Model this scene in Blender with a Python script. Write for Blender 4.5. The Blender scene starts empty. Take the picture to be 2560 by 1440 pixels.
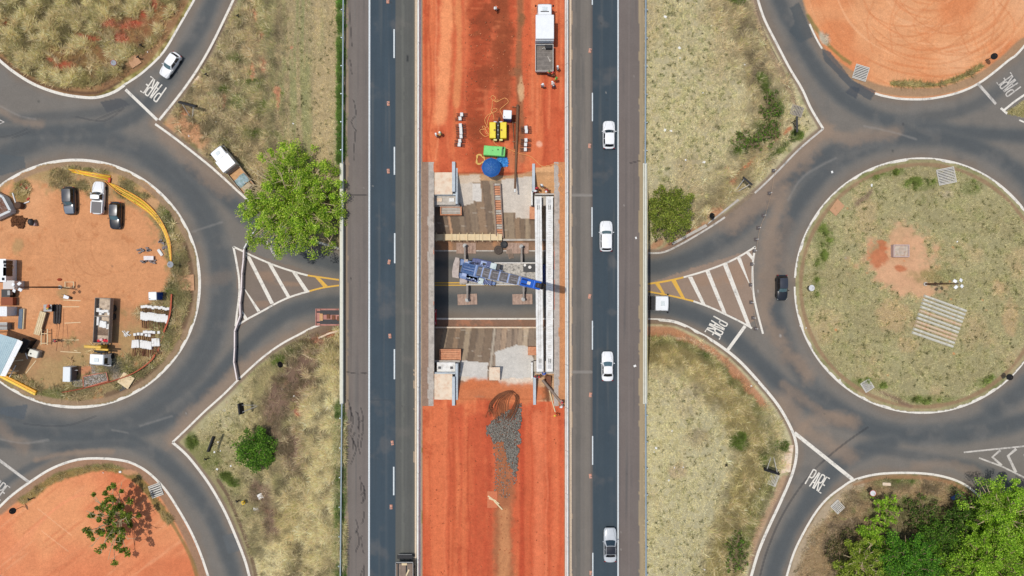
import bpy, bmesh, math, random
import numpy as np
from mathutils import Vector, Matrix
random.seed(7); RNG = np.random.default_rng(11)
SC = bpy.context.scene
COL = SC.collection
PI = math.pi
H = 107.0          # camera height over the lower road, metres
F = 1712.0         # focal length in photograph pixels
ZH = 6.0           # highway level over the lower road
KL = 1.30
SUN = 3.15; SKY = 0.115

def P(px, py, z=0.0):
    s = (H - z) / F
    return Vector(((px - 1280) * s, (720 - py) * s, z))

def lin(c):
    c = c / 255.0
    return c / 12.92 if c <= 0.04045 else ((c + 0.055) / 1.055) ** 2.4
def S(r, g, b):
    return (min(lin(r) / KL, .85), min(lin(g) / KL, .85), min(lin(b) / KL, .85))
def SN(r, g, b):
    return np.array(S(r, g, b), dtype=np.float32)

# ------------------------------------------------------------------ helpers
def smooth(pts, n=8, closed=False):
    out = []; m = len(pts)
    rng = range(m if closed else m - 1)
    for i in rng:
        g = lambda k: pts[k % m] if closed else pts[max(0, min(m - 1, k))]
        p0, p1, p2, p3 = g(i - 1), g(i), g(i + 1), g(i + 2)
        for k in range(n):
            t = k / n
            out.append(tuple(0.5 * ((2 * b) + (-a + c) * t + (2 * a - 5 * b + 4 * c - d) * t * t + (-a + 3 * b - 3 * c + d) * t ** 3)
                             for a, b, c, d in zip(p0, p1, p2, p3)))
    if not closed: out.append(tuple(pts[-1]))
    return out

def arc(cx, cy, r, a0, a1, n=60):
    return [(cx + r * math.cos(math.radians(a0 + (a1 - a0) * i / n)), cy + r * math.sin(math.radians(a0 + (a1 - a0) * i / n))) for i in range(n + 1)]

# ------------------------------------------------------------------ materials
MATS = {}
def nn(nt, t, **kw):
    n = nt.nodes.new(t)
    for k, v in kw.items(): setattr(n, k, v)
    return n
def mat(name, rgb, rough=.6, metal=0.0, var=.18, scale=6.0, bump=0.0, bscale=None, dirt=None, dirt_amt=0.0, coat=0.0, spec=.4, dscale=1.5):
    """Plain surface with large and small tonal variation, optional dirt and bump."""
    if name in MATS: return MATS[name]
    m = bpy.data.materials.new(name); m.use_nodes = True
    nt = m.node_tree; L = nt.links
    b = nt.nodes['Principled BSDF']
    b.inputs['Roughness'].default_value = rough; b.inputs['Metallic'].default_value = metal
    b.inputs['Specular IOR Level'].default_value = spec
    if coat: b.inputs['Coat Weight'].default_value = coat; b.inputs['Coat Roughness'].default_value = .08
    tc = nn(nt, 'ShaderNodeTexCoord')
    nz = nn(nt, 'ShaderNodeTexNoise'); nz.inputs['Scale'].default_value = scale; nz.inputs['Detail'].default_value = 5; nz.inputs['Roughness'].default_value = .65
    L.new(tc.outputs['Object'], nz.inputs['Vector'])
    mr = nn(nt, 'ShaderNodeMapRange'); mr.inputs[1].default_value = .25; mr.inputs[2].default_value = .75
    mr.inputs[3].default_value = 1 - var; mr.inputs[4].default_value = 1 + var
    L.new(nz.outputs['Fac'], mr.inputs[0])
    mul = nn(nt, 'ShaderNodeVectorMath', operation='SCALE'); mul.inputs[0].default_value = rgb
    L.new(mr.outputs[0], mul.inputs['Scale'])
    out = mul.outputs[0]
    if dirt is not None:
        n2 = nn(nt, 'ShaderNodeTexNoise'); n2.inputs['Scale'].default_value = dscale; n2.inputs['Detail'].default_value = 6; n2.inputs['Roughness'].default_value = .7
        L.new(tc.outputs['Object'], n2.inputs['Vector'])
        m2 = nn(nt, 'ShaderNodeMapRange'); m2.inputs[1].default_value = .45; m2.inputs[2].default_value = .7; m2.inputs[3].default_value = 0; m2.inputs[4].default_value = dirt_amt
        L.new(n2.outputs['Fac'], m2.inputs[0])
        mx = nn(nt, 'ShaderNodeMix', data_type='RGBA'); L.new(m2.outputs[0], mx.inputs['Factor'])
        L.new(out, mx.inputs[6]); mx.inputs[7].default_value = (*dirt, 1); out = mx.outputs[2]
    L.new(out, b.inputs['Base Color'])
    if bump:
        n3 = nn(nt, 'ShaderNodeTexNoise'); n3.inputs['Scale'].default_value = bscale or scale * 3; n3.inputs['Detail'].default_value = 4
        L.new(tc.outputs['Object'], n3.inputs['Vector'])
        bp = nn(nt, 'ShaderNodeBump'); bp.inputs['Strength'].default_value = bump; bp.inputs['Distance'].default_value = .05
        L.new(n3.outputs['Fac'], bp.inputs['Height']); L.new(bp.outputs[0], b.inputs['Normal'])
    MATS[name] = m; return m

def vmat(name, rough=.9, amp=.22, s1=1.2, s2=9.0, bump=.35, spec=.2, trans=0.0):
    """Surface whose broad colour comes from the mesh's colour attribute, broken up by noise at three sizes."""
    m = bpy.data.materials.new(name); m.use_nodes = True
    nt = m.node_tree; L = nt.links; b = nt.nodes['Principled BSDF']
    b.inputs['Roughness'].default_value = rough; b.inputs['Specular IOR Level'].default_value = spec
    at = nn(nt, 'ShaderNodeAttribute', attribute_name='Col'); tc = nn(nt, 'ShaderNodeTexCoord')
    fac = None
    for sc, am in ((s1, amp * .5), (s2, amp), (s2 * .28, amp * .6)):
        nz = nn(nt, 'ShaderNodeTexNoise'); nz.inputs['Scale'].default_value = sc; nz.inputs['Detail'].default_value = 4; nz.inputs['Roughness'].default_value = .7
        L.new(tc.outputs['Object'], nz.inputs['Vector'])
        mr = nn(nt, 'ShaderNodeMapRange'); mr.inputs[1].default_value = .3; mr.inputs[2].default_value = .7; mr.inputs[3].default_value = 1 - am; mr.inputs[4].default_value = 1 + am
        L.new(nz.outputs['Fac'], mr.inputs[0])
        if fac is None: fac = mr.outputs[0]
        else:
            mu = nn(nt, 'ShaderNodeMath', operation='MULTIPLY'); L.new(fac, mu.inputs[0]); L.new(mr.outputs[0], mu.inputs[1]); fac = mu.outputs[0]
    sc_ = nn(nt, 'ShaderNodeVectorMath', operation='SCALE'); L.new(at.outputs['Color'], sc_.inputs[0]); L.new(fac, sc_.inputs['Scale'])
    L.new(sc_.outputs[0], b.inputs['Base Color'])
    if bump:
        bp = nn(nt, 'ShaderNodeBump'); bp.inputs['Strength'].default_value = bump; bp.inputs['Distance'].default_value = .06
        L.new(fac, bp.inputs['Height']); L.new(bp.outputs[0], b.inputs['Normal'])
    MATS[name] = m; return m

def leafmat(name, trans=.35):
    m = bpy.data.materials.new(name); m.use_nodes = True
    nt = m.node_tree; L = nt.links; b = nt.nodes['Principled BSDF']
    b.inputs['Roughness'].default_value = .6; b.inputs['Specular IOR Level'].default_value = .25
    at = nn(nt, 'ShaderNodeAttribute', attribute_name='Col'); L.new(at.outputs['Color'], b.inputs['Base Color'])
    tr = nn(nt, 'ShaderNodeBsdfTranslucent'); L.new(at.outputs['Color'], tr.inputs['Color'])
    mx = nn(nt, 'ShaderNodeMixShader'); mx.inputs[0].default_value = trans
    L.new(b.outputs[0], mx.inputs[1]); L.new(tr.outputs[0], mx.inputs[2]); L.new(mx.outputs[0], nt.nodes['Material Output'].inputs['Surface'])
    MATS[name] = m; return m

def paintmat(name, rgb, under, wear=.5):
    """Road paint worn through to the asphalt in patches."""
    m = bpy.data.materials.new(name); m.use_nodes = True
    nt = m.node_tree; L = nt.links; b = nt.nodes['Principled BSDF']; b.inputs['Roughness'].default_value = .75
    tc = nn(nt, 'ShaderNodeTexCoord')
    n1 = nn(nt, 'ShaderNodeTexNoise'); n1.inputs['Scale'].default_value = .9; n1.inputs['Detail'].default_value = 8; n1.inputs['Roughness'].default_value = .78
    L.new(tc.outputs['Object'], n1.inputs['Vector'])
    mr = nn(nt, 'ShaderNodeMapRange'); mr.inputs[1].default_value = .66 - wear * .2; mr.inputs[2].default_value = .78 - wear * .12; mr.inputs[4].default_value = .8
    L.new(n1.outputs['Fac'], mr.inputs[0])
    n2 = nn(nt, 'ShaderNodeTexNoise'); n2.inputs['Scale'].default_value = 5; n2.inputs['Detail'].default_value = 4
    L.new(tc.outputs['Object'], n2.inputs['Vector'])
    m2 = nn(nt, 'ShaderNodeMapRange'); m2.inputs[1].default_value = .3; m2.inputs[2].default_value = .7; m2.inputs[3].default_value = .86; m2.inputs[4].default_value = 1.1
    L.new(n2.outputs['Fac'], m2.inputs[0])
    sc_ = nn(nt, 'ShaderNodeVectorMath', operation='SCALE'); sc_.inputs[0].default_value = rgb; L.new(m2.outputs[0], sc_.inputs['Scale'])
    mx = nn(nt, 'ShaderNodeMix', data_type='RGBA'); L.new(mr.outputs[0], mx.inputs['Factor']); L.new(sc_.outputs[0], mx.inputs[6]); mx.inputs[7].default_value = (*under, 1)
    L.new(mx.outputs[2], b.inputs['Base Color'])
    MATS[name] = m; return m

# ------------------------------------------------------------------ objects
def tag(o, label=None, cat=None, group=None, kind=None):
    if label: o['label'] = label
    if cat: o['category'] = cat
    if group: o['group'] = group
    if kind: o['kind'] = kind
    return o
def thing(name, label, cat, loc=(0, 0, 0), rz=0.0, group=None):
    o = bpy.data.objects.new(name, None); o.empty_display_size = .3
    COL.objects.link(o); o.location = loc; o.rotation_euler = (0, 0, rz)
    return tag(o, label, cat, group)
def copy_thing(root, loc, rz=None, label=None, group=None, scale=None):
    def cp(o, par):
        c = o.copy(); COL.objects.link(c); c.parent = par
        for ch in o.children: cp(ch, c)
        return c
    r = cp(root, None); r.location = loc
    if rz is not None: r.rotation_euler = (0, 0, rz)
    if scale is not None: r.scale = (scale,) * 3 if not hasattr(scale, '__len__') else scale
    if label: r['label'] = label
    if group: r['group'] = group
    return r
def recolor(root, part, m):
    for ch in root.children:
        if ch.name.split('.')[0] == part:
            for i in range(len(ch.material_slots)):
                ch.material_slots[i].link = 'OBJECT'; ch.material_slots[i].material = m
        recolor(ch, part, m)

class MB:
    def __init__(s): s.bm = bmesh.new()
    def box(s, c, d, rz=0.0, bev=0.0, rot=None, seg=1, taper=None):
        M = Matrix.Translation(Vector(c)) @ (rot.to_4x4() if rot is not None else Matrix.Rotation(rz, 4, 'Z'))
        r = bmesh.ops.create_cube(s.bm, size=1.0)
        vs = r['verts']
        for v in vs:
            co = Vector((v.co.x * d[0], v.co.y * d[1], v.co.z * d[2]))
            if taper and v.co.z > 0: co.x *= taper[0]; co.y *= taper[1]
            v.co = co
        if bev:
            es = list({e for v in vs for e in v.link_edges})
            rr = bmesh.ops.bevel(s.bm, geom=es, offset=bev, segments=seg, affect='EDGES', profile=.5)
            vs = list({v for f in rr['faces'] for v in f.verts} | {v for v in vs if v.is_valid})
        for v in vs: v.co = M @ v.co
        return s
    def tube(s, pts, r0, r1=None, n=6, caps=True):
        pts = [Vector(p) for p in pts]; r1 = r0 if r1 is None else r1; rings = []
        m = len(pts)
        for i, p in enumerate(pts):
            d = (pts[min(i + 1, m - 1)] - pts[max(i - 1, 0)])
            if d.length < 1e-6: d = Vector((0, 0, 1))
            d.normalize()
            u = d.cross(Vector((0, 0, 1)) if abs(d.z) < .95 else Vector((1, 0, 0))).normalized(); w = d.cross(u)
            r = r0 + (r1 - r0) * i / max(1, m - 1)
            rings.append([s.bm.verts.new(p + (u * math.cos(2 * PI * k / n) + w * math.sin(2 * PI * k / n)) * r) for k in range(n)])
        for a, b in zip(rings, rings[1:]):
            for k in range(n): s.bm.faces.new((a[k], a[(k + 1) % n], b[(k + 1) % n], b[k]))
        if caps:
            s.bm.faces.new(list(reversed(rings[0]))); s.bm.faces.new(rings[-1])
        return s
    def prism(s, poly, z0, z1):
        a = [s.bm.verts.new((p[0], p[1], z0)) for p in poly]; b = [s.bm.verts.new((p[0], p[1], z1)) for p in poly]
        n = len(poly)
        area = sum(poly[i][0] * poly[(i + 1) % n][1] - poly[(i + 1) % n][0] * poly[i][1] for i in range(n))
        if area < 0: a.reverse(); b.reverse()
        s.bm.faces.new(b); s.bm.faces.new(list(reversed(a)))
        for i in range(n): s.bm.faces.new((a[i], a[(i + 1) % n], b[(i + 1) % n], b[i]))
        return s
    def lathe(s, prof, c=(0, 0, 0), n=20, axis='Z', closed=False):
        rings = []
        for r, z in prof:
            ring = []
            for k in range(n):
                a = 2 * PI * k / n; q = Vector((r * math.cos(a), r * math.sin(a), z))
                if axis == 'X': q = Vector((q.z, q.x, q.y))
                if axis == 'Y': q = Vector((q.x, q.z, q.y))
                ring.append(s.bm.verts.new(Vector(c) + q))
            rings.append(ring)
        for a, b in zip(rings, rings[1:]):
            for k in range(n): s.bm.faces.new((a[k], a[(k + 1) % n], b[(k + 1) % n], b[k]))
        s.bm.faces.new(rings[0]); s.bm.faces.new(rings[-1])
        return s
    def grid(s, rows):
        vs = [[s.bm.verts.new(p) for p in r] for r in rows]
        for a, b in zip(vs, vs[1:]):
            for k in range(len(a) - 1): s.bm.faces.new((a[k], a[k + 1], b[k + 1], b[k]))
        return s
    def loft(s, rings, caps=True):
        vs = [[s.bm.verts.new(p) for p in r] for r in rings]; n = len(vs[0])
        for a, b in zip(vs, vs[1:]):
            for k in range(n): s.bm.faces.new((a[k], a[(k + 1) % n], b[(k + 1) % n], b[k]))
        if caps: s.bm.faces.new(list(reversed(vs[0]))); s.bm.faces.new(vs[-1])
        return s
    def face(s, pts):
        s.bm.faces.new([s.bm.verts.new(p) for p in pts]); return s
    def build(s, name, m, parent=None, smooth=False, origin=None, loc=None, fix=True, rz=0):
        if fix: bmesh.ops.recalc_face_normals(s.bm, faces=s.bm.faces[:])
        if origin is not None:
            o_ = Vector(origin)
            for v in s.bm.verts: v.co -= o_
        me = bpy.data.meshes.new(name); s.bm.to_mesh(me); s.bm.free()
        me.materials.append(m)
        if smooth: me.polygons.foreach_set('use_smooth', [True] * len(me.polygons))
        o = bpy.data.objects.new(name, me); COL.objects.link(o)
        if parent is not None: o.parent = parent
        if parent is None and origin is not None: o.location = origin
        if loc is not None: o.location = loc
        if rz: o.rotation_euler = (0, 0, rz)
        return o

def heading(dx, dy):
    """rotation about Z that turns local +Y to an image direction (x right, y down)."""
    return math.atan2(-dx, -dy)

# ------------------------------------------------------------------ the ground: one height field over the picture's ground plan
stp = 2.5
ext_l = [-30000, -12000, -6000, -3500, -2200, -1500, -1000, -700] + list(range(-500, 0, 20))
xs = np.array(ext_l + list(np.arange(0, 2560.1, stp)) + [2560 - v for v in reversed(ext_l)], dtype=np.float64)
ys = np.array(ext_l + list(np.arange(0, 1440.1, stp)) + [1440 - v for v in reversed(ext_l)], dtype=np.float64)
NX, NY = len(xs), len(ys)
PX, PY = np.meshgrid(xs, ys)
PX = PX.astype(np.float32); PY = PY.astype(np.float32)

def vnoise(X, Y, sx, sy=None, seed=0, oct=3, rough=.55, rot=0):
    sy = sy or sx
    if rot:
        c, s_ = math.cos(math.radians(rot)), math.sin(math.radians(rot)); X, Y = X * c + Y * s_, -X * s_ + Y * c
    out = np.zeros(X.shape, np.float32); amp = 1.0; tot = 0
    for o in range(oct):
        r = np.random.default_rng(seed * 31 + o)
        T = r.random((256, 256)).astype(np.float32)
        fx = X / sx; fy = Y / sy
        ix = np.floor(fx).astype(np.int64); iy = np.floor(fy).astype(np.int64)
        tx = (fx - ix).astype(np.float32); ty = (fy - iy).astype(np.float32)
        tx = tx * tx * (3 - 2 * tx); ty = ty * ty * (3 - 2 * ty)
        a = T[iy & 255, ix & 255]; b = T[iy & 255, (ix + 1) & 255]; c = T[(iy + 1) & 255, ix & 255]; d = T[(iy + 1) & 255, (ix + 1) & 255]
        out += amp * ((a * (1 - tx) + b * tx) * (1 - ty) + (c * (1 - tx) + d * tx) * ty)
        tot += amp; amp *= rough; sx = sx / 2; sy = sy / 2
    return out / tot - .5       # about -0.5..0.5
def sstep(a, b, x):
    t = np.clip((x - a) / (b - a), 0, 1); return t * t * (3 - 2 * t)

def inpoly(poly, X, Y):
    ins = np.zeros(X.shape, bool); n = len(poly)
    for i in range(n):
        x1, y1 = poly[i]; x2, y2 = poly[(i + 1) % n]
        if y1 == y2: continue
        ins ^= ((y1 > Y) != (y2 > Y)) & (X < (x2 - x1) * (Y - y1) / (y2 - y1) + x1)
    return ins
NA = vnoise(PX, PY, 46, seed=1, oct=4); NB = vnoise(PX, PY, 46, seed=2, oct=4)
NF = vnoise(PX, PY, 9, seed=3, oct=2); NG = vnoise(PX, PY, 9, seed=4, oct=2)
NL = vnoise(PX, PY, 160, seed=5, oct=3)

def sl(x0, x1, y0, y1):
    return (slice(max(0, np.searchsorted(ys, y0) - 1), np.searchsorted(ys, y1) + 1), slice(max(0, np.searchsorted(xs, x0) - 1), np.searchsorted(xs, x1) + 1))
def pmask(poly, warp=0, jit=0):
    xa = [p[0] for p in poly]; ya = [p[1] for p in poly]; w = warp + jit
    s_ = sl(min(xa) - w, max(xa) + w, min(ya) - w, max(ya) + w)
    X = PX[s_] + NA[s_] * warp * 1.6 + NF[s_] * jit * 2; Y = PY[s_] + NB[s_] * warp * 1.6 + NG[s_] * jit * 2
    return s_, inpoly(poly, X, Y).astype(np.float32)
def paint(poly, c, a=1.0, warp=10, jit=6):
    s_, m = pmask(poly, warp, jit); m = (m * a)[..., None]
    C[s_] = C[s_] * (1 - m) + np.array(c, np.float32) * m
def blotch(cx, cy, rx, ry, c, a=1.0, rot=0, rough=.9, soft=.5, fine=.5):
    R = max(rx, ry) * 1.6; s_ = sl(cx - R, cx + R, cy - R, cy + R)
    X = PX[s_] - cx; Y = PY[s_] - cy
    if rot:
        q, w = math.cos(math.radians(rot)), math.sin(math.radians(rot)); X, Y = X * q + Y * w, -X * w + Y * q
    d = np.sqrt((X / rx) ** 2 + (Y / ry) ** 2) + NA[s_] * rough + NF[s_] * fine
    m = (sstep(1, 1 - soft, d) * a)[..., None]
    C[s_] = C[s_] * (1 - m) + np.array(c, np.float32) * m
def pdist(pts, s_):
    X = PX[s_]; Y = PY[s_]; D = np.full(X.shape, 1e9, np.float32)
    for (x1, y1), (x2, y2) in zip(pts, pts[1:]):
        dx, dy = x2 - x1, y2 - y1; l2 = dx * dx + dy * dy + 1e-9
        t = np.clip(((X - x1) * dx + (Y - y1) * dy) / l2, 0, 1)
        D = np.minimum(D, np.hypot(X - x1 - t * dx, Y - y1 - t * dy))
    return D
def stroke(pts, w, c, a=1.0, soft=.6, rough=0.0, fine=0.0, within=None):
    """a painted band of half-width w along a line (pixel units)."""
    xa = [p[0] for p in pts]; ya = [p[1] for p in pts]; R = w * 1.5 + 6
    s_ = sl(min(xa) - R, max(xa) + R, min(ya) - R, max(ya) + R)
    d = pdist(pts, s_) / w + NA[s_] * rough + NF[s_] * fine
    m = sstep(1, 1 - soft, d) * a
    if within is not None: m = m * within[s_]
    m = m[..., None]
    C[s_] = C[s_] * (1 - m) + np.array(c, np.float32) * m
# ------------------------------------------------------------------ plan of the place (picture plan coordinates, projected to the ground by P)
ISL_L = (190, 709, 308); ISL_R = (2305, 714, 316)
NW_ARC = smooth([(-500, -150), (-90, 70), (0, 152), (45, 187), (92, 214), (150, 234), (205, 243), (245, 243), (285, 230), (312, 212)], 6) + \
         smooth([(312, 211), (345, 190), (375, 165), (402, 138), (420, 113), (442, 75), (465, 35), (485, 0), (515, -60)], 6)
NW_E = smooth([(608, -60), (583, 0), (562, 45), (530, 110), (500, 163), (470, 208), (440, 248), (398, 300)], 6)
TOPL = [(388, 310)] + smooth([(388, 310), (430, 340), (470, 371), (520, 411), (560, 446), (600, 483), (655, 530), (720, 572), (789, 603), (850, 622)], 6)
TOPR = smooth([(1620, 633), (1660, 630), (1705, 609), (1760, 577), (1805, 548), (1850, 515), (1905, 466), (1950, 422), (2000, 371), (2058, 322)], 6)
NR_W = smooth([(2058, 322), (2028, 272), (2005, 222), (1975, 172), (1945, 115), (1912, 50), (1895, 0), (1878, -60)], 6)
NE_ARC = smooth([(1990, -60), (2006, 0), (2020, 50), (2050, 113), (2085, 158), (2130, 197), (2180, 230), (2225, 243), (2270, 248), (2330, 246), (2400, 230), (2455, 203), (2520, 152), (2560, 116), (2700, -60), (3050, -400)], 6)
SE_ARC = smooth([(3050, 1750), (2700, 1560), (2560, 1400), (2500, 1310), (2470, 1266), (2432, 1226), (2390, 1201), (2330, 1186), (2260, 1182), (2190, 1186), (2135, 1200), (2108, 1216), (2070, 1245), (2040, 1280), (2010, 1330), (1985, 1382), (1967, 1440), (1950, 1500)], 6)
SR_W = smooth([(1860, 1500), (1878, 1440), (1896, 1380), (1921, 1320), (1950, 1258), (1979, 1190), (1991, 1140), (1989, 1103), (1975, 1065), (1945, 1013), (1900, 958), (1850, 904), (1800, 864), (1750, 834), (1700, 809), (1665, 801), (1620, 799)], 6)
BOTL = smooth([(850, 800), (791, 815), (748, 836), (702, 861), (655, 895), (600, 945), (560, 985), (510, 1030), (470, 1069), (431, 1106)], 6)
SW_E = smooth([(431, 1106), (470, 1141), (520, 1206), (560, 1275), (590, 1343), (612, 1400), (623, 1440), (637, 1500)], 6)
SW_ARC = smooth([(537, 1500), (520, 1440), (500, 1381), (475, 1325), (440, 1264), (410, 1220), (375, 1185), (345, 1165), (310, 1152), (250, 1146), (190, 1150), (130, 1171), (75, 1205), (30, 1238), (0, 1266), (-80, 1345), (-500, 1800)], 6)
ROAD = NW_ARC + NW_E + TOPL + [(1084, 627), (1390, 627)] + TOPR + NR_W + NE_ARC + SE_ARC + SR_W + [(1390, 797), (1084, 797)] + BOTL + SW_E + SW_ARC
CIR_L = arc(*ISL_L, 0, 360, 120)[:-1]; CIR_R = arc(*ISL_R, 0, 360, 120)[:-1]
MED_NE = smooth([(2515, 282), (2545, 262), (2600, 225), (2700, 180), (2700, 330), (2600, 305), (2550, 292)], 5, True)

m_road = inpoly(ROAD, PX, PY) & ~inpoly(CIR_L, PX, PY) & ~inpoly(CIR_R, PX, PY) & ~inpoly(MED_NE, PX, PY)
XL0, XL1 = 862, 1054      # highway sheets, at z = ZH
XR0, XR1 = 1412, 1610
corr = (PX > 858) & (PX < 1612)
GAP0, GAP1 = 432, 1000
gap = corr & (PY > GAP0) & (PY < GAP1)

# ---- heights: work on a coarse grid, distances to road and to the embankment crest
gx = np.arange(-520, 3100, 20.0); gy = np.arange(-520, 1980, 20.0)
GX, GY = np.meshgrid(gx, gy)
Rm = inpoly(ROAD, GX, GY) & ~inpoly(CIR_L, GX, GY) & ~inpoly(CIR_R, GX, GY)
rp = np.stack([GX[Rm], GY[Rm]], 1).astype(np.float32)
Dr = np.empty(GX.size, np.float32); pts = np.stack([GX.ravel(), GY.ravel()], 1).astype(np.float32)
for i in range(0, len(pts), 2000):
    d = pts[i:i + 2000, None, :] - rp[None]
    Dr[i:i + 2000] = np.sqrt((d * d).sum(2)).min(1)
Dr = Dr.reshape(GX.shape)
cx_ = np.clip(np.maximum(860 - GX, GX - 1612), 0, None)
cyA = np.where((GY > GAP0 - 8) & (GY < GAP1 + 8), np.minimum(GY - GAP0 + 8, GAP1 + 8 - GY), 0)
Dc = np.hypot(cx_, cyA)
Dr2 = np.clip(Dr - 14, 0, None)
t = Dr2 / (Dr2 + Dc + 1e-3)
Zc = ZH * sstep(0.0, 1.0, t) * np.clip(1 - (Dc - 160) / 200, 0, 1)
def bilin(A, X, Y):
    fx = np.clip((X - gx[0]) / 20.0, 0, len(gx) - 1.001); fy = np.clip((Y - gy[0]) / 20.0, 0, len(gy) - 1.001)
    ix = fx.astype(int); iy = fy.astype(int); tx = fx - ix; ty = fy - iy
    return (A[iy, ix] * (1 - tx) + A[iy, ix + 1] * tx) * (1 - ty) + (A[iy + 1, ix] * (1 - tx) + A[iy + 1, ix + 1] * tx) * ty
HZ = bilin(Zc, PX, PY).astype(np.float32)
DRO = bilin(Dr, PX, PY).astype(np.float32)        # distance to the nearest road, outside it
def zprof(y):
    return np.interp(y, [-1e6, 428, 440, 455, 600, 606, 612, 800, 814, 820, 945, 975, 1004, 1e6],
                     [5.93, 5.9, 5.4, 4.9, 0.55, 0.12, 0, 0, .1, .35, 4.5, 5.2, 5.93, 5.93])
zc = zprof(PY).astype(np.float32)
med = corr & (PX > 1056) & (PX < 1410)
zc = np.where(med & ~gap, 5.93 + NA * .10 + NF * .05, zc)
zc = np.where(med & gap & ((PY < 600) | (PY > 820)), zc + NF * .06, zc)
HZ = np.where(corr, zc, HZ)
# soft swells and roughness off the road
off = np.clip((DRO - 12) / 40, 0, 1) * (~corr)
HZ = HZ + off * (NA * .35 + NF * .12)
HZ = np.where(m_road, 0.0, HZ)
HZ = np.where(~corr & ~m_road, np.maximum(HZ, 0.0), HZ).astype(np.float32)
isl = inpoly(arc(*ISL_L, 0, 360, 80), PX, PY) | inpoly(arc(*ISL_R, 0, 360, 80), PX, PY)
HZ = np.where(isl, np.clip((DRO - 6) / 20, 0, 1) * (.12 + NA * .1), HZ).astype(np.float32)

def gz(px, py):
    ix = int(np.clip(np.searchsorted(xs, px) - 1, 0, NX - 2)); iy = int(np.clip(np.searchsorted(ys, py) - 1, 0, NY - 2))
    tx = (px - xs[ix]) / (xs[ix + 1] - xs[ix]); ty = (py - ys[iy]) / (ys[iy + 1] - ys[iy])
    return float((HZ[iy, ix] * (1 - tx) + HZ[iy, ix + 1] * tx) * (1 - ty) + (HZ[iy + 1, ix] * (1 - tx) + HZ[iy + 1, ix + 1] * tx) * ty)
def hz(px, py):
    """level of the visible surface, bridges and highway included"""
    if (849 < px < 1084 or 1388 < px < 1618): return ZH
    return gz(px, py)
def at(px, py, zr=0.0, z=None):
    """spot on the ground under something seen at (px, py) whose seen surface is zr above it"""
    z = hz(px, py) if z is None else z
    p = P(px, py, z + zr); p.z = z
    return p

# ------------------------------------------------------------------ ground colours
C = np.empty(PX.shape + (3,), np.float32); C[:] = SN(160, 148, 108)
def mixn(mask_noise, lo, hi, c, a=1.0, where=None):
    m = sstep(lo, hi, mask_noise) * a
    if where is not None: m = m * where
    m = m[..., None]; C[:] = C * (1 - m) + np.array(c, np.float32) * m
N1 = vnoise(PX, PY, 26, seed=21, oct=3); N2 = vnoise(PX, PY, 14, seed=22, oct=3); N3 = vnoise(PX, PY, 90, seed=23, oct=4)
NV = vnoise(PX, PY, 12, 240, seed=24, oct=3); NV2 = vnoise(PX, PY, 30, 500, seed=25, oct=3)
# general dry grass variety
mixn(N3, -.05, .2, SN(139, 134, 86)); mixn(N1, .08, .28, SN(118, 118, 66), .75); mixn(-N3, .06, .25, SN(158, 128, 92), .7)
# left, upper bank
LT = [(500, -60), (860, -60), (860, 640), (560, 445), (400, 300)]
paint(LT, SN(158, 142, 108)); s_, m = pmask(LT, 0, 0)
full = np.zeros(PX.shape, np.float32); full[s_] = m; LTm = full
mixn(NV, .02, .2, SN(132, 136, 88), .7, LTm); mixn(NV2, .05, .2, SN(176, 156, 118), .8, LTm); mixn(-N1, .1, .25, SN(116, 122, 66), .7, LTm * (PX < 720))
for x, y, rx, ry in ((655, 90, 12, 26), (660, 165, 12, 30), (692, 225, 12, 14), (632, 180, 8, 35), (560, 250, 9, 28), (695, 250, 9, 40), (730, 120, 8, 6), (640, 40, 14, 30)):
    blotch(x, y, rx, ry, SN(196, 132, 100), .8)
blotch(480, 330, 75, 45, SN(200, 148, 108), .9, 40); blotch(470, 280, 30, 18, SN(205, 130, 92), .8)
for x, y, r in ((590, 150, 25), (640, 220, 40), (600, 260, 35), (560, 225, 20), (655, 270, 30), (625, 330, 26)): blotch(x, y, r, r * .8, SN(92, 106, 44), .75)
# left, lower bank
LB = [(431, 1106), (600, 945), (702, 861), (860, 810), (860, 1500), (637, 1500), (590, 1343), (520, 1206)]
paint(LB, SN(168, 156, 116)); full = np.zeros(PX.shape, np.float32); s_, m = pmask(LB); full[s_] = m; LBm = full
mixn(N1, .02, .2, SN(142, 142, 92), .6, LBm); mixn(N3, .05, .22, SN(132, 122, 86), .6, LBm)
for x, y, rx, ry, r in ((755, 960, 75, 60, -50), (700, 1010, 40, 90, 20), (740, 1120, 50, 60, 0), (680, 1270, 18, 70, -10), (690, 1330, 26, 60, 0)): blotch(x, y, rx, ry, SN(128, 104, 86), .8, r)
for x, y, rx, ry in ((745, 985, 14, 28), (790, 855, 44, 18), (715, 960, 14, 12), (750, 1030, 18, 22), (825, 838, 30, 12), (700, 965, 10, 8), (640, 1100, 12, 10), (567, 1005, 5, 4), (565, 1065, 5, 4), (675, 1275, 10, 5), (735, 990, 12, 20)): blotch(x, y, rx, ry, SN(168, 96, 72), .85)
for x, y, rx, ry in ((740, 880, 40, 24), (700, 900, 26, 24), (480, 1105, 20, 28), (530, 1150, 40, 30), (560, 1190, 24, 20), (585, 1205, 24, 14), (690, 910, 20, 20), (770, 865, 26, 12)): blotch(x, y, rx, ry, SN(88, 104, 46), .75)
blotch(800, 1180, 60, 150, SN(188, 174, 128), .75, -12); blotch(740, 1330, 80, 120, SN(178, 164, 112), .6); blotch(830, 1050, 26, 90, SN(184, 172, 126), .7)
stroke(smooth([(608, 1278), (650, 1281), (668, 1278), (690, 1288), (730, 1294)], 5), 3, SN(70, 52, 38), .8); blotch(668, 1280, 8, 4, SN(200, 90, 60), .9)
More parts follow.
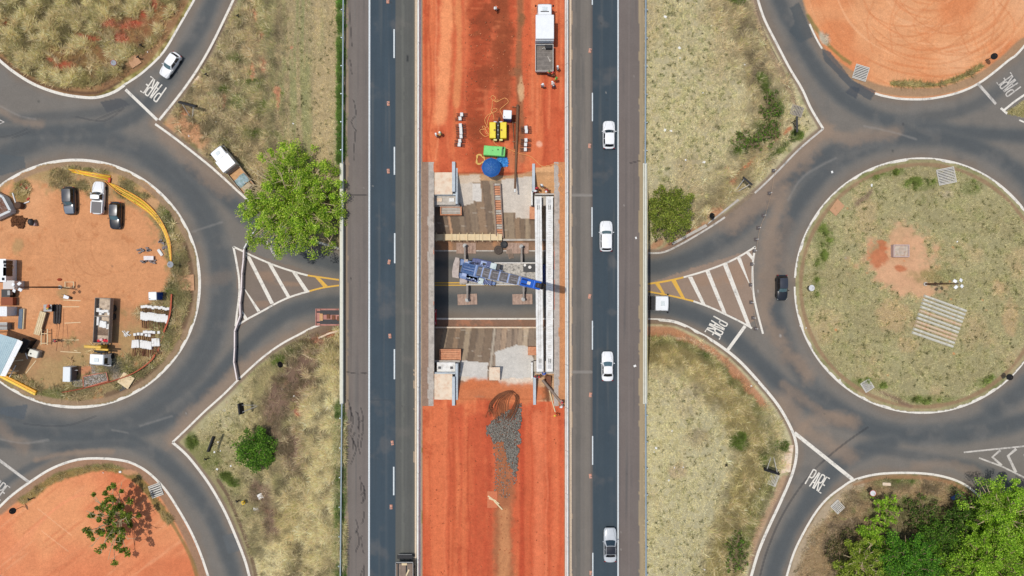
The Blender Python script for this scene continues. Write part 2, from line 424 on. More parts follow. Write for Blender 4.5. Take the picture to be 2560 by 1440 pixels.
for x, y, rx, ry, r in ((745, 950, 95, 75, -50), (690, 1030, 44, 110, 15), (735, 1130, 50, 70, 0), (672, 1290, 22, 90, -10), (780, 880, 60, 34, -30), (640, 1230, 26, 40, 0)): blotch(x, y, rx, ry, SN(120, 96, 80), .85, r, 1.0)
for x, y, rx, ry, r in ((815, 1120, 60, 190, -10), (800, 1330, 70, 170, 4), (690, 1400, 60, 60, 0), (820, 960, 40, 70, 0)): blotch(x, y, rx, ry, SN(204, 192, 148), .9, r, .9)
blotch(560, 1030, 90, 60, SN(182, 172, 136), .8, -40); blotch(520, 1145, 56, 44, SN(124, 122, 72), .7, 0, 1.2)
mixn(-N2, .03, .2, SN(100, 88, 60), .6, LBm * sstep(640, 720, PX)); mixn(-N2, .03, .2, SN(98, 92, 58), .6, LTm * (PX < 700))
# right, upper bank
RT = [(1614, -60), (1880, -60), (1945, 115), (2058, 322), (1850, 515), (1620, 640)]
paint(RT, SN(190, 178, 140), 1, 0, 0); full = np.zeros(PX.shape, np.float32); s_, m = pmask(RT); full[s_] = m; RTm = full
mixn(N2, .03, .2, SN(158, 154, 112), .75, RTm); mixn(N3, .05, .25, SN(176, 158, 122), .7, RTm); mixn(NF, .2, .36, SN(126, 128, 84), .85, RTm); mixn(-NG, .22, .4, SN(120, 116, 78), .6, RTm)
stroke(smooth([(1820, -40), (1850, 60), (1880, 160), (1905, 260), (1900, 350), (1850, 440), (1760, 530), (1680, 600)], 6), 40, SN(150, 134, 96), .7, .8, .8)
for x, y, rx, ry, r in ((1895, 180, 24, 40, -20), (1865, 80, 22, 36, -10), (1880, 130, 16, 20, 0)): blotch(x, y, rx, ry, SN(116, 104, 82), .8, r)
for x, y, rx, ry, r in ((1840, 3, 28, 16, 0), (1935, 265, 26, 55, -15), (1905, 330, 40, 40, 0), (1855, 365, 45, 20, -30), (1910, 215, 15, 40, -20), (1990, 340, 30, 18, -40), (1940, 380, 60, 10, -40), (1790, 575, 10, 12, 0)): blotch(x, y, rx, ry, SN(80, 98, 40), .85, r)
stroke(smooth([(1975, 320), (1940, 352), (1905, 380), (1870, 412), (1840, 440), (1820, 460)], 5), 7, SN(196, 118, 78), .8, .7, .7, .4)
for x, y, rx, ry in ((1830, 455, 16, 12), (1815, 420, 10, 10), (1790, 530, 30, 14), (1668, 620, 44, 8), (1640, 612, 20, 12), (1740, 575, 40, 10)): blotch(x, y, rx, ry, SN(186, 132, 98), .8, -35)
stroke(smooth([(1875, -20), (1895, 60), (1925, 130), (1960, 205), (1985, 265)], 6), 9, SN(166, 142, 116), .9, .5, .2)      # gutter
stroke(smooth([(1890, 20), (1915, 92), (1945, 150), (1975, 215), (1990, 262)], 6), 1.6, SN(94, 74, 62), .9)
# right, lower bank
RB = [(1614, 810), (1700, 815), (1800, 870), (1900, 965), (1975, 1070), (1988, 1140), (1950, 1258), (1890, 1385), (1862, 1500), (1614, 1500)]
paint(RB, SN(190, 180, 142), 1, 0, 0); full = np.zeros(PX.shape, np.float32); s_, m = pmask(RB); full[s_] = m; RBm = full
mixn(N2, .06, .22, SN(164, 156, 116), .7, RBm); mixn(N3, .06, .25, SN(178, 164, 130), .7, RBm); mixn(NF, .24, .4, SN(138, 134, 92), .7, RBm)
stroke(smooth([(1620, 880), (1700, 880), (1770, 930), (1830, 1010), (1870, 1090), (1880, 1180), (1850, 1280), (1810, 1400), (1800, 1470)], 6), 62, SN(152, 138, 84), .9, .55, .7, .3)
stroke(smooth([(1640, 850), (1720, 870), (1800, 925), (1880, 1010), (1920, 1090), (1930, 1180), (1890, 1270), (1850, 1380)], 6), 24, SN(104, 112, 52), .75, .7, .9, .5)
for x, y, rx, ry in ((1850, 1105, 30, 30), (1905, 1145, 20, 30), (1940, 1115, 14, 16), (1840, 1370, 34, 40), (1960, 1120, 12, 22), (1760, 890, 24, 14)): blotch(x, y, rx, ry, SN(76, 100, 40), .8)
blotch(1745, 1095, 40, 30, SN(150, 134, 104), .7); blotch(1690, 1180, 30, 24, SN(172, 148, 118), .6); blotch(1835, 1410, 30, 24, SN(118, 104, 82), .7)
stroke(smooth([(1622, 828), (1680, 832), (1740, 860), (1790, 890), (1850, 945), (1905, 1010)], 6), 17, SN(182, 126, 92), .85, .5, .4)
stroke([(1660, 843), (1730, 850), (1800, 905)], 5, SN(200, 170, 140), .8, .8, .6)
stroke(smooth([(1960, 1200), (1930, 1270), (1895, 1330), (1875, 1400)], 5), 14, SN(176, 140, 112), .8, .6, .6, .4)
# roundabout islands
def disc(cx, cy, r, c): paint(arc(cx, cy, r, 0, 360, 90), c, 1, 0, 0)
disc(*ISL_R, SN(160, 152, 112)); full = np.zeros(PX.shape, np.float32); s_, m = pmask(CIR_R); full[s_] = m; IRm = full
mixn(N3, -.02, .2, SN(152, 142, 104), .9, IRm); mixn(-N3, .05, .25, SN(176, 156, 118), .8, IRm); mixn(N2, .08, .25, SN(130, 130, 84), .7, IRm); mixn(NF, .2, .4, SN(112, 112, 70), .6, IRm)
for x, y, rx, ry, a in ((2250, 655, 125, 78, .9), (2280, 690, 120, 60, .8), (2255, 600, 60, 44, .75), (2235, 790, 55, 60, .3), (2500, 720, 30, 40, .35), (2525, 790, 22, 60, .3), (2540, 670, 26, 40, .25), (2270, 860, 30, 20, .2)): blotch(x, y, rx, ry, SN(212, 164, 126), a)
for x, y, rx, ry in ((2195, 640, 36, 38), (2205, 610, 18, 18), (2250, 670, 18, 10)): blotch(x, y, rx, ry, SN(188, 108, 70), .8)
for x, y, rx, ry in ((2060, 600, 30, 60), (2050, 650, 30, 30), (2170, 440, 60, 16), (2340, 690, 70, 30), (2160, 960, 60, 20), (2330, 1000, 120, 14), (2040, 720, 16, 60), (2420, 470, 40, 26), (2300, 460, 60, 20), (2220, 430, 60, 12), (2470, 955, 40, 20)): blotch(x, y, rx, ry, SN(106, 116, 58), .6)
for i in range(16):
    a = random.uniform(0, 6.28); r = random.uniform(60, 280); blotch(ISL_R[0] + r * math.cos(a), ISL_R[1] + r * math.sin(a), 4, 3, SN(214, 136, 80), .8)
stroke(arc(2305, 714, 303, 0, 360, 120), 7, SN(150, 120, 92), .8, .6, .4)
blotch(2155, 500, 46, 10, SN(120, 98, 82), .8, -40); blotch(2245, 1000, 50, 9, SN(128, 102, 84), .8, 25); blotch(2370, 485, 30, 12, SN(180, 166, 140), .7)
disc(*ISL_L, SN(152, 132, 92)); full = np.zeros(PX.shape, np.float32); s_, m = pmask(CIR_L); full[s_] = m; ILm = full
mixn(N1, .0, .2, SN(122, 122, 70), .8, ILm)
for x, y, rx, ry in ((130, 640, 270, 200), (250, 600, 160, 120), (60, 560, 90, 130), (330, 690, 110, 90), (90, 760, 200, 120)): blotch(x, y, rx, ry, SN(210, 148, 102), 1, 0, .35, .25, .2)
mixn(NL, .0, .25, SN(222, 166, 120), .6, ILm * ((PX < 400) & (PY < 800))); mixn(N2, .16, .3, SN(190, 124, 80), .5, ILm * (PX < 380))
blotch(270, 830, 140, 100, SN(196, 140, 98), .8); blotch(110, 900, 130, 70, SN(186, 140, 100), .8)
for x, y, rx, ry in ((330, 850, 60, 50), (230, 900, 90, 40), (150, 930, 90, 40), (370, 860, 40, 60), (120, 440, 80, 16), (160, 730, 24, 26), (45, 610, 20, 24), (250, 870, 60, 20)): blotch(x, y, rx, ry, SN(168, 144, 98), .6)
for x, y, rx, ry in ((55, 475, 30, 40), (250, 425, 90, 14), (345, 490, 60, 12), (420, 560, 20, 60), (445, 650, 16, 26), (420, 800, 20, 90), (380, 920, 40, 20), (120, 985, 80, 12), (320, 930, 40, 10), (430, 725, 20, 20)): blotch(x, y, rx, ry, SN(98, 104, 52), .75, 0, 1.1)
stroke(arc(190, 709, 299, -120, 120, 90), 9, SN(158, 130, 104), .8, .5, .3)
stroke(arc(190, 709, 289, -20, 22, 30), 8, SN(112, 86, 68), .8, .5, .2); stroke(arc(190, 709, 288, 45, 75, 30), 8, SN(112, 88, 70), .8, .5, .2)
blotch(285, 915, 28, 22, SN(106, 108, 108), .95, 0, .7); blotch(245, 935, 22, 14, SN(178, 168, 156), .8); blotch(293, 940, 16, 12, SN(190, 176, 160), .8); blotch(215, 925, 20, 14, SN(206, 132, 98), .7)
for k in range(9):
    x = random.uniform(120, 300); y = random.uniform(560, 680)
    stroke(arc(x, y, random.uniform(30, 80), random.uniform(0, 120), random.uniform(150, 260), 20), 1.6, SN(186, 124, 82), .45)
# north-west, north-east, south-west, south-east islands
NWp = NW_ARC + [(515, -400), (-500, -400)]
paint(NWp, SN(158, 144, 88), 1, 0, 0); full = np.zeros(PX.shape, np.float32); s_, m = pmask(NWp); full[s_] = m; NWm = full
mixn(N1, -.02, .18, SN(128, 124, 62), .8, NWm); mixn(N2, .1, .25, SN(176, 164, 106), .7, NWm); mixn(-N1, .08, .25, SN(104, 88, 54), .75, NWm); mixn(-N2, .02, .18, SN(90, 76, 44), .75, NWm); mixn(N2, .06, .2, SN(206, 190, 136), .6, NWm); blotch(330, 70, 120, 60, SN(150, 92, 64), .6, -20, 1.2); blotch(200, 150, 140, 40, SN(136, 98, 64), .6, 0, 1.2)
for x, y, rx, ry, r in ((330, 62, 50, 14, -15), (215, 92, 42, 14, 10), (360, 30, 22, 24, 0), (160, 165, 32, 14, 0), (275, 60, 26, 18, -30), (300, 95, 24, 16, 0), (385, 8, 14, 20, 0), (8, 55, 10, 14, 0), (130, 75, 8, 6, 0), (120, 150, 14, 8, 0)): blotch(x, y, rx, ry, SN(172, 82, 58), .85, r, 1.0)
stroke(smooth([(0, 143), (60, 190), (150, 222), (240, 226), (300, 192), (360, 150), (400, 105), (440, 40), (462, 0)], 6), 15, SN(150, 110, 78), .85, .5, .4)
stroke(smooth([(0, 145), (80, 200), (160, 226), (240, 232), (300, 205)], 6), 5, SN(98, 74, 56), .8, .6, .3); blotch(330, 155, 34, 12, SN(192, 144, 108), .9, -30)
NEp = NE_ARC + [(3050, -900), (1990, -900)]
paint(NEp, SN(222, 156, 108), 1, 0, 0); full = np.zeros(PX.shape, np.float32); s_, m = pmask(NEp); full[s_] = m; NEm = full
mixn(NL, -.05, .25, SN(228, 172, 128), .8, NEm); mixn(-NL, .02, .2, SN(212, 130, 82), .75, NEm)
ca = np.hypot(PX - 2330, (PY + 60) * 1.15); th = np.arctan2(PY + 60, PX - 2330) * 220
NR = vnoise(ca, th, 7, 190, seed=41, oct=3)
mixn(NR, .08, .26, SN(206, 126, 78), .55, NEm); mixn(-NR, .16, .3, SN(236, 178, 132), .5, NEm)
for k in range(14):
    stroke(arc(random.uniform(2240, 2420), random.uniform(-90, 0), random.uniform(120, 230), random.uniform(20, 60), random.uniform(90, 160), 30), 1.8, SN(202, 124, 76), .5)
for k in range(8):
    x = random.uniform(2150, 2500); stroke(smooth([(x, 0), (x + random.uniform(-60, 60), 60), (x + random.uniform(-20, 40), 130)], 6), 2.2, SN(210, 132, 84), .5)
stroke(smooth([(1998, 0), (2015, 50), (2043, 112), (2080, 152), (2125, 186), (2175, 214), (2230, 228), (2330, 230), (2400, 214), (2470, 180), (2560, 105)], 6), 14, SN(160, 132, 102), .9, .5, .35)
stroke(smooth([(2020, 40), (2060, 100), (2100, 140), (2125, 158)], 6), 7, SN(110, 116, 62), .7, .7, .8, .6); stroke(smooth([(2230, 208), (2330, 212), (2400, 194), (2455, 165)], 6), 7, SN(112, 122, 58), .8, .6, .8, .6); blotch(2060, 95, 14, 26, SN(196, 186, 164), .8, -35)
SWp = SW_ARC + [(-500, 2400), (537, 2400)]
paint(SWp, SN(220, 138, 94), 1, 0, 0); full = np.zeros(PX.shape, np.float32); s_, m = pmask(SWp); full[s_] = m; SWm = full
mixn(NL, .0, .22, SN(228, 158, 108), .7, SWm); mixn(-NL, .04, .25, SN(208, 116, 76), .7, SWm)
NR2 = vnoise(PX, PY, 120, 8, seed=44, oct=3, rot=-38); mixn(NR2, .1, .28, SN(204, 118, 78), .5, SWm); mixn(-NR2, .16, .3, SN(232, 164, 120), .5, SWm)
for k in range(8): stroke(smooth([(0 + k * 9, 1405 - k * 6), (70 + k * 9, 1330 - k * 8), (150 + k * 8, 1265 - k * 5), (190 + k * 5, 1240)], 6), 1.8, SN(232, 150, 106), .5)
stroke([(95, 1272), (178, 1338)], 1.5, SN(238, 180, 136), .6); stroke([(105, 1328), (170, 1378)], 1.5, SN(238, 180, 136), .6)
stroke(smooth([(0, 1276), (75, 1216), (130, 1182), (190, 1162), (250, 1158), (310, 1164), (360, 1188), (400, 1226), (430, 1270), (465, 1335), (490, 1390), (508, 1440)], 6), 14, SN(150, 122, 98), .9, .5, .3)
stroke(smooth([(60, 1252), (130, 1200), (200, 1178), (270, 1170), (340, 1195), (385, 1250), (420, 1300)], 6), 13, SN(112, 112, 60), .8, .6, .8, .5); stroke(smooth([(420, 1290), (455, 1350), (480, 1400), (492, 1440)], 6), 6, SN(120, 112, 66), .7, .6, .9)
blotch(320, 1180, 26, 9, SN(206, 150, 112), .8)
SEp = SE_ARC + [(1950, 2400), (3050, 2400)]
paint(SEp, SN(150, 126, 94), 1, 0, 0); full = np.zeros(PX.shape, np.float32); s_, m = pmask(SEp); full[s_] = m; SEm = full
mixn(N1, .0, .2, SN(112, 98, 76), .8, SEm); mixn(N3, .02, .2, SN(158, 132, 98), .7, SEm); mixn(-N1, .1, .25, SN(104, 110, 62), .7, SEm * (PY < 1300))
for x, y, rx, ry in ((2230, 1205, 70, 14), (2160, 1240, 20, 12), (2390, 1225, 40, 14), (2260, 1270, 40, 30), (2430, 1260, 30, 30)): blotch(x, y, rx, ry, SN(88, 102, 52), .7)
stroke(smooth([(1980, 1440), (2000, 1385), (2025, 1335), (2055, 1288), (2085, 1255), (2120, 1225), (2150, 1210)], 6), 15, SN(178, 160, 134), .85, .5, .3)
stroke(smooth([(2135, 1212), (2190, 1197), (2260, 1193), (2330, 1197), (2385, 1211), (2425, 1238)], 6), 6, SN(156, 118, 84), .8, .6, .4)
for x, y, rx, ry in ((2300, 1320, 190, 60), (2420, 1290, 90, 50), (2180, 1400, 120, 60), (2400, 1420, 180, 60)): blotch(x, y, rx, ry, SN(92, 88, 56), .75, 0, 1.0)
for x, y, rx, ry in ((2080, 1350, 40, 50), (2130, 1310, 40, 24)): blotch(x, y, rx, ry, SN(108, 92, 78), .7)
paint(MED_NE, SN(140, 130, 86), 1, 4, 4)

# ---- lower road
rd = m_road.astype(np.float32)
m3 = rd[..., None]; base = np.where(m3 > 0, SN(122, 116, 108), 0); C[:] = C * (1 - m3) + base * m3
def inr(A): return A * rd
# distance inside the road to its edge
ed = pdist(CIR_L + CIR_L[:1], sl(-99999, 99999, -99999, 99999)); ed = np.minimum(ed, pdist(CIR_R + CIR_R[:1], sl(-99999, 99999, -99999, 99999))); ed = np.minimum(ed, pdist(ROAD[::2], sl(-99999, 99999, -99999, 99999)))
mixn(-ed / 40 + NA * .5, -.6, -.1, SN(128, 115, 102), .8, rd)
DK = SN(82, 87, 89); DK2 = SN(97, 99, 98)
lanes = [(arc(190, 709, 368, -150, 150, 80), 44, .8), (arc(190, 709, 350, -60, 60, 50), 22, .4),
    (smooth([(545, -30), (500, 70), (450, 150), (390, 235), (320, 300), (200, 325), (0, 330)], 6), 30, .75),
    (smooth([(0, 300), (150, 290), (250, 280), (340, 250)], 6), 22, .5),
    (smooth([(860, 752), (770, 765), (690, 800), (600, 880), (500, 985), (400, 1060), (280, 1090), (120, 1085), (0, 1070)], 6), 30, .85),
    (smooth([(330, 1100), (430, 1170), (500, 1250), (550, 1340), (585, 1440), (600, 1500)], 6), 30, .8),
    (smooth([(0, 1110), (150, 1120), (300, 1110), (400, 1140)], 6), 18, .6), (smooth([(0, 1215), (80, 1165), (170, 1120)], 6), 16, .6),
    (smooth([(470, 420), (560, 490), (650, 570), (740, 630), (860, 668)], 6), 30, .8),
    (smooth([(1930, -40), (1965, 40), (2020, 140), (2090, 230), (2200, 295), (2350, 325), (2560, 340)], 6), 30, .85),
    (arc(2305, 714, 372, 60, 320, 90), 34, .85), (arc(2305, 714, 362, 320, 420, 50), 40, .75),
    (smooth([(1620, 765), (1700, 775), (1790, 815), (1870, 880), (1960, 965), (2080, 1040), (2250, 1085), (2420, 1085), (2600, 1040)], 6), 34, .9),
    (smooth([(1620, 672), (1700, 655), (1790, 612), (1880, 545), (1960, 465), (2060, 390), (2180, 350)], 6), 32, .85),
    (smooth([(2230, 1105), (2130, 1140), (2050, 1215), (1985, 1310), (1945, 1390), (1920, 1480)], 6), 34, .85),
    (smooth([(2150, 1120), (2300, 1140), (2450, 1170), (2560, 1230)], 6), 20, .5), (smooth([(2200, 300), (2350, 290), (2440, 262), (2530, 205)], 6), 24, .5),
    ([(1084, 660), (1390, 660)], 22, .7), ([(1084, 750), (1390, 750)], 30, .8)]
for p, w, a in lanes:
    stroke(p, w, DK2, a, .6, .35, 0, rd); stroke(p, w * .62, DK, a * .75, .7, .35, 0, rd)
NT = vnoise(PX, PY, 60, seed=51, oct=4); mixn(NT, .08, .26, SN(126, 121, 114), .3, rd); mixn(-NT, .12, .3, SN(88, 92, 93), .28, rd)
TAN = SN(154, 132, 112)
for p, w, a in ((smooth([(395, 305), (440, 360), (500, 420), (560, 470)], 5), 24, .75), (smooth([(435, 1100), (520, 1005), (610, 925), (690, 870), (760, 830)], 5), 24, .85), (smooth([(2055, 325), (2000, 390), (1940, 450), (1890, 510), (1830, 560)], 5), 30, .9),
    (smooth([(2060, 330), (2130, 345), (2240, 330)], 5), 20, .7), (smooth([(1960, 470), (1935, 560), (1925, 650), (1920, 720), (1915, 790), (1960, 870), (2020, 930)], 5), 26, .85),
    (smooth([(1990, 1085), (2060, 1040), (2130, 1060)], 5), 22, .7), (smooth([(1960, 1000), (2000, 1060), (2060, 1100), (2120, 1140)], 5), 26, .75), (smooth([(1960, 960), (2040, 1020), (2120, 1050)], 5), 12, .6),
    (smooth([(60, 1120), (20, 1090), (0, 1070)], 5), 20, .6), (smooth([(90, 1150), (180, 1132), (280, 1128)], 5), 9, .8), (smooth([(0, 275), (40, 300), (100, 310)], 5), 14, .6), (smooth([(480, 690), (520, 700), (570, 690)], 5), 18, .35),
    (smooth([(2290, 1165), (2380, 1160), (2440, 1185)], 5), 14, .5), (smooth([(1992, 690), (1960, 640), (1970, 560)], 5), 20, .4), (smooth([(560, 1010), (480, 1060), (450, 1090)], 5), 10, .6)):
    stroke(p, w * 1.35, TAN, a * .74, .95, .9, .4, rd)
paint([(588, 620), (850, 703), (850, 712), (735, 743), (680, 765), (598, 818)], SN(130, 116, 104), .9, 3, 3); paint([(1620, 708), (1880, 622), (1885, 800), (1870, 812), (1740, 752), (1620, 728)], SN(154, 132, 114), .9, 3, 3)
for x, y, rx, ry in ((660, 690, 40, 20), (720, 710, 46, 8), (1760, 700, 70, 20), (1840, 690, 40, 40), (650, 760, 30, 14)): blotch(x, y, rx, ry, SN(160, 130, 106), .5)
# resurfacing patches and tar
for poly, c in (([(1975, 20), (1998, 5), (2020, 60), (2032, 92), (2000, 108), (1972, 76), (1988, 58)], (78, 85, 88)), ([(2055, 122), (2075, 128), (2130, 200), (2190, 228), (2175, 252), (2120, 214), (2060, 150)], (76, 83, 88)),
                ([(2128, 214), (2150, 220), (2140, 246), (2112, 230)], (72, 78, 84)), ([(0, 385), (60, 392), (65, 420), (0, 440)], (88, 94, 96)), ([(0, 1020), (70, 1010), (60, 1050), (0, 1035)], (86, 93, 98)),
                ([(250, 255), (300, 245), (325, 262), (268, 282)], (82, 84, 86)), ([(555, 1340), (595, 1330), (606, 1375), (570, 1385)], (98, 102, 103))):
    paint(poly, SN(*c), .75, 1.5, 1)
for p in ([(1900, 1440), (1915, 1385), (1945, 1310), (1985, 1240), (2040, 1170), (2110, 1110), (2170, 1068)], ):
    stroke(smooth(p, 6), 2.2, SN(62, 62, 64), .8, .5, .2, .2, rd)
for p in ([(0, 343), (30, 338), (68, 322)], [(30, 345), (75, 330)], [(190, 292), (260, 302), (310, 270)], [(240, 300), (300, 275)], [(60, 1060), (160, 1065), (240, 1040)], [(480, 660), (490, 700)]): stroke(smooth(p, 5), 1.8, SN(70, 72, 74), .6, .6, .3, .3, rd)
for p in ([(0, 1098), (60, 1108), (120, 1100)], [(0, 265), (50, 290), (90, 298)], [(2160, 315), (2230, 330), (2290, 348)], [(2090, 395), (2010, 440), (1970, 500)], [(280, 1075), (320, 1082)], [(480, 580), (555, 555)], [(350, 1065), (430, 1040)]): stroke(smooth(p, 5), 4, SN(160, 154, 146), .3, .95, .9, .5, rd)
for k in range(26):
    x = random.choice((random.uniform(0, 620), random.uniform(1640, 2560))); y = random.uniform(240, 1200); blotch(x, y, random.uniform(1.5, 4), random.uniform(1.5, 6), random.choice((SN(60, 62, 64), SN(190, 186, 178), SN(72, 72, 70))), .5 * 1, 0, .5)
C[:] = np.where(m_road[..., None], C, C)
# verge just outside the painted edge: dusty old asphalt
for p in (NW_E, TOPL[:40], BOTL, SW_E, TOPR, NR_W, SR_W):
    stroke(p, 13, SN(132, 112, 96), .85, .45, .25, .1, 1 - rd)
stroke(smooth([(560, 60), (520, 140), (480, 210)], 5), 2, SN(70, 58, 50), .8, .5, .2, .2, 1 - rd)
stroke(smooth([(545, 1200), (570, 1240), (600, 1310), (625, 1380), (640, 1440)], 5), 6, SN(104, 80, 66), .8, .5, .2, 0, 1 - rd)
stroke(smooth([(850, 815), (800, 830), (760, 850), (735, 868)], 5), 9, SN(124, 102, 86), .9, .5, .3, 0, 1 - rd)

CROAD = C.copy()
# ---- highway corridor
full = corr.astype(np.float32)
def col(x0, x1, c, a=1.0, jag=0.0, y0=-1e6, y1=1e6, seedarr=None):
    m = ((PX + NB * jag > x0) & (PX + NB * jag < x1) & (PY > y0) & (PY < y1)).astype(np.float32)[..., None] * a
    C[:] = C * (1 - m) + SN(*c) * m
col(858, 1054, (118, 110, 102)); col(868, 924, (121, 112, 105)); col(858, 870, (150, 132, 112), 1, 8); col(924, 989, (68, 80, 88)); col(989, 1040, (97, 97, 92)); col(1036, 1056, (178, 156, 130), 1, 5)
col(1412, 1614, (118, 108, 102)); col(1412, 1430, (172, 148, 122), 1, 4); col(1430, 1480, (121, 114, 106)); col(1480, 1545, (67, 78, 85)); col(1545, 1600, (118, 108, 102)); col(1598, 1614, (166, 148, 118), 1, 8)
hw = (corr & ((PX < 1054) | (PX > 1412))).astype(np.float32)
for x0, x1, c, a in ((940, 952, (70, 82, 90), .7), (962, 972, (72, 84, 92), .7), (1003, 1010, (112, 112, 104), .6), (1022, 1030, (92, 92, 88), .7), (1440, 1452, (104, 100, 94), .7), (1462, 1472, (128, 120, 110), .6), (1498, 1508, (70, 80, 86), .7), (1524, 1534, (70, 80, 86), .7), (1571, 1574, (128, 118, 112), .7), (880, 890, (126, 118, 110), .5), (906, 914, (114, 106, 100), .6), (1476, 1481, (104, 96, 90), .8), (1036, 1041, (150, 136, 118), .7)):
    col(x0, x1, c, a, 3)
mixn(vnoise(PX, PY, 6, 300, seed=61, oct=2), .1, .35, SN(108, 108, 104), .3, hw); mixn(-vnoise(PX, PY, 5, 200, seed=62, oct=2), .15, .4, SN(72, 76, 78), .3, hw); mixn(NT, .1, .3, SN(126, 118, 110), .25, hw)
def crack(pts, w=1.3, a=.85): stroke([(x + random.uniform(-1, 1), y) for x, y in smooth(pts, 4)], w, SN(52, 50, 50), a, .5)
for k in range(22):
    y = random.uniform(1000, 1440); x = random.uniform(876, 912); crack([(x, y), (x + random.uniform(-8, 8), y + random.uniform(10, 30)), (x + random.uniform(-8, 8), y + random.uniform(30, 60))])
for p in ([(868, 486), (900, 488), (921, 486)], [(868, 930), (895, 934), (920, 931)], [(877, 0), (876, 60), (880, 115)], [(876, 150), (880, 185)], [(884, 250), (890, 285), (878, 305), (892, 330)], [(888, 330), (884, 400)], [(879, 690), (876, 702)], [(1600, 402), (1575, 408)], [(870, 1000), (880, 1040)]): crack(p)
for x0, x1, y in ((1432, 1478, 488), (1432, 1478, 930)): stroke([(x0, y), (x1, y)], 4, SN(146, 140, 132), .8, .5, .5)
stroke([(924, 1000), (988, 1000)], 1.2, SN(66, 74, 80), .6); stroke([(1019, 140), (1019, 152)], 4, SN(52, 54, 56), .8, .8)
for k in range(24): blotch(random.choice((random.uniform(870, 1035), random.uniform(1435, 1600))), random.uniform(0, 1440), 1.6, 2.4, random.choice((SN(60, 58, 56), SN(176, 170, 160))), .6, 0, .4)
mixn(NA, -.1, .25, SN(104, 106, 68), .75, ((PX > 855) & (PX < 867) & ((PY < 400) | (PY > 1010))).astype(np.float32))
stroke([(852, 0), (851, 400)], 8, SN(70, 112, 44), .8, .6, .8, .4); stroke([(848, 1010), (846, 1440)], 8, SN(84, 118, 56), .75, .6, .8, .4)
# median soil
SO = SN(203, 98, 62); medm = (corr & (PX > 1055) & (PX < 1411)).astype(np.float32)
col(1055, 1411, (204, 100, 64))
mixn(NV2, .0, .2, SN(220, 122, 78), .8, medm); mixn(NV, .1, .28, SN(188, 84, 52), .6, medm); mixn(-NV, .12, .3, SN(228, 138, 92), .5, medm); mixn(N1, .1, .3, SN(180, 80, 50), .5, medm)
top = medm * (PY < 440)
for p, w, c, a in (([(1120, -30), (1112, 150), (1100, 300)], 24, (236, 152, 102), .9), ([(1145, -30), (1148, 130), (1140, 260)], 12, (222, 140, 90), .8), ([(1190, 0), (1200, 120), (1190, 250), (1200, 400)], 38, (166, 76, 46), .9), ([(1250, 0), (1260, 120), (1255, 260), (1250, 340)], 32, (150, 78, 48), .9),
    ([(1300, 0), (1300, 60), (1296, 160), (1300, 240), (1305, 400)], 13, (146, 98, 66), .85), ([(1345, 180), (1342, 330)], 4, (226, 128, 86), .8), ([(1375, 180), (1372, 320)], 4, (224, 124, 82), .7), ([(1330, -30), (1335, 20)], 8, (226, 132, 88), .7), ([(1370, -30), (1372, 40)], 6, (226, 132, 88), .7), ([(1064, 0), (1066, 400)], 6, (186, 80, 48), .6)):
    stroke(smooth(p, 6), w, SN(*c), a, .7, .6, .3, top)
for x, y0, y1, w, c, a in ((1078, 1020, 1440, 3, (188, 86, 52), .6), (1112, 1010, 1440, 4, (232, 136, 92), .5), (1124, 1010, 1440, 2.5, (178, 80, 50), .6), (1152, 1020, 1440, 5, (194, 90, 58), .6), (1172, 1060, 1440, 3, (172, 76, 48), .6), (1330, 1030, 1440, 3, (190, 84, 52), .6), (1366, 1020, 1440, 3, (230, 132, 92), .5), (1374, 1010, 1440, 2, (180, 80, 50), .6), (1398, 1020, 1440, 3, (186, 82, 50), .5), (1076, 0, 400, 3, (184, 82, 50), .6), (1092, 0, 400, 3, (236, 150, 104), .5), (1131, 0, 330, 2.5, (196, 108, 66), .7), (1160, 0, 300, 4, (204, 106, 70), .6), (1362, 180, 400, 3, (184, 80, 50), .6), (1398, 0, 400, 4, (190, 84, 52), .5)):
    stroke(smooth([(x + random.uniform(-5, 5), y0 + (y1 - y0) * k / 6) for k in range(7)], 5), w, SN(*c), a, .7, .5, .5, medm)
for k in range(34):
    x = random.uniform(1180, 1300); y = random.choice((random.uniform(0, 400), random.uniform(1020, 1440))); blotch(x, y, random.uniform(4, 14), random.uniform(3, 8), random.choice((SN(134, 66, 40), SN(198, 112, 74), SN(150, 84, 52))), .6, random.uniform(-30, 30), 1.0)
NW_ = vnoise(PX, PY, 40, 7, seed=71, oct=3); mixn(NW_, .1, .26, SN(150, 70, 44), .55, top * ((PX > 1170) & (PX < 1300))); mixn(-NW_, .16, .3, SN(206, 112, 72), .5, top * ((PX > 1160) & (PX < 1310)))
blotch(1303, 225, 9, 40, SN(214, 172, 128), .8, 0, 1.2); blotch(1290, 180, 20, 14, SN(140, 96, 66), .6); blotch(1305, 50, 12, 24, SN(128, 92, 60), .7); blotch(1245, 400, 60, 40, SN(196, 116, 76), .7); blotch(1240, 450, 40, 14, SN(190, 128, 82), .9); blotch(1290, 400, 34, 40, SN(206, 128, 88), .6); blotch(1348, 360, 9, 9, SN(236, 180, 150), .8)
bot = medm * (PY > 990)
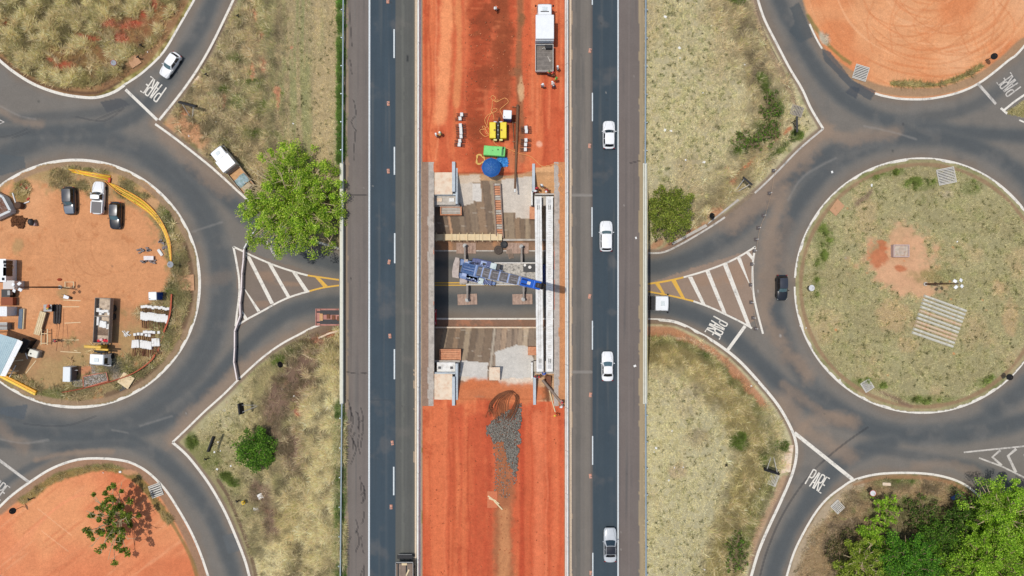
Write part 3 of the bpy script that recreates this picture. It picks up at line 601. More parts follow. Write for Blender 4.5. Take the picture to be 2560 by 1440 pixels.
for p, w, c, a in (([(1100, 1030), (1098, 1200), (1095, 1460)], 28, (218, 118, 76), .8), ([(1130, 1030), (1135, 1200), (1130, 1460)], 5, (190, 88, 54), .7), ([(1190, 1050), (1200, 1200), (1195, 1460)], 34, (190, 84, 54), .8), ([(1258, 1010), (1262, 1150), (1255, 1300), (1258, 1460)], 30, (160, 100, 66), .9), ([(1260, 1350), (1262, 1460)], 22, (206, 140, 92), .8), ([(1345, 1040), (1350, 1200), (1345, 1460)], 20, (222, 122, 82), .8), ([(1385, 1040), (1390, 1250), (1385, 1460)], 14, (218, 116, 76), .7), ([(1305, 1050), (1305, 1460)], 9, (184, 76, 48), .8), ([(1222, 1000), (1224, 1460)], 12, (182, 80, 52), .7)):
    stroke(smooth(p, 6), w, SN(*c), a, .7, .5, .3, bot)
blotch(1215, 970, 60, 34, SN(186, 112, 68), .8); blotch(1240, 1250, 24, 22, SN(212, 134, 92), .8)
stroke(smooth([(1262, 1090), (1265, 1180), (1258, 1300), (1262, 1460)], 6), 34, SN(166, 104, 70), .8, .6, .5, .4, bot); stroke(smooth([(1258, 1280), (1262, 1360), (1256, 1460)], 6), 20, SN(202, 140, 94), .75, .7, .5, .3, bot)
for x, y, rx, ry in ((1215, 60, 30, 40), (1250, 140, 40, 50), (1210, 200, 26, 60), (1275, 90, 24, 60), (1190, 330, 30, 40), (1240, 20, 50, 20), (1290, 300, 16, 60)): blotch(x, y, rx, ry, SN(146, 72, 44), .75, 0, 1.1)
# pit: slopes and ledges
pit = medm * gap
pm = ((corr & (PX > 1055) & (PX < 1411) & (PY > GAP0 + 6) & (PY < GAP1 - 6) & ~m_road).astype(np.float32))[..., None]
C[:] = C * (1 - pm) + SN(150, 122, 100) * pm
stroke([(1145, 444), (1200, 442), (1262, 450), (1335, 436)], 12, SN(212, 168, 124), .9, .5, .4, .3)
m = ((PY < 600) & (PY > 450)) | ((PY > 818) & (PY < 946)); slope = gap & (PX > 1084) & (PX < 1392) & m
slf = slope.astype(np.float32)
for side, y0, y1, lean in ((0, 452, 600, 34), (1, 818, 946, -30)):
    x = 1078; k = 0
    while x < 1392:
        w = random.uniform(11, 20)
        g = random.choice(((150, 130, 108), (162, 142, 118), (138, 118, 98), (174, 154, 128), (128, 110, 92), (160, 134, 108)))
        if side and x > 1240: g = tuple(v + 24 for v in g)
        if random.random() < .14: g = (206, 164, 128) if not side else (190, 176, 156); w = 7
        l0 = lean * (1 - (x - 1084) / 300) * .9
        paint([(x - (0 if side else l0), y0), (x + w - (0 if side else l0), y0), (x + w + (l0 if side else 0), y1), (x + (l0 if side else 0), y1)] if True else 0, SN(*g), 1, 0, .6)
        stroke([(x - (0 if side else l0), y0), (x + (l0 if side else 0), y1)], 1, SN(102, 90, 80), .6, .5)
        for q in range(2):
            yy = random.uniform(y0, y1); stroke([(x, yy), (x + w, yy + random.uniform(-2, 2))], 1, SN(198, 184, 164), .7, .5)
        x += w
mixn(vnoise(PX, PY, 4, 60, seed=81, oct=2), .1, .35, SN(110, 96, 86), .5, slf)
for poly, c in (([(1143, 448), (1182, 452), (1184, 508), (1155, 516), (1143, 500)], (224, 210, 192)), ([(1182, 458), (1202, 460), (1204, 503), (1182, 502)], (230, 222, 210)), ([(1254, 448), (1336, 440), (1336, 545), (1290, 545), (1288, 530), (1256, 532)], (222, 210, 194)), ([(1143, 440), (1200, 436), (1200, 455), (1143, 460)], (226, 204, 178)),
    ([(1150, 900), (1220, 907), (1218, 962), (1150, 946)], (220, 214, 204)), ([(1238, 880), (1292, 862), (1320, 866), (1336, 900), (1336, 970), (1255, 966), (1238, 940)], (216, 211, 201)), ([(1150, 940), (1215, 948), (1218, 966), (1150, 950)], (226, 208, 186)), ([(1250, 945), (1336, 945), (1336, 972), (1256, 968)], (226, 206, 184))):
    paint(poly, SN(*c), .95, 0, 1)
paint([(1340, 420), (1390, 412), (1390, 488), (1340, 488)], SN(222, 170, 120), 1, 3, 3); paint([(1338, 928), (1390, 924), (1390, 1002), (1338, 1004)], SN(208, 168, 130), 1, 3, 3)
blotch(1360, 985, 10, 24, SN(130, 78, 48), .9); stroke([(1366, 940), (1370, 1000)], 7, SN(120, 74, 48), .9, .5, .3)
stroke(smooth([(1150, 985), (1200, 972), (1270, 985), (1334, 985)], 5), 34, SN(210, 124, 80), .95, .5, .5, .3)
blotch(1190, 962, 46, 16, SN(208, 120, 76), .95)
for y0, y1, c in ((602, 626, (150, 120, 96)), (799, 817, (140, 108, 88))): col(1084, 1392, c, 1, 0, y0, y1)
mixn(N1, -.02, .2, SN(196, 144, 104), .8, pit * ((PY > 602) & (PY < 628))); mixn(N1, .0, .2, SN(176, 120, 90), .8, pit * ((PY > 799) & (PY < 818)))
stroke([(1300, 640), (1390, 645)], 8, SN(176, 118, 88), .7, .7, .5); stroke([(1140, 633), (1250, 636)], 4, SN(150, 128, 108), .6, .7, .5)
stroke(smooth([(1262, 722), (1270, 735), (1262, 745), (1280, 738)], 6), 3, SN(60, 56, 52), .7, .6, .8)
# bridge deck tops (the cut edges beside the pit)
gy0, gy1 = GAP0 - 22, GAP1 + 12
for (x0, x1) in ((1054, 1085), (1387, 1412)):
    pass
DECK = C.copy()
def colD(x0, x1, c, jag=0.0):
    m = ((PX + (NB * jag) > x0) & (PX + (NB * jag) < x1)).astype(np.float32)[..., None]
    DECK[:] = DECK * (1 - m) + SN(*c) * m
colD(1052, 1073, (150, 124, 106)); colD(1071, 1086, (186, 176, 164), 8); colD(1385, 1399, (184, 172, 160), 6); colD(1398, 1414, (196, 136, 92), 4)
m = (sstep(.05, .3, NF) * ((PX > 1070) & (PX < 1400)))[..., None] * .35; DECK[:] = DECK * (1 - m) + SN(130, 122, 114) * m

# ------------------------------------------------------------------ build the height field as separate surfaces
vmat('ground_soil_and_turf', .95, .17, .35, 7.0, .35); vmat('asphalt', .92, .12, .5, 16.0, .15, .12); vmat('slope_concrete', .9, .14, .8, 7.0, .3); vmat('highway_asphalt', .92, .10, .3, 18.0, .12, .12); vmat('deck_concrete', .92, .22, 1.0, 9.0, .4)
def sheet(name, fmask, Z, colarr, mname, kind='structure'):
    """mesh of the chosen grid cells, at height Z, coloured from colarr"""
    used = np.zeros((NY, NX), bool)
    used[:-1, :-1] |= fmask; used[1:, :-1] |= fmask; used[:-1, 1:] |= fmask; used[1:, 1:] |= fmask
    idx = -np.ones((NY, NX), np.int64); n = int(used.sum()); idx[used] = np.arange(n)
    z = (np.full((NY, NX), Z, np.float32) if np.isscalar(Z) else Z)[used]
    s_ = (H - z) / F
    co = np.stack([(PX[used] - 1280) * s_, (720 - PY[used]) * s_, z], 1).astype(np.float32)
    a = idx[:-1, :-1][fmask]; b = idx[:-1, 1:][fmask]; c = idx[1:, 1:][fmask]; d = idx[1:, :-1][fmask]
    quads = np.stack([a, d, c, b], 1).astype(np.int32)
    me = bpy.data.meshes.new(name); nf = len(quads)
    me.vertices.add(n); me.vertices.foreach_set('co', co.ravel()); me.loops.add(nf * 4); me.loops.foreach_set('vertex_index', quads.ravel())
    me.polygons.add(nf); me.polygons.foreach_set('loop_start', np.arange(0, nf * 4, 4, dtype=np.int32)); me.polygons.foreach_set('loop_total', np.full(nf, 4, np.int32))
    me.update(); me.polygons.foreach_set('use_smooth', np.ones(nf, bool))
    ca = me.color_attributes.new('Col', 'FLOAT_COLOR', 'POINT')
    ca.data.foreach_set('color', np.concatenate([colarr[used], np.ones((n, 1), np.float32)], 1).astype(np.float32).ravel())
    me.materials.append(MATS[mname])
    o = bpy.data.objects.new(name, me); COL.objects.link(o)
    if kind: o['kind'] = kind
    return o
cellx = (PX[:-1, :-1] + PX[1:, 1:]) / 2; celly = (PY[:-1, :-1] + PY[1:, 1:]) / 2
f_road = m_road[:-1, :-1] & m_road[1:, 1:]
f_slope = slope[:-1, :-1] & slope[1:, 1:]
CG = np.where((m_road & corr)[..., None], CROAD, C)
sheet('ground', ~f_road & ~f_slope, HZ, CG, 'ground_soil_and_turf')
road = sheet('road', f_road, HZ, CG, 'asphalt')
sheet('slope_paving', f_slope, HZ, C, 'slope_concrete')
fl = (cellx > XL0) & (cellx < XL1); fr = (cellx > XR0) & (cellx < XR1)
highway = sheet('highway', fl | fr, ZH, C, 'highway_asphalt')
# ------------------------------------------------------------------ painted markings
UND = S(104, 100, 96)
WHITE = paintmat('road_paint_white', S(232, 225, 211), UND, .68); WHITE2 = paintmat('road_paint_faded', S(206, 199, 188), UND, .95)
YEL = paintmat('road_paint_yellow', S(226, 176, 66), UND, .5); HWW = paintmat('highway_paint_white', S(216, 222, 222), S(96, 100, 104), .2); CREAM = paintmat('highway_paint_cream', S(226, 204, 176), S(150, 130, 112), .6)
def ribbon_pts(pts, w, closed=False):
    L_, R_ = [], []; n = len(pts)
    for i in range(n):
        a = pts[(i - 1) % n] if closed else pts[max(0, i - 1)]; b = pts[(i + 1) % n] if closed else pts[min(n - 1, i + 1)]
        dx, dy = b[0] - a[0], b[1] - a[1]; l = math.hypot(dx, dy) or 1
        nx, ny = -dy / l * w / 2, dx / l * w / 2
        L_.append((pts[i][0] + nx, pts[i][1] + ny)); R_.append((pts[i][0] - nx, pts[i][1] - ny))
    if closed: L_.append(L_[0]); R_.append(R_[0])
    return L_, R_
def marking(name, lines, m, parent, zoff, base=0.0, closed=False):
    mb = MB()
    for pts, w in lines:
        a, b = ribbon_pts(pts, w, closed)
        mb.grid([[P(x, y, base + zoff) for x, y in a], [P(x, y, base + zoff) for x, y in b]])
    return mb.build(name, m, parent)
def offs(pts, d):
    a, b = ribbon_pts(pts, abs(d) * 2); return a if d > 0 else b
def inside(pts, lo=-40, hi=2600):
    return [p for p in pts if lo <= p[0] <= hi and -60 <= p[1] <= 1500]
E = lambda pts, w=5, d=0: (inside(offs(pts, d) if d else pts), w)
for pts, d, w in ((NW_ARC[:55], 0, 7), (NW_ARC[54:], 0, 5.5), (NW_E, 0, 6), (TOPL, 0, 5.5), (BOTL, 0, 5), (SW_E, 0, 6.5), (SW_ARC, 0, 6), (TOPR, 0, 4.5), (NR_W, 0, 6), (SE_ARC, 0, 5.5), (SR_W, 0, 7)):
    for seg in ([inside(pts)] if pts is not TOPR else [inside(pts)[:26], inside(pts)[34:]]):
        if len(seg) > 2: marking('edge_line', [(seg, w)], WHITE if pts not in (TOPR,) else WHITE2, road, .014)
ne = inside(NE_ARC); marking('edge_line', [([p for p in ne if 2023 <= p[0] <= 2056], 4.5)], WHITE, road, .014); marking('edge_line', [([p for p in ne if p[0] >= 2182], 5.5)], WHITE, road, .014)
marking('edge_line', [(arc(190, 709, 309, -130, 128, 90), 7)], WHITE, road, .014)
marking('edge_line', [(arc(2305, 714, 317, 183.5, 360 + 60, 110), 7)], WHITE, road, .014); marking('edge_line', [(arc(2305, 714, 317, 60, 179.5, 90), 7)], WHITE, road, .014)
marking('edge_line', [([(1084, 627), (1392, 627)], 3)], WHITE2, road, .014); marking('edge_line', [([(1084, 797), (1392, 797)], 4)], WHITE, road, .014)
marking('center_line', [([(1000, 707), (1440, 707)], 3), ([(1000, 713), (1440, 713)], 3)], YEL, road, .014)
for a, b, w, m in (((314, 224), (393, 300), 7, WHITE), ((2444, 208), (2490, 260), 7, WHITE2), ((1863, 815), (1818, 877), 8, WHITE), ((1986, 1082), (2132, 1199), 9, WHITE), ((-20, 1137), (72, 1205), 7, WHITE2), ((664, 600), (688, 640), 6, WHITE2)):
    marking('stop_line', [([a, b], w)], m, road, .018)
z4 = lambda pts: [(480 + x / 4.5, 540 + y / 4.5) for x, y in pts]
z5 = lambda pts: [(1400 + x / 4, 600 + y / 4) for x, y in pts]
marking('hatch_outline', [(smooth(z4([(465, 345), (580, 400), (750, 480), (950, 562), (1140, 625), (1300, 668)]), 4), 4.5), (smooth(z4([(500, 1235), (640, 1150), (800, 1065), (960, 975), (1120, 905), (1320, 845)]), 4), 4.5), (smooth(z4([(465, 345), (500, 520), (530, 720), (530, 900), (510, 1060), (490, 1240)]), 4), 5)], WHITE, road, .014)
marking('hatch_outline', [(smooth(z4([(1300, 668), (1450, 690), (1680, 722)]), 4), 4), (smooth(z4([(1320, 845), (1480, 805), (1680, 778)]), 4), 4)], YEL, road, .014)
def quads(name, qs, m, z):
    mb = MB()
    for q in qs: mb.face([P(x, y, z) for x, y in q])
    return mb.build(name, m, road)
quads('hatch_stripe', [z4(q) for q in ([(600, 432), (655, 458), (922, 980), (882, 992)], [(852, 537), (905, 555), (1105, 905), (1070, 918)], [(1122, 627), (1178, 645), (1310, 838), (1266, 848)], [(545, 752), (575, 790), (768, 1066), (735, 1078)], [(535, 1018), (550, 1040), (626, 1152), (592, 1172)])], WHITE, .008)
quads('hatch_stripe', [z4(q) for q in ([(1385, 690), (1436, 694), (1526, 786), (1480, 800)],)], YEL, .008)
marking('hatch_outline', [(smooth(z5([(1235, 373), (1450, 310), (1650, 235), (1800, 162), (1955, 66)]), 4), 4.5), (smooth(z5([(1335, 612), (1500, 672), (1650, 742), (1800, 815), (1920, 882)]), 4), 4.5), (smooth(z5([(1952, 70), (1928, 250), (1930, 480), (1958, 660), (2030, 938)]), 4), 5)], WHITE, road, .014)
marking('hatch_outline', [(smooth(z5([(860, 442), (1060, 412), (1235, 373)]), 4), 4.5), (smooth(z5([(860, 512), (1100, 556), (1335, 612)]), 4), 4)], YEL, road, .014)
quads('hatch_stripe', [z5(q) for q in ([(1280, 372), (1322, 366), (1455, 645), (1412, 630)], [(1454, 313), (1492, 300), (1666, 738), (1622, 718)], [(1630, 250), (1672, 236), (1916, 878), (1866, 845)], [(1770, 186), (1806, 172), (1926, 520), (1906, 470)], [(1860, 132), (1890, 118), (1930, 168), (1926, 205)])], WHITE, .008)
quads('hatch_stripe', [z5(q) for q in ([(946, 432), (990, 428), (1052, 542), (1022, 536)], [(1110, 404), (1156, 398), (1252, 588), (1214, 576)])], YEL, .008)
zE = lambda pts: [(1880 + x / 3.428, 1020 + y / 3.428) for x, y in pts]
marking('hatch_outline', [(zE([(1815, 380), (2330, 328), (2600, 300)]), 4), (zE([(1945, 428), (2140, 500), (2400, 628)]), 4)], WHITE2, road, .014)
marking('hatch_stripe', [(zE([(2130, 362), (2060, 420), (2140, 492)]), 6), (zE([(2265, 350), (2195, 410), (2262, 552)]), 7), (zE([(2420, 330), (2340, 400), (2400, 620)]), 7)], WHITE2, road, .008)
marking('edge_line', [([(2508, 277), (2535, 255), (2600, 210)], 5)], WHITE, road, .014); marking('edge_line', [([(2502, 270), (2518, 284)], 6)], WHITE, road, .02); marking('edge_line', [([(2548, 300), (2575, 312)], 4)], WHITE, road, .014); marking('edge_line', [([(-20, 290), (10, 305), (-20, 318)], 3.5)], WHITE2, road, .014)
GLY = {'P': [[(0, 0), (0, 1)], [(0, 1), (.75, 1), (1, .9), (1, .62), (.75, .5), (0, .5)]],
       'A': [[(0, 0), (.38, 1), (.62, 1), (1, 0)], [(.16, .33), (.84, .33)]],
       'R': [[(0, 0), (0, 1)], [(0, 1), (.75, 1), (1, .9), (1, .62), (.75, .5), (0, .5)], [(.3, .5), (1, 0)]],
       'E': [[(1, 1), (0, 1), (0, 0), (1, 0)], [(0, .5), (.8, .5)]]}
def word(cx, cy, up, hh, ww, m, txt='PARE', sw=3.3):
    l = math.hypot(*up); ux, uy = up[0] / l, up[1] / l; rx, ry = -uy, ux
    mb = MB(); n = len(txt); lw = ww / n * .74; k = 0
    for i, ch in enumerate(txt):
        x0 = -ww / 2 + i * ww / n
        for st in GLY[ch]:
            pts = [(cx + rx * (x0 + a * lw) + ux * (b - .5) * hh, cy + ry * (x0 + a * lw) + uy * (b - .5) * hh) for a, b in st]
            A, B = ribbon_pts(pts, sw); k += 1
            mb.grid([[P(x, y, .010 + .0008 * k) for x, y in A], [P(x, y, .010 + .0008 * k) for x, y in B]])
    return mb.build('road_lettering', m, road)
word(382, 222, (-.57, .82), 44, 52, WHITE); word(2521, 210, (-.8, .6), 42, 48, WHITE2); word(1790, 821, (.88, .47), 40, 48, WHITE); word(2045, 1204, (.5, -.86), 42, 50, WHITE); word(-4, 1222, (.6, -.8), 40, 50, WHITE2)
# highway lines
def vline(name, x0, x1, y0, y1, w, m, z=.012):
    n = 12; pts = [(x0 + (x1 - x0) * (k / n), y0 + (y1 - y0) * (k / n)) for k in range(n + 1)]
    return marking(name, [(pts, w)], m, highway, z, ZH)
vline('edge_line', 923.8, 922.3, -200, 1640, 4.2, HWW); vline('edge_line', 1545.2, 1545.2, -200, 1640, 3.4, HWW)
vline('edge_line', 1040.3, 1038.6, -200, 1640, 2.6, CREAM); vline('edge_line', 1426.6, 1427.6, -200, 1640, 2.8, CREAM)
mb_ = [(985.2, 73, 145), (986, 367, 437), (986.8, 583, 658), (986, 873, 948), (984.3, 1167, 1238), (984, 1460, 1530), (985, -220, -148)]
for x, a, b in mb_: vline('lane_line', x, x, a, b, 3.4, HWW)
for x, a, b in ((1480.8, -60, 12), (1481, 232, 303), (1480, 518, 592), (1481, 802, 874), (1481.5, 1090, 1162), (1482, 1382, 1455)): vline('lane_line', x, x, a, b, 2.8, HWW)

# ------------------------------------------------------------------ bridges
conc = mat('concrete', S(196, 188, 176), .85, var=.16, scale=1.2, bump=.25, bscale=14, dirt=S(150, 134, 116), dirt_amt=.55)
conc_l = mat('concrete_pale', S(222, 220, 204), .8, var=.08, scale=1.5, dirt=S(176, 172, 152), dirt_amt=.5)
conc_w = mat('concrete_new', S(238, 236, 230), .75, var=.09, scale=1.1, dirt=S(192, 184, 172), dirt_amt=.75, bump=.1, bscale=20)
conc_b = mat('concrete_blue_grey', S(192, 200, 204), .8, var=.1, scale=2, dirt=S(150, 150, 146), dirt_amt=.4)
cream_c = mat('concrete_dusty', S(232, 212, 186), .9, var=.1, scale=1.0, dirt=S(206, 150, 112), dirt_amt=.6)
steel = mat('galvanised_steel', S(190, 204, 210), .45, .5, var=.12, scale=3)
def zb(px, py, z): return P(px, py, z)
def pxbox(mb, x0, x1, y0, y1, z0, z1, bev=0.0, zref=None):
    """upright block whose top covers the given picture-plan rectangle when its top is at z1"""
    zr = z1 if zref is None else zref
    a = P(x0, y1, zr); b = P(x1, y0, zr)
    mb.box(((a.x + b.x) / 2, (a.y + b.y) / 2, (z0 + z1) / 2), (b.x - a.x, b.y - a.y, z1 - z0), bev=bev); return mb
def bridge(name_lab, x0, x1, px0, px1, colx):
    base = P((x0 + x1) / 2, 710, ZH); base.z = 0
    t = thing('bridge', name_lab, 'bridge', base)
    o = sheet('deck_top', (cellx > x0) & (cellx < x1) & (celly > GAP0 - 26) & (celly < GAP1 + 14), ZH - .014, DECK, 'deck_concrete', None)
    o.parent = t; o.location = -base
    mb = MB(); pxbox(mb, x0 + 1.5, x1 - 1.5, GAP0 - 20, GAP1 + 8, 4.95, ZH - .03, zref=ZH); mb.build('deck', conc, t, origin=base)
    for k in range(5):
        xx = x0 + 18 + (x1 - x0 - 36) * k / 4
        mb = MB(); pxbox(mb, xx - 5, xx + 5, 470, 950, 3.9, 4.94, zref=ZH); mb.build('beam', conc, t, origin=base)
    mb = MB(); w = px1 - px0
    pxbox(mb, px0, px1, 408, 1010, ZH - .35, ZH + .30, zref=ZH + .3); pxbox(mb, px0 + w * .42, px1 - w * .16, 409, 1009, ZH + .30, ZH + .86, .03)
    mb.build('parapet', conc_l, t, origin=base)
    return t
b1 = bridge('older road bridge carrying the carriageway left of the construction pit, tree overhanging its parapet', 848, 1086, 849.5, 859, 0)
b2 = bridge('older road bridge carrying the carriageway right of the pit, three white cars driving along it', 1386, 1619, 1608, 1618, 1)

# ------------------------------------------------------------------ guardrails, barriers, delineators
def guardrail(label, pts, side):
    p0 = at(*pts[0], 0, ZH); p0.z = ZH
    t = thing('guardrail', label, 'guardrail', P(*pts[0], ZH))
    mb = MB(); w = [P(x, y, ZH + .75) for x, y in pts]
    for k, zz in ((0, .62), (1, .74), (2, .68)):
        a = [Vector((p.x + (.04 if k == 2 else -.03) * side, p.y, ZH + zz)) for p in w]; mb.tube(a, .085 if k != 2 else .06, n=5)
    mb.build('rail', steel, t, origin=t.location)
    y0, y1 = pts[0][1], pts[-1][1]; n = int(abs(y1 - y0) / 66)
    for k in range(n):
        y = y0 + (y1 - y0) * (k + .5) / n; x = np.interp(y, sorted((y0, y1)), [p[0] for p in (pts if y1 > y0 else pts[::-1])][::len(pts) - 1])
        q = P(x, y, ZH + .5); mb = MB(); mb.box((q.x + .17 * side, q.y, ZH + .25), (.14, .12, .95)); mb.build('post', steel, t, origin=t.location)
guardrail('long thin steel guardrail at the left verge, above the big green tree', [(858.3, -150), (855.3, 410)], -1)
guardrail('long thin steel guardrail at the left verge, below the bridge beside the dead brown grass', [(854, 1008), (849, 1600)], -1)
guardrail('long thin steel guardrail at the right verge beside the pale upper bank', [(1615.5, -150), (1613.5, 412)], 1)
guardrail('long thin steel guardrail at the right verge beside the pale lower bank', [(1614.5, 1005), (1616, 1600)], 1)
barr = mat('barrier_concrete', S(242, 240, 232), .8, var=.08, scale=1.5, dirt=S(176, 166, 152), dirt_amt=.6, bump=.1, bscale=18)
prof = [(-.3, 0), (-.3, .07), (-.15, .28), (-.075, .83), (.075, .83), (.15, .28), (.3, .07), (.3, 0)]
mb = MB(); Ls = 6.26
mb.loft([[(x, -Ls / 2, z) for x, z in prof], [(x, Ls / 2, z) for x, z in prof]])
nb = mb.build('barrier_segment', barr)
tag(nb, 'pale precast concrete barrier segment in the row left of the orange median soil', 'barrier', 'concrete barriers left of the median soil')
nb2 = None; first = True
for side, x0, x1, lab, g in ((0, 1048.2, 1046.6, 'pale precast concrete barrier segment in the row left of the orange median soil', 'concrete barriers left of the median soil'), (1, 1417.2, 1418.2, 'pale precast concrete barrier segment in the row right of the orange median soil', 'concrete barriers right of the median soil')):
    off = 2 if side else 57
    for k in range(-2, 15):
        y = off + 107 * k
        if y < -60 or y > 1500: continue
        x = x0 + (x1 - x0) * y / 1440; q = P(x, y, ZH + .03)
        if first: o = nb; first = False
        else: o = nb.copy(); COL.objects.link(o)
        o['label'] = lab; o['group'] = g; o.location = (q.x, q.y, ZH + .012); o.rotation_euler = (0, 0, (random.random() - .5) * .004); o.scale = (.96, 1, 1)
salmon = mat('salmon_rubber', S(214, 156, 132), .8, var=.2, scale=8, dirt=S(150, 110, 92), dirt_amt=.5); white_pl = mat('white_plastic', S(238, 236, 232), .5, var=.06); dark_rub = mat('dark_rubber', S(48, 46, 46), .8)
dl = thing('delineator', 'upright white delineator on a salmon base, in the left carriageway', 'delineator', group='delineators on the left carriageway')
mb = MB(); mb.box((0, 0, .05), (.42, .72, .1), bev=.03); mb.box((0, .25, .12), (.26, .14, .06), bev=.02); mb.box((0, -.25, .12), (.26, .14, .06), bev=.02); mb.build('base', salmon, dl)
mb = MB(); mb.lathe([(.06, .08), (.045, .5), (.045, .95), (.02, 1.0)], n=10); mb.build('post', white_pl, dl)
mb = MB(); mb.lathe([(.052, .62), (.052, .76)], n=10); mb.build('reflector', mat('orange_reflector', S(232, 110, 60), .4), dl)
fl_ = True
for xs_, lab, g in (((970, 3), (971, 259), (971, 428), (973, 655), (975, 840), (981, 1107), (978, 1267)), 'upright white delineator on a salmon base, in the left carriageway', 'delineators on the left carriageway'), (((1475, 127), (1474, 365), (1474, 741), (1476, 987), (1476, 1190), (1477, 1432)), 'upright white delineator on a salmon base, in the right carriageway', 'delineators on the right carriageway'):
    for x, y in xs_:
        q = P(x, y, ZH); q.z = ZH + .006
        if fl_: dl.location = q; fl_ = False
        else: copy_thing(dl, q, random.uniform(-.2, .2), lab, g, .95)

# ------------------------------------------------------------------ construction pit
wood = mat('timber_cream', S(232, 210, 168), .8, var=.16, scale=3, bump=.2, dirt=S(196, 158, 108), dirt_amt=.5)
wood_o = mat('formwork_orange', S(212, 150, 112), .8, var=.25, scale=4, dirt=S(170, 92, 60), dirt_amt=.6); wood_g = mat('timber_grey', S(148, 128, 112), .9, var=.25, scale=3, bump=.3, dirt=S(112, 96, 82), dirt_amt=.5)
wood_m = mat('timber_mat', S(184, 156, 138), .9, var=.2, scale=2, bump=.3, dirt=S(120, 96, 84), dirt_amt=.6); rust = mat('rusty_steel', S(122, 78, 54), .85, var=.3, scale=6)
dark = mat('dark_metal', S(48, 46, 46), .6, var=.25); black = mat('black_paint', S(30, 30, 32), .5, var=.2); grey_m = mat('grey_metal', S(148, 148, 146), .5, .3, var=.15)
def struct_thing(name, label, cat, px, py, z=0):
    return thing(name, label, cat, P(px, py, z))
def parts(t, lst):
    for name, m, fn in lst:
        mb = MB(); fn(mb); mb.build(name, m, t, origin=t.location)
# north-west abutment
t = struct_thing('abutment', 'pale concrete abutment at the upper left corner of the pit with two bearing pads', 'abutment', 1112, 480, 4)
parts(t, [('slab', cream_c, lambda b: pxbox(b, 1086, 1131, 409, 486, 3.2, 5.85)), ('bearing_shelf', conc, lambda b: pxbox(b, 1086, 1139, 490, 512, 2.2, 4.8)),
          ('back_wall', conc_b, lambda b: pxbox(b, 1084, 1140, 484, 488, 3, 5.6)), ('wing_wall', conc_b, lambda b: (pxbox(b, 1130, 1138, 404, 479, 3, 6.45, .02))), ('wing_wall', conc_b, lambda b: pxbox(b, 1139, 1144, 420, 510, 2.5, 5.95, .02)),
          ('bearing_pad', cream_c, lambda b: pxbox(b, 1093, 1105, 495, 504, 4.8, 4.96)), ('bearing_pad', conc_w, lambda b: pxbox(b, 1123, 1135, 495, 504, 4.8, 4.96)), ('footing', conc, lambda b: pxbox(b, 1084, 1150, 512, 516, 2, 3.9))])
t = struct_thing('abutment', 'pale concrete abutment at the lower left corner of the pit, two square dark-centred bearing pads', 'abutment', 1112, 930, 4)
parts(t, [('slab', cream_c, lambda b: pxbox(b, 1083, 1131, 935, 1000, 3.2, 5.85)), ('bearing_shelf', conc_w, lambda b: pxbox(b, 1092, 1138, 906, 931, 2.2, 4.8)),
          ('back_wall', conc_b, lambda b: pxbox(b, 1084, 1138, 931, 935.5, 3, 5.7)), ('wing_wall', conc_b, lambda b: pxbox(b, 1130, 1137.5, 942, 1014, 3, 6.45, .02)), ('wing_wall', conc_b, lambda b: pxbox(b, 1138.5, 1144.5, 909, 1000, 2.5, 5.95, .02)), ('footing', conc, lambda b: pxbox(b, 1084, 1150, 901, 906, 2, 3.9))])
for x in (1099, 1129):
    q = MB(); pxbox(q, x - 5.5, x + 5.5, 914, 924, 4.8, 4.96); pad = q.build('bearing_pad', conc_w, t, origin=t.location)
    q = MB(); pxbox(q, x - 3.5, x + 3.5, 916, 922.5, 4.961, 5.0); q.build('rubber', mat('bearing_rubber', S(86, 84, 84), .7), pad, origin=t.location)
t = struct_thing('abutment', 'concrete abutment at the upper right of the pit, under the white girders', 'abutment', 1362, 490, 4)
parts(t, [('bearing_shelf', conc, lambda b: pxbox(b, 1336, 1387, 489, 514, 2.2, 4.75)), ('wing_wall', conc_b, lambda b: pxbox(b, 1330.5, 1337.5, 409, 478, 3.5, 6.25, .02)), ('wing_wall', conc_w, lambda b: pxbox(b, 1328, 1331.5, 478, 513, 2.5, 5.2)), ('back_wall', conc, lambda b: pxbox(b, 1338, 1388, 483.5, 487, 3.0, 5.9)), ('formwork', wood_o, lambda b: pxbox(b, 1324, 1350, 516, 548, 1.5, 3.2))])
t = struct_thing('abutment', 'concrete abutment at the lower right of the pit, under the white girders', 'abutment', 1362, 926, 4)
parts(t, [('bearing_shelf', conc, lambda b: pxbox(b, 1334, 1387, 903, 929, 2.2, 4.75)), ('wing_wall', conc_b, lambda b: pxbox(b, 1333, 1340, 944, 1012, 3.5, 6.25, .02)), ('wing_wall', conc_w, lambda b: pxbox(b, 1328, 1332, 906, 946, 2.5, 5.2)), ('back_wall', conc, lambda b: pxbox(b, 1340, 1388, 931, 934, 3, 5.8)), ('formwork', wood_o, lambda b: pxbox(b, 1320, 1345, 867, 888, 1.5, 3.2))])
# retaining wall strips along the pit's road
t = struct_thing('retaining_wall', 'low concrete toe wall along the upper side of the road in the pit', 'wall', 1240, 601); parts(t, [('wall', conc, lambda b: pxbox(b, 1256, 1392, 597, 602, 0, .9, .02))])
t = struct_thing('retaining_wall', 'low pale concrete toe wall along the lower side of the road in the pit', 'wall', 1240, 818); parts(t, [('wall', cream_c, lambda b: pxbox(b, 1084, 1392, 817, 820.5, 0, .7, .02))])
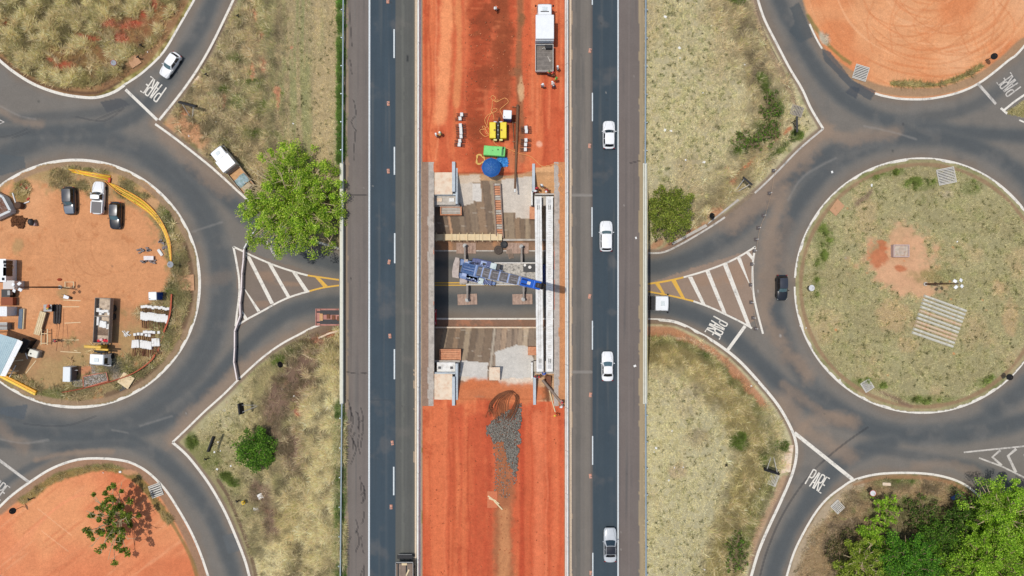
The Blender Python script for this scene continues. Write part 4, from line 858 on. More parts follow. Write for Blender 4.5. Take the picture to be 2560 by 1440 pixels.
# timber formwork wall
t = struct_thing('formwork_wall', 'long cream plywood formwork wall across the foot of the upper slope', 'formwork', 1170, 595)
parts(t, [('panel', wood, lambda b: [pxbox(b, 1085 + k * 28.4, 1085 + k * 28.4 + 28, 585, 601, .2, 1.5 + .01 * (k % 2), .02) for k in range(6)])])
for k in range(9):
    x = 1090 + k * 19.2; mb = MB(); pxbox(mb, x, x + 1.5, 581.5, 604, 1.5, 1.62); mb.build('batten', wood, t, origin=t.location)
# formwork boxes
for (x0, x1, y0, y1, z, lab) in ((1100, 1154, 516, 538, 3.5, 'shallow orange formwork box on the upper slope under the left abutment, dusty inside'), (1098, 1152, 873, 902, 3.4, 'orange formwork box on the lower slope above the left abutment with lengthwise boards')):
    t = struct_thing('formwork_box', lab, 'formwork', (x0 + x1) / 2, (y0 + y1) / 2, z - 1)
    low = y0 > 700
    parts(t, [('board', wood_o, lambda b: pxbox(b, x0, x1, y0, y0 + 2.5, z - 1, z)), ('board', wood_o, lambda b: pxbox(b, x0, x1, y1 - 2.5, y1, z - 1, z)), ('board', wood_o, lambda b: pxbox(b, x0, x0 + 3, y0 + 2.6, y1 - 2.6, z - 1, z)), ('board', wood_o, lambda b: pxbox(b, x1 - 3, x1, y0 + 2.6, y1 - 2.6, z - 1, z)),
              ('floor', wood_o if low else conc, lambda b: [pxbox(b, x0 + 3.1, x1 - 3.1, y0 + 3 + k * (y1 - y0 - 6) / 4, y0 + 2.4 + (k + 1) * (y1 - y0 - 6) / 4, z - .8, z - .2) for k in range(4)])])
# stair down the upper slope
t = struct_thing('stairs', 'narrow construction stair with orange treads running down the upper slope', 'stairs', 1245, 520, 2)
mbA, mbB = MB(), MB()
for k in range(22):
    y0 = 459 + k * 6.0; xx = 1234.5 + k * .33; z = float(zprof(y0 + 3)) + .45; 
    mb = MB(); pxbox(mb, xx + 1.5, xx + 16, y0, y0 + 4.8, z - .3, z); mb.build('tread', wood_o if k % 6 not in (0, 5) else conc, t, origin=t.location)
for s_, x0 in ((0, 1233.5), (1, 1250.5)):
    mb = MB(); mb.tube([P(x0 + k * .35, 458 + k * 6.2, float(zprof(458 + k * 6.2)) + .62) for k in range(23)], .09, n=4); mb.build('stringer', wood_m, t, origin=t.location)
# pre-cast girders
def girder(xa, xb, lab, kind):
    a = P(xa, 491, 6.0); b = P(xb, 929.5, 6.0); mid = (a + b) / 2; L = (b - a).length; ang = math.atan2((a - b).y, (a - b).x) - PI / 2
    t = thing('girder', lab, 'girder', (mid.x, mid.y, 4.98), ang, 'precast girders laid across the pit')
    pr = [(-.38, 0), (-.38, .14), (-.11, .32), (-.11, .82), (-.51, .92), (-.51, 1.02), (.51, 1.02), (.51, .92), (.11, .82), (.11, .32), (.38, .14), (.38, 0)]
    mb = MB(); mb.loft([[(x, -L / 2, z) for x, z in pr], [(x, L / 2, z) for x, z in pr]]); mb.build('beam', conc_w, t)
    if kind == 0:
        for s_ in (-.12, .12):
            mb = MB(); mb.box((s_, 0, 1.035), (.028, L * .93, .03)); mb.build('joint_strip', mat('grey_joint', S(150, 148, 146), .8), t)
    else:
        mb = MB()
        for k in range(70):
            y = -L / 2 + 1.2 + (L - 2.4) * k / 69; mb.tube([(-.2, y, 1.02), (-.2, y, 1.12), (.2, y, 1.12), (.2, y, 1.02)], .012, n=4)
        mb.build('stirrups', mat('grey_joint2', S(170, 166, 162), .8), t)
    for e in (-1, 1):
        for s_ in (-.12, .12):
            mb = MB(); y = e * (L / 2 - 1.6); mb.tube([(s_, y - .32, 1.02), (s_, y - .3, 1.14), (s_, y + .3, 1.14), (s_, y + .32, 1.02)], .035, n=5); mb.build('lifting_loop', dark, t)
        mb = MB(); mb.box((0, e * (L / 2 - .75), 1.03), (.5, .6, .02)); mb.build('end_plate', mat('mortar_patch', S(204, 202, 198), .9, var=.2, scale=12), t)
girder(1345.2, 1350, 'white precast girder across the pit nearest the crane, two fine lines along its top', 0)
girder(1373.8, 1374, 'white precast girder across the pit nearest the right bridge, rows of stirrups on top', 1)

# ------------------------------------------------------------------ mobile crane
blue = mat('crane_blue', S(78, 116, 172), .5, var=.3, scale=3, dirt=S(150, 156, 166), dirt_amt=.6, dscale=3); blue_b = mat('crane_bright_blue', S(40, 106, 214), .4, var=.1, scale=2); blue_d = mat('crane_dark_blue', S(30, 56, 120), .45, var=.25, scale=3); blue_l = mat('crane_pale_blue', S(158, 176, 214), .5, var=.15)
boomg = mat('boom_grey', S(112, 106, 104), .55, var=.35, scale=2.2, dirt=S(160, 158, 160), dirt_amt=.7, dscale=3); dirty_w = mat('crane_deck', S(200, 192, 178), .8, var=.25, scale=1.6, dirt=S(58, 60, 58), dirt_amt=1.0, dscale=2.6); cw = mat('counterweight', S(196, 182, 172), .85, var=.14, scale=2, dirt=S(140, 122, 110), dirt_amt=.6)
bw = mat('blue_white_glass', S(200, 214, 212), .4, var=.15, scale=6, dirt=S(80, 130, 120), dirt_amt=.5)
t = thing('mobile_crane', 'blue mobile crane standing on the road in the pit on four outriggers, boom raised', 'crane', P(1262, 684, 0))
def cpart(name, m, fn, par=None, smooth_=False):
    mb = MB(); fn(mb); return mb.build(name, m, par or t, smooth_, origin=t.location)
cpart('carrier', dirty_w, lambda b: (pxbox(b, 1149, 1340, 658, 711, .75, 1.55, .04)))
cpart('deck_edge', mat('white_trim', S(236, 232, 224), .6), lambda b: (pxbox(b, 1230, 1340, 656.2, 658.3, 1.2, 1.62), pxbox(b, 1165, 1330, 711.2, 713, 1.2, 1.6)))
cpart('front_deck', black, lambda b: pxbox(b, 1308, 1342, 660, 680, 1.552, 1.7, .02))
cpart('cab', blue_d, lambda b: pxbox(b, 1344, 1392, 661, 710, .7, 2.6, .12)); cpart('windscreen', mat('glass_dark', S(40, 56, 66), .15), lambda b: pxbox(b, 1390, 1393.5, 664, 707, 1.6, 2.45, .03))
cpart('hatch', mat('white_trim', S(236, 232, 224), .6), lambda b: b.lathe([(.2, 0), (.2, .06)], P(1312, 663, 1.75), 14)); cpart('tank_ring', mat('white_trim', S(236, 232, 224), .6), lambda b: b.lathe([(.09, 0), (.25, 0), (.25, .08), (.09, .08)], P(1324.5, 668, 1.72), 16))
for x in (1168, 1184, 1228, 1290, 1312, 1366):
    for y in (661, 708):
        w_ = cpart('wheel', dark_rub, lambda b: b.lathe([(.3, -.17), (.5, -.17), (.55, -.1), (.55, .1), (.5, .17), (.3, .17)], P(x, y, 0) + Vector((0, 0, .55)), 18, 'Y'))
        cpart('rim', grey_m, lambda b: b.lathe([(.05, -.18), (.28, -.14), (.28, .14), (.05, .18)], P(x, y, 0) + Vector((0, 0, .55)), 12, 'Y'), w_)
cpart('counterweight', cw, lambda b: b.prism([tuple(P(x, y, 2.9).xy) for x, y in ((1139, 643), (1148, 645), (1149, 655), (1146, 690), (1148, 696), (1131, 693), (1130, 680), (1133, 660))], 1.7, 2.9))
cpart('counterweight', cw, lambda b: (pxbox(b, 1160, 1170, 648, 659, 1.6, 2.6, .04), pxbox(b, 1149, 1168, 691, 708, 1.56, 2.4, .05)))
# superstructure: winches, engine housing, tanks
ang = math.atan2(-(712 - 668), 190)
def sup(name, m, px, py, dx, dy, z0, z1, bev=.04, par=None):
    c = P(px, py, z1); mb = MB(); mb.box((c.x, c.y, (z0 + z1) / 2), (dx, dy, z1 - z0), rz=ang, bev=bev); return mb.build(name, m, par or t, origin=t.location)
sup('turntable', blue, 1172, 676, 3.2, 2.9, 1.56, 2.5); sup('engine_housing', blue_d, 1208, 658, 2.4, 1.0, 1.7, 3.1); sup('engine_housing', blue_d, 1189, 655, 1.1, 1.0, 1.7, 2.9); sup('vent', bw, 1195, 659, .7, .6, 2.9, 3.1); sup('panel', blue_l, 1209, 659, .9, .7, 3.1, 3.2); sup('muffler', dark, 1210, 660, .45, .35, 3.2, 3.5)
sup('cab_roof', bw, 1233, 667, .95, 1.15, 2.0, 3.3, .06); sup('cab_windscreen', black, 1246, 669, .55, 1.1, 1.7, 3.1, .05); sup('platform', blue_d, 1180, 697, 1.9, .8, 1.6, 2.5); sup('ladder', blue_l, 1176, 697, 1.5, .12, 2.5, 2.65); sup('tank', bw, 1202, 703, .8, .9, 1.6, 2.7); sup('step', blue_d, 1218, 706, 1.5, .7, 1.6, 2.4); sup('step', blue, 1232, 708, .8, .5, 1.6, 2.2)
cpart('handrail', blue_l, lambda b: b.tube([P(1210, 696, 2.6), P(1226, 714, 2.7)], .05, n=5)); cpart('handrail', blue_l, lambda b: b.tube([P(1226, 700, 2.6), P(1225, 714, 2.7)], .05, n=5))
sup('winch', black, 1155, 673, .85, 1.15, 2.5, 3.3, .12); sup('winch_frame', blue_l, 1164, 673, .7, 2.3, 2.5, 3.5)
for k in range(20):
    x = 1170 + k * 4.2 + random.uniform(-2, 2); y = 655 + k * 1.1 + random.uniform(-3, 3); cpart('hose', random.choice((dark, blue_l, grey_m, blue_d)), lambda b: b.tube([P(x, y, 3.0), P(x + 5, y + random.uniform(-2, 5), 3.25), P(x + 10, y + random.uniform(0, 6), 2.9)], .05, n=5))
for k in range(10):
    x = 1172 + k * 5.0; y = 695 + k * 1.6 + random.uniform(-3, 3); cpart('fitting', random.choice((bw, blue_l, blue_d, grey_m)), lambda b: pxbox(b, x, x + random.uniform(2, 4), y, y + random.uniform(2, 4), 2.3, 2.85, .02))
# telescopic boom, raised steeply: nested sections from a pivot behind to the tip over the girders
A = P(1168, 671.5, 3.3); B = P(1347.5, 714, 22.5)
def along(px):
    lo, hi = 0, 1.0
    for _ in range(40):
        m_ = (lo + hi) / 2; q = A.lerp(B, m_)
        if 1280 + q.x * F / (H - q.z) < px: lo = m_
        else: hi = m_
    return lo
ax = (B - A).normalized(); Q = ax.to_track_quat('X', 'Z').to_matrix()
marks = [1166, 1203, 1219, 1238, 1260, 1283, 1309]
for i, (pa, pb) in enumerate(zip(marks, marks[1:])):
    ta, tb = along(pa), along(pb); p, q = A.lerp(B, ta), A.lerp(B, tb); L = (q - p).length; sz = (1.58, 1.36, 1.27, 1.2, 1.14, 1.09)[i]
    mb = MB(); mb.box(((p + q) / 2), (L + .3, sz, sz * 1.12), rot=Q, bev=.1); s_ = mb.build('boom_section', blue if i == 0 else boomg, t, origin=t.location)
    mb = MB(); mb.box(q - ax * .25, (.38, sz + .1, sz * 1.12 + .1), rot=Q, bev=.05); mb.build('collar', blue_l, s_, origin=t.location)
    if i == 0:
        mb = MB(); up = Q @ Vector((0, 0, 1)); sd = Q @ Vector((0, 1, 0))
        for kk in (-.3, .1, .45): mb.box((p + q) / 2 + up * (sz * .56 + .03) + sd * kk, (L * .8, .05, .05), rot=Q)
        mb.build('hose_guide', blue_d, s_, origin=t.location)
    up = Q @ Vector((0, 0, 1)); sd = Q @ Vector((0, 1, 0))
    for kk in (random.uniform(-.42, -.1), random.uniform(0, .42)):
        mb = MB(); mb.box((p + q) / 2 + up * (sz * .56 + .01) + sd * sz * kk, (L * random.uniform(.5, .9), .04 + .12 * random.random(), .03), rot=Q); mb.build('streak_plate', blue_l if i == 0 else mat('plate_pale', S(160, 156, 160), .6, var=.2), s_, origin=t.location)
ta = along(1309); p = A.lerp(B, ta); hd = (B - p)
mb = MB(); mb.box(p + hd * .45, (hd.length * .9, 1.05, 1.05), rot=Q, bev=.06); hs = mb.build('boom_head', blue_b, t, origin=t.location)
up = Q @ Vector((0, 0, 1)); sd = Q @ Vector((0, 1, 0))
for kk, c_ in ((-.26, blue_d), (.3, blue_d)):
    mb = MB(); mb.box(p + hd * .3 + up * .58 + sd * kk, (hd.length * .35, .16, .06), rot=Q); mb.build('sheave_slot', c_, hs, origin=t.location)
mb = MB(); mb.box(p + hd * .6 + up * .58, (hd.length * .2, .4, .05), rot=Q, bev=.02); mb.build('marking', mat('white_trim', S(236, 232, 224), .6), hs, origin=t.location)
mb = MB(); mb.box(B - ax * .2, (.9, .62, .6), rot=Q, bev=.12); mb.build('tip_sheaves', mat('dark_bronze', S(70, 62, 56), .6), t, origin=t.location)
tipd = P(1354, 716, 21.2); mb = MB(); mb.lathe([(.08, -.4), (.35, -.1), (.35, .3), (.08, .5)], tipd, 10, 'Y'); mb.build('sheave', dark, t, origin=t.location)
for x, y0, y1, ex in ((1162, 618, 656, 612), (1304, 618, 656, 614), (1168, 713, 748, 752), (1309, 713, 748, 750)):
    o_ = cpart('outrigger', mat('outrigger_grey', S(150, 142, 134), .7, var=.2), lambda b: (pxbox(b, x - 2.6, x + 2.6, y0 + 18, y1, .85, 1.3, .03) if y0 < 700 else pxbox(b, x - 2.8, x + 2.8, y0, y0 + 16, .85, 1.3, .03), pxbox(b, x - 2, x + 2, min(y0, ex) if y0 < 700 else y0 + 15, y0 + 20 if y0 < 700 else max(y1, ex), .9, 1.24, .02)))
    cpart('jack', grey_m, lambda b: b.lathe([(.36, 0), (.36, .08), (.12, .1), (.12, 1.36), (.2, 1.38), (.2, 1.46)], P(x, ex + (2 if y0 < 700 else -2), .6) * Vector((1, 1, 0)).length * 0 + Vector((P(x, ex + (2 if y0 < 700 else -2), .6).x, P(x, ex + (2 if y0 < 700 else -2), .6).y, .13)), 12), o_)
for i, (x0, x1, y0, y1, rz, lab) in enumerate(((1141, 1190, 607, 634, 0, 'upper left timber mat under a crane outrigger'), (1266, 1322, 607, 634, 0, 'upper right timber mat under a crane outrigger, tools lying on it'), (1144, 1193, 735, 762, .04, 'lower left timber mat under a crane outrigger'), (1281, 1331, 735, 761, .02, 'lower right timber mat under a crane outrigger'))):
    a = P(x0, y1); b = P(x1, y0); mb = MB(); n = 6
    for k in range(n): mb.box((-(b.x - a.x) / 2 + (b.x - a.x) * (k + .5) / n, 0, .06), ((b.x - a.x) / n * .97, b.y - a.y, .1 + .006 * (k % 2)), bev=.01)
    o = mb.build('timber_mat', wood_m, loc=((a.x + b.x) / 2, (a.y + b.y) / 2, .012), rz=rz); tag(o, lab, 'timber mat', 'timber mats under the crane')
# loose gear by the crane
mb = MB(); q = at(1246, 625, .3); mb.lathe([(.18, 0), (.62, 0), (.7, .08), (.7, .3), (.62, .38), (.3, .38), (.26, .3), (.18, .3)], (0, 0, 0), 22); o = mb.build('truck_tyre', mat('worn_rubber', S(86, 76, 68), .9, var=.2), loc=q, smooth=False); tag(o, 'worn brown truck tyre lying flat beside the upper road edge in the pit', 'tyre')
mb = MB(); q = at(1260, 611, .4); mb.lathe([(.15, 0), (.5, .02), (.58, .15), (.58, .35), (.4, .42), (.2, .38)], (0, 0, 0), 18); o = mb.build('rubber_drum', mat('black_rubber', S(34, 36, 40), .6, var=.2), loc=q); tag(o, 'small black rubber drum lying against the tyre in the pit', 'drum')
for k in range(4):
    mb = MB(); mb.box((0, 0, .06), (.16, 1.5, .1), bev=.01); q = at(1271 + k * 3.2, 636 - k * .8, .1); o = mb.build('plank', wood_g, loc=(q.x, q.y, .03 + .004 * k), rz=.28); tag(o, 'weathered plank in the small pile beside the tyre under the girders', 'plank', 'planks beside the tyre')
# ------------------------------------------------------------------ vehicles
def carpaint(name, rgb, rough=.28, var=.04): return mat('paint_' + name, rgb, rough, 0, var, 2, coat=.6, spec=.5, dirt=tuple(c * .8 for c in rgb), dirt_amt=.35)
P_W = carpaint('white', S(246, 246, 244)); P_BLK = carpaint('black', S(30, 32, 36)); P_DK = carpaint('charcoal', S(52, 56, 64)); P_SIL = carpaint('silver', S(198, 202, 204), .3); P_RED = carpaint('dark_red', S(80, 24, 34)); P_HOOD = carpaint('grey_bonnet', S(118, 126, 136))
GLASS = mat('car_glass', S(38, 54, 62), .08, 0, .15, 3, coat=.5, spec=.7); GLASS2 = mat('car_glass_pale', S(86, 112, 120), .1, 0, .25, 3, coat=.5, spec=.6); GLASS_B = mat('car_glass_black', S(18, 22, 26), .1, 0, .1, 3, spec=.6)
TYRE = mat('tyre_rubber', S(40, 40, 40), .9, var=.15); RIM = mat('wheel_rim', S(150, 152, 154), .35, .7, var=.08); LAMP = mat('headlamp', S(226, 230, 232), .15, var=.04); TAIL = mat('tail_lamp', S(150, 26, 26), .25, var=.05); TRIM = mat('black_trim', S(28, 28, 28), .6, var=.1)

def lerp(a, b, t): return a + (b - a) * t
def wheel(par, x, y, r=.32, w=.22):
    s_ = 1 if x > 0 else -1
    o = MB().lathe([(r * .6, -w / 2), (r * .94, -w / 2), (r, -w * .3), (r, w * .3), (r * .94, w / 2), (r * .6, w / 2)], (x, y, r), 20, 'X').build('wheel', TYRE, par)
    MB().lathe([(r * .12, -w * .42), (r * .6, -w * .46), (r * .62, w * .46), (r * .12, w * .42)], (x, y, r), 14, 'X').build('rim', RIM, o)
    return o
def car(label, loc, rz, paint_, L=4.3, W=1.76, Hh=1.5, kind='hatch', roof=None, bonnet=None, ws=None, rear=None, cat='car', hood=.98, lampm=None):
    """car in metres, facing local +Y: lofted body, cabin shell with separate panes, roof, lamps, mirrors, wheels"""
    t = thing({'pickup': 'pickup_truck'}.get(kind, 'car'), label, cat, loc, rz)
    ts = [-.995, -.97, -.9, -.8, -.66, -.5, -.3, -.1, .1, .3, .45, .6, .75, .88, .955, .985]
    zbelt = .96 if kind not in ('suv', 'pickup') else 1.06
    def zt(q):
        if q > .38: return lerp(zbelt, zbelt - .24, ((q - .38) / .62) ** 1.6)
        if q < -.7 and kind == 'sedan': return lerp(zbelt + .04, zbelt - .06, (-q - .7) / .3)
        if q < -.85: return lerp(zbelt, zbelt - .1, (-q - .85) / .15)
        return zbelt
    rings = []
    for q in ts:
        w_ = W / 2 * max(.05, 1 - abs(q) ** (7.5 if q > 0 else 10)) ** .24
        z = zt(q); lo = .22 + max(0, abs(q) - .85) * .5
        arch = 0
        half = [(0, z + .015), (w_ * .5, z), (w_ * .8, z - .025), (w_ * .93, z - .08), (w_ * .985, z - .2), (w_, .62), (w_ * .985, .42), (w_ * .94, lo), (w_ * .5, lo - .02)]
        rings.append([Vector((x, q * L / 2, zz)) for x, zz in half] + [Vector((-x, q * L / 2, zz)) for x, zz in reversed(half[1:])])
    body = MB().loft(rings).build('body', paint_, t, True)
    # cabin
    spec = {'hatch': (.36, .06, -.90, -.74), 'suv': (.36, .12, -.94, -.80), 'sedan': (.34, .02, -.72, -.46), 'pickup': (.36, .14, -.20, -.12)}[kind]
    yf, yf2, yr, yr2 = [v * L / 2 for v in spec]
    wb, wr = W / 2 * .9, W / 2 * (.70 if kind != 'suv' else .74); zr = Hh; z0 = zbelt - .03; bow, bow2 = .16, .05
    def fr(u, v, o=0): return Vector((u * lerp(wb, wr, v), lerp(yf, yf2, v) - lerp(bow, bow2, v) * u * u + o * .6, lerp(z0, zr, v) - .02 * u * u * v + o * .8))
    def re(u, v, o=0): return Vector((u * lerp(wb, wr, v), lerp(yr, yr2, v) + lerp(.1, .05, v) * u * u - o * .6, lerp(z0, zr, v) - .02 * u * u * v + o * .8))
    def si(s_, u, v, o=0):
        x = lerp(wb, wr, v) + .03 * math.sin(PI * u); a = lerp(yf, yf2, v) - lerp(bow, bow2, v); b = lerp(yr, yr2, v) + lerp(.1, .05, v)
        return Vector((s_ * (x + o), lerp(a, b, u), lerp(z0, zr, v) - .02 * v + o * .5))
    rr = []
    for v in (0, .35, .7, 1):
        rr.append([fr(u, v) for u in (-1, -.5, 0, .5, 1)] + [si(1, u, v) for u in (.25, .5, .75)] + [re(u, v) for u in (1, .5, 0, -.5, -1)] + [si(-1, u, v) for u in (.75, .5, .25)])
    MB().loft(rr).build('cabin', paint_, t)
    def pane(name, fn, u0, u1, v0, v1, m, nu=8, nv=3): return MB().grid([[fn(lerp(u0, u1, i / nu), lerp(v0, v1, j / nv)) for i in range(nu + 1)] for j in range(nv + 1)]).build(name, m, t, True, fix=True)
    o = .012
    pane('windscreen', lambda u, v: fr(u, v, o), -.86, .86, .06, .93, ws or GLASS)
    pane('rear_window', lambda u, v: re(u, v, o), -.84, .84, .12, .9, rear or GLASS_B)
    for s_ in (-1, 1):
        pane('side_window', lambda u, v: si(s_, u, v, o), .1, .49, .12, .9, GLASS_B, 4); pane('side_window', lambda u, v: si(s_, u, v, o), .53, .92, .12, .9, GLASS_B, 4)
    rows = []
    for j in range(7):
        v = j / 6; y = lerp(yf2 - .0, yr2 + .0, v); rows.append([Vector((u * (wr - .01), y - (bow2 * u * u if j < 3 else 0) * (1 - v) + .05 * u * u * v, zr + .012 + .045 * (1 - u * u) * math.sin(PI * min(1, max(.06, v)) if 0 < j < 6 else .25))) for u in (-1, -.7, -.35, 0, .35, .7, 1)])
    MB().grid(rows).build('roof', roof or paint_, t, True)
    if bonnet:
        MB().grid([[Vector((u * W / 2 * .8 * (1 - .1 * (q - .4)), q * L / 2, zt(q) + .022 - .02 * u * u)) for u in (-1, -.5, 0, .5, 1)] for q in (.42, .55, .7, .85, .93)]).build('bonnet', bonnet, t, True)
    else:
        pts = lambda s_: [Vector((s_ * W * .40 * (1 - .12 * k), (.40 + .14 * k) * L / 2, zt(.40 + .14 * k) + .012)) for k in range(5)]
        for s_ in (-1, 1): MB().tube(pts(s_), .008, n=4).build('bonnet_seam', TRIM, t)
    for s_ in (-1, 1):
        MB().grid([[Vector((s_ * W / 2 * a, L / 2 * b, zz)) for a, b, zz in r] for r in (((.62, .968, .72), (.84, .9, .745)), ((.80, .925, .6), (.95, .84, .68)))]).build('headlight', lampm or LAMP, t)
        MB().box((s_ * W / 2 * .8, -L / 2 * .965, .78), (.3, .1, .16), bev=.03).build('tail_light', TAIL, t)
        MB().box((s_ * (W / 2 + .07), yf - .28, zbelt + .02), (.2, .12, .13), bev=.03).build('mirror', paint_ if paint_ in (P_W, P_SIL) else TRIM, t)
        MB().box((s_ * (W / 2 + .0), 0, .3), (.03, L * .52, .12), bev=.01).build('sill', TRIM, t)
        for y in (L * .305, -L * .30): wheel(t, s_ * (W / 2 - .1), y)
    MB().box((0, L / 2 - .03, .42), (W * .62, .08, .22), bev=.03).build('grille', TRIM, t)
    MB().box((0, -L / 2 + .02, .62), (.5, .04, .13)).build('number_plate', mat('plate', S(214, 214, 210), .5), t)
    if kind == 'pickup':
        y0, y1 = yr - .1, -L / 2 + .12
        MB().box((0, (y0 + y1) / 2, zbelt + .035), (W * .80, abs(y1 - y0) * .95, .05), bev=.02).build('bed_cover', mat('bed_cover', S(124, 120, 118), .8, var=.08), t)
        for s_ in (-1, 1): MB().box((s_ * W * .455, (y0 + y1) / 2, zbelt + .03), (W * .075, abs(y1 - y0) * .98, .07), bev=.02).build('bed_rail', paint_, t)
    return t
def road_at(x, y, zr=1.0, up=False): return at(x, y, zr, ZH + .012 if up else None)
car('white hatchback waiting above the stop line beside the tall grass island', road_at(423, 161), heading(-.56, .83), P_W, 4.25, 1.74, 1.5, 'hatch', ws=GLASS2)
car('white family car, uppermost of the white cars on the right carriageway', road_at(1523, 336, 1, 1), heading(0, -1), P_W, 4.1, 1.8, 1.55, 'hatch')
car('white car with a pale windscreen driving beside the middle of the pit', road_at(1516, 590, 1, 1), heading(.0, -1), P_W, 4.5, 1.9, 1.5, 'suv', ws=GLASS2)
car('white saloon driving up the right carriageway beside the lower end of the pit', road_at(1519.5, 916, 1, 1), heading(0, -1), P_W, 4.35, 1.74, 1.42, 'sedan', ws=GLASS2)
car('silver saloon with a black glass roof, lowest car on the right carriageway', road_at(1526, 1364, 1, 1), heading(0, -1), P_SIL, 5.0, 1.9, 1.42, 'sedan', roof=P_BLK)
car('small black car with red rear trim driving down the road beside the right roundabout', road_at(1957, 719), heading(.0, 1), P_BLK, 4.0, 1.72, 1.5, 'hatch', roof=P_DK, ws=GLASS2, lampm=mat('white_lamp', S(246, 246, 240), .2))
car('dark grey car with a pale bonnet, leftmost parked in the dirt camp', road_at(171, 501), heading(.03, 1), P_DK, 4.3, 1.78, 1.62, 'suv', bonnet=P_HOOD, ws=GLASS2, roof=P_DK)
car('white pickup with a covered grey bed parked between the two dark cars', road_at(243, 494), heading(.05, -1), P_W, 5.1, 1.86, 1.72, 'pickup', cat='pickup')
car('black hatchback parked nose down at the right of the white pickup', road_at(286, 538), heading(-.03, 1), P_BLK, 4.25, 1.78, 1.5, 'hatch', ws=GLASS2, roof=P_DK)

TW = carpaint('truck_white', S(244, 246, 246)); frame_m = mat('chassis', S(42, 42, 44), .7, var=.2); deckgrey = mat('deck_plate', S(128, 120, 112), .85, var=.25, scale=2, bump=.2, dirt=S(92, 86, 80), dirt_amt=.6)
def truck_base(name, label, loc, rz, L, cat='truck', axles=(.36, -.3, -.42), W=2.4, wr=.5):
    t = thing(name, label, cat, loc, rz)
    for s_ in (-.45, .45): MB().box((s_, -.2, .72), (.16, L - .8, .22)).build('chassis_rail', frame_m, t)
    for a in axles:
        for s_ in (-1, 1): wheel(t, s_ * (W / 2 - .2), a * L, wr, .36)
    return t
def cab(t, y0, y1, W, z1, m, glass=GLASS_B, hatch=True, visor=False, z0=.7):
    """forward-control cab from y0 (rear) to y1 (front)"""
    L = y1 - y0; rings = []
    for z, dw, df in ((z0, 0, 0), (z0 + .5, 0, 0), (lerp(z0, z1, .5), .0, .02), (lerp(z0, z1, .93), .1, .22), (z1, .2, .36)):
        w_ = W / 2 - dw; f = y1 - df; r = .18
        rings.append([Vector(p) for p in ((-w_, y0, z), (w_, y0, z), (w_, f - r, z), (w_ - r * .4, f - r * .25, z), (w_ * .5, f, z), (-w_ * .5, f, z), (-w_ + r * .4, f - r * .25, z), (-w_, f - r, z))])
    c = MB().loft(rings).build('cab', m, t)
    MB().grid([[Vector((u * (W / 2 - .18), y1 - lerp(.015, .19, v) + .012 - .1 * u * u * (1 - v), lerp(lerp(z0, z1, .5), lerp(z0, z1, .92), v))) for u in (-1, -.5, 0, .5, 1)] for v in (0, .5, 1)]).build('windscreen', glass, c)
    for s_ in (-1, 1):
        MB().grid([[Vector((s_ * (W / 2 + .012 - .1 * v), y0 + a, lerp(lerp(z0, z1, .52), lerp(z0, z1, .9), v))) for a in (L * .3, L * .8)] for v in (0, 1)]).build('side_window', GLASS_B, c)
        MB().box((s_ * (W / 2 + .16), y1 - .22, lerp(z0, z1, .62)), (.22, .12, .55), bev=.04).build('mirror', TRIM, c)
        MB().box((s_ * W * .36, y1 + .015, z0 + .2), (.4, .06, .22), bev=.03).build('headlight', LAMP, c)
    if hatch: MB().box((0, (y0 + y1) / 2 - .05, z1 + .03), (.7, .55, .08), bev=.03).build('roof_hatch', mat('hatch_grey', S(214, 222, 222), .5), c)
    MB().box((0, y1 + .05, z0 + .02), (W, .16, .3), bev=.04).build('bumper', m, c)
    if visor: MB().box((0, y1 - .18, z1 - .02), (W * .8, .3, .06), bev=.02).build('sun_visor', m, c)
    return c
def bed(t, y0, y1, W, z, side, fm, sm, thick=.08, open_top=True):
    o = MB().box((0, (y0 + y1) / 2, z), (W - .02, y1 - y0 - .02, .14)).build('bed_floor', fm, t)
    for s_ in (-1, 1): MB().box((s_ * (W / 2 - thick / 2), (y0 + y1) / 2, z + side / 2 + .075), (thick, y1 - y0, side), bev=.01).build('side_board', sm, t)
    for y in (y0 + thick / 2, y1 - thick / 2): MB().box((0, y, z + side / 2 + .078), (W - thick * 2 - .004, thick, side), bev=.01).build('end_board', sm, t)
    return o
# white box-and-flatbed lorry on the orange soil
t = truck_base('lorry', 'long white lorry with box body and grey flatbed on the orange soil', at(1361, 97, 1.6, 5.97), heading(.0, -1), 9.6, W=2.5)
cab(t, 3.05, 4.85, 2.2, 2.75, TW); MB().box((0, 3.5, 2.72), (1.2, .12, .1)).build('vent', TRIM, t)
b_ = MB().box((0, 1.25, 1.95), (2.62, 3.45, 2.0), bev=.05).build('box_body', TW, t); MB().box((0, -.42, 1.6), (2.66, .3, 1.7), bev=.04).build('tailgate', mat('off_white_panel', S(226, 228, 228), .5), t)
bed(t, -4.7, -.75, 2.62, 1.0, .5, deckgrey, mat('pale_board', S(208, 204, 196), .7, var=.12))
for k in range(6): MB().box((0, -4.3 + k * .62, 1.078), (2.4, .03, .02)).build('plank_joint', mat('joint_pale', S(168, 158, 148), .8), t)
MB().box((.62, -1.15, 1.4), (.95, .55, .6), bev=.05).build('toolbox', frame_m, t); MB().tube([(-.3, -1.3, 1.25), (0, -1.2, 1.3), (.2, -1.4, 1.25)], .06).build('hose', mat('pale_hose', S(206, 200, 190), .7), t)
for a, b in (((.5, -2.4), (.85, -3.1)), ((.8, -3.2), (1.0, -2.9))): MB().tube([(a[0], a[1], 1.12), (b[0], b[1], 1.12)], .05).build('offcut', mat('offcut', S(214, 206, 194), .8), t)
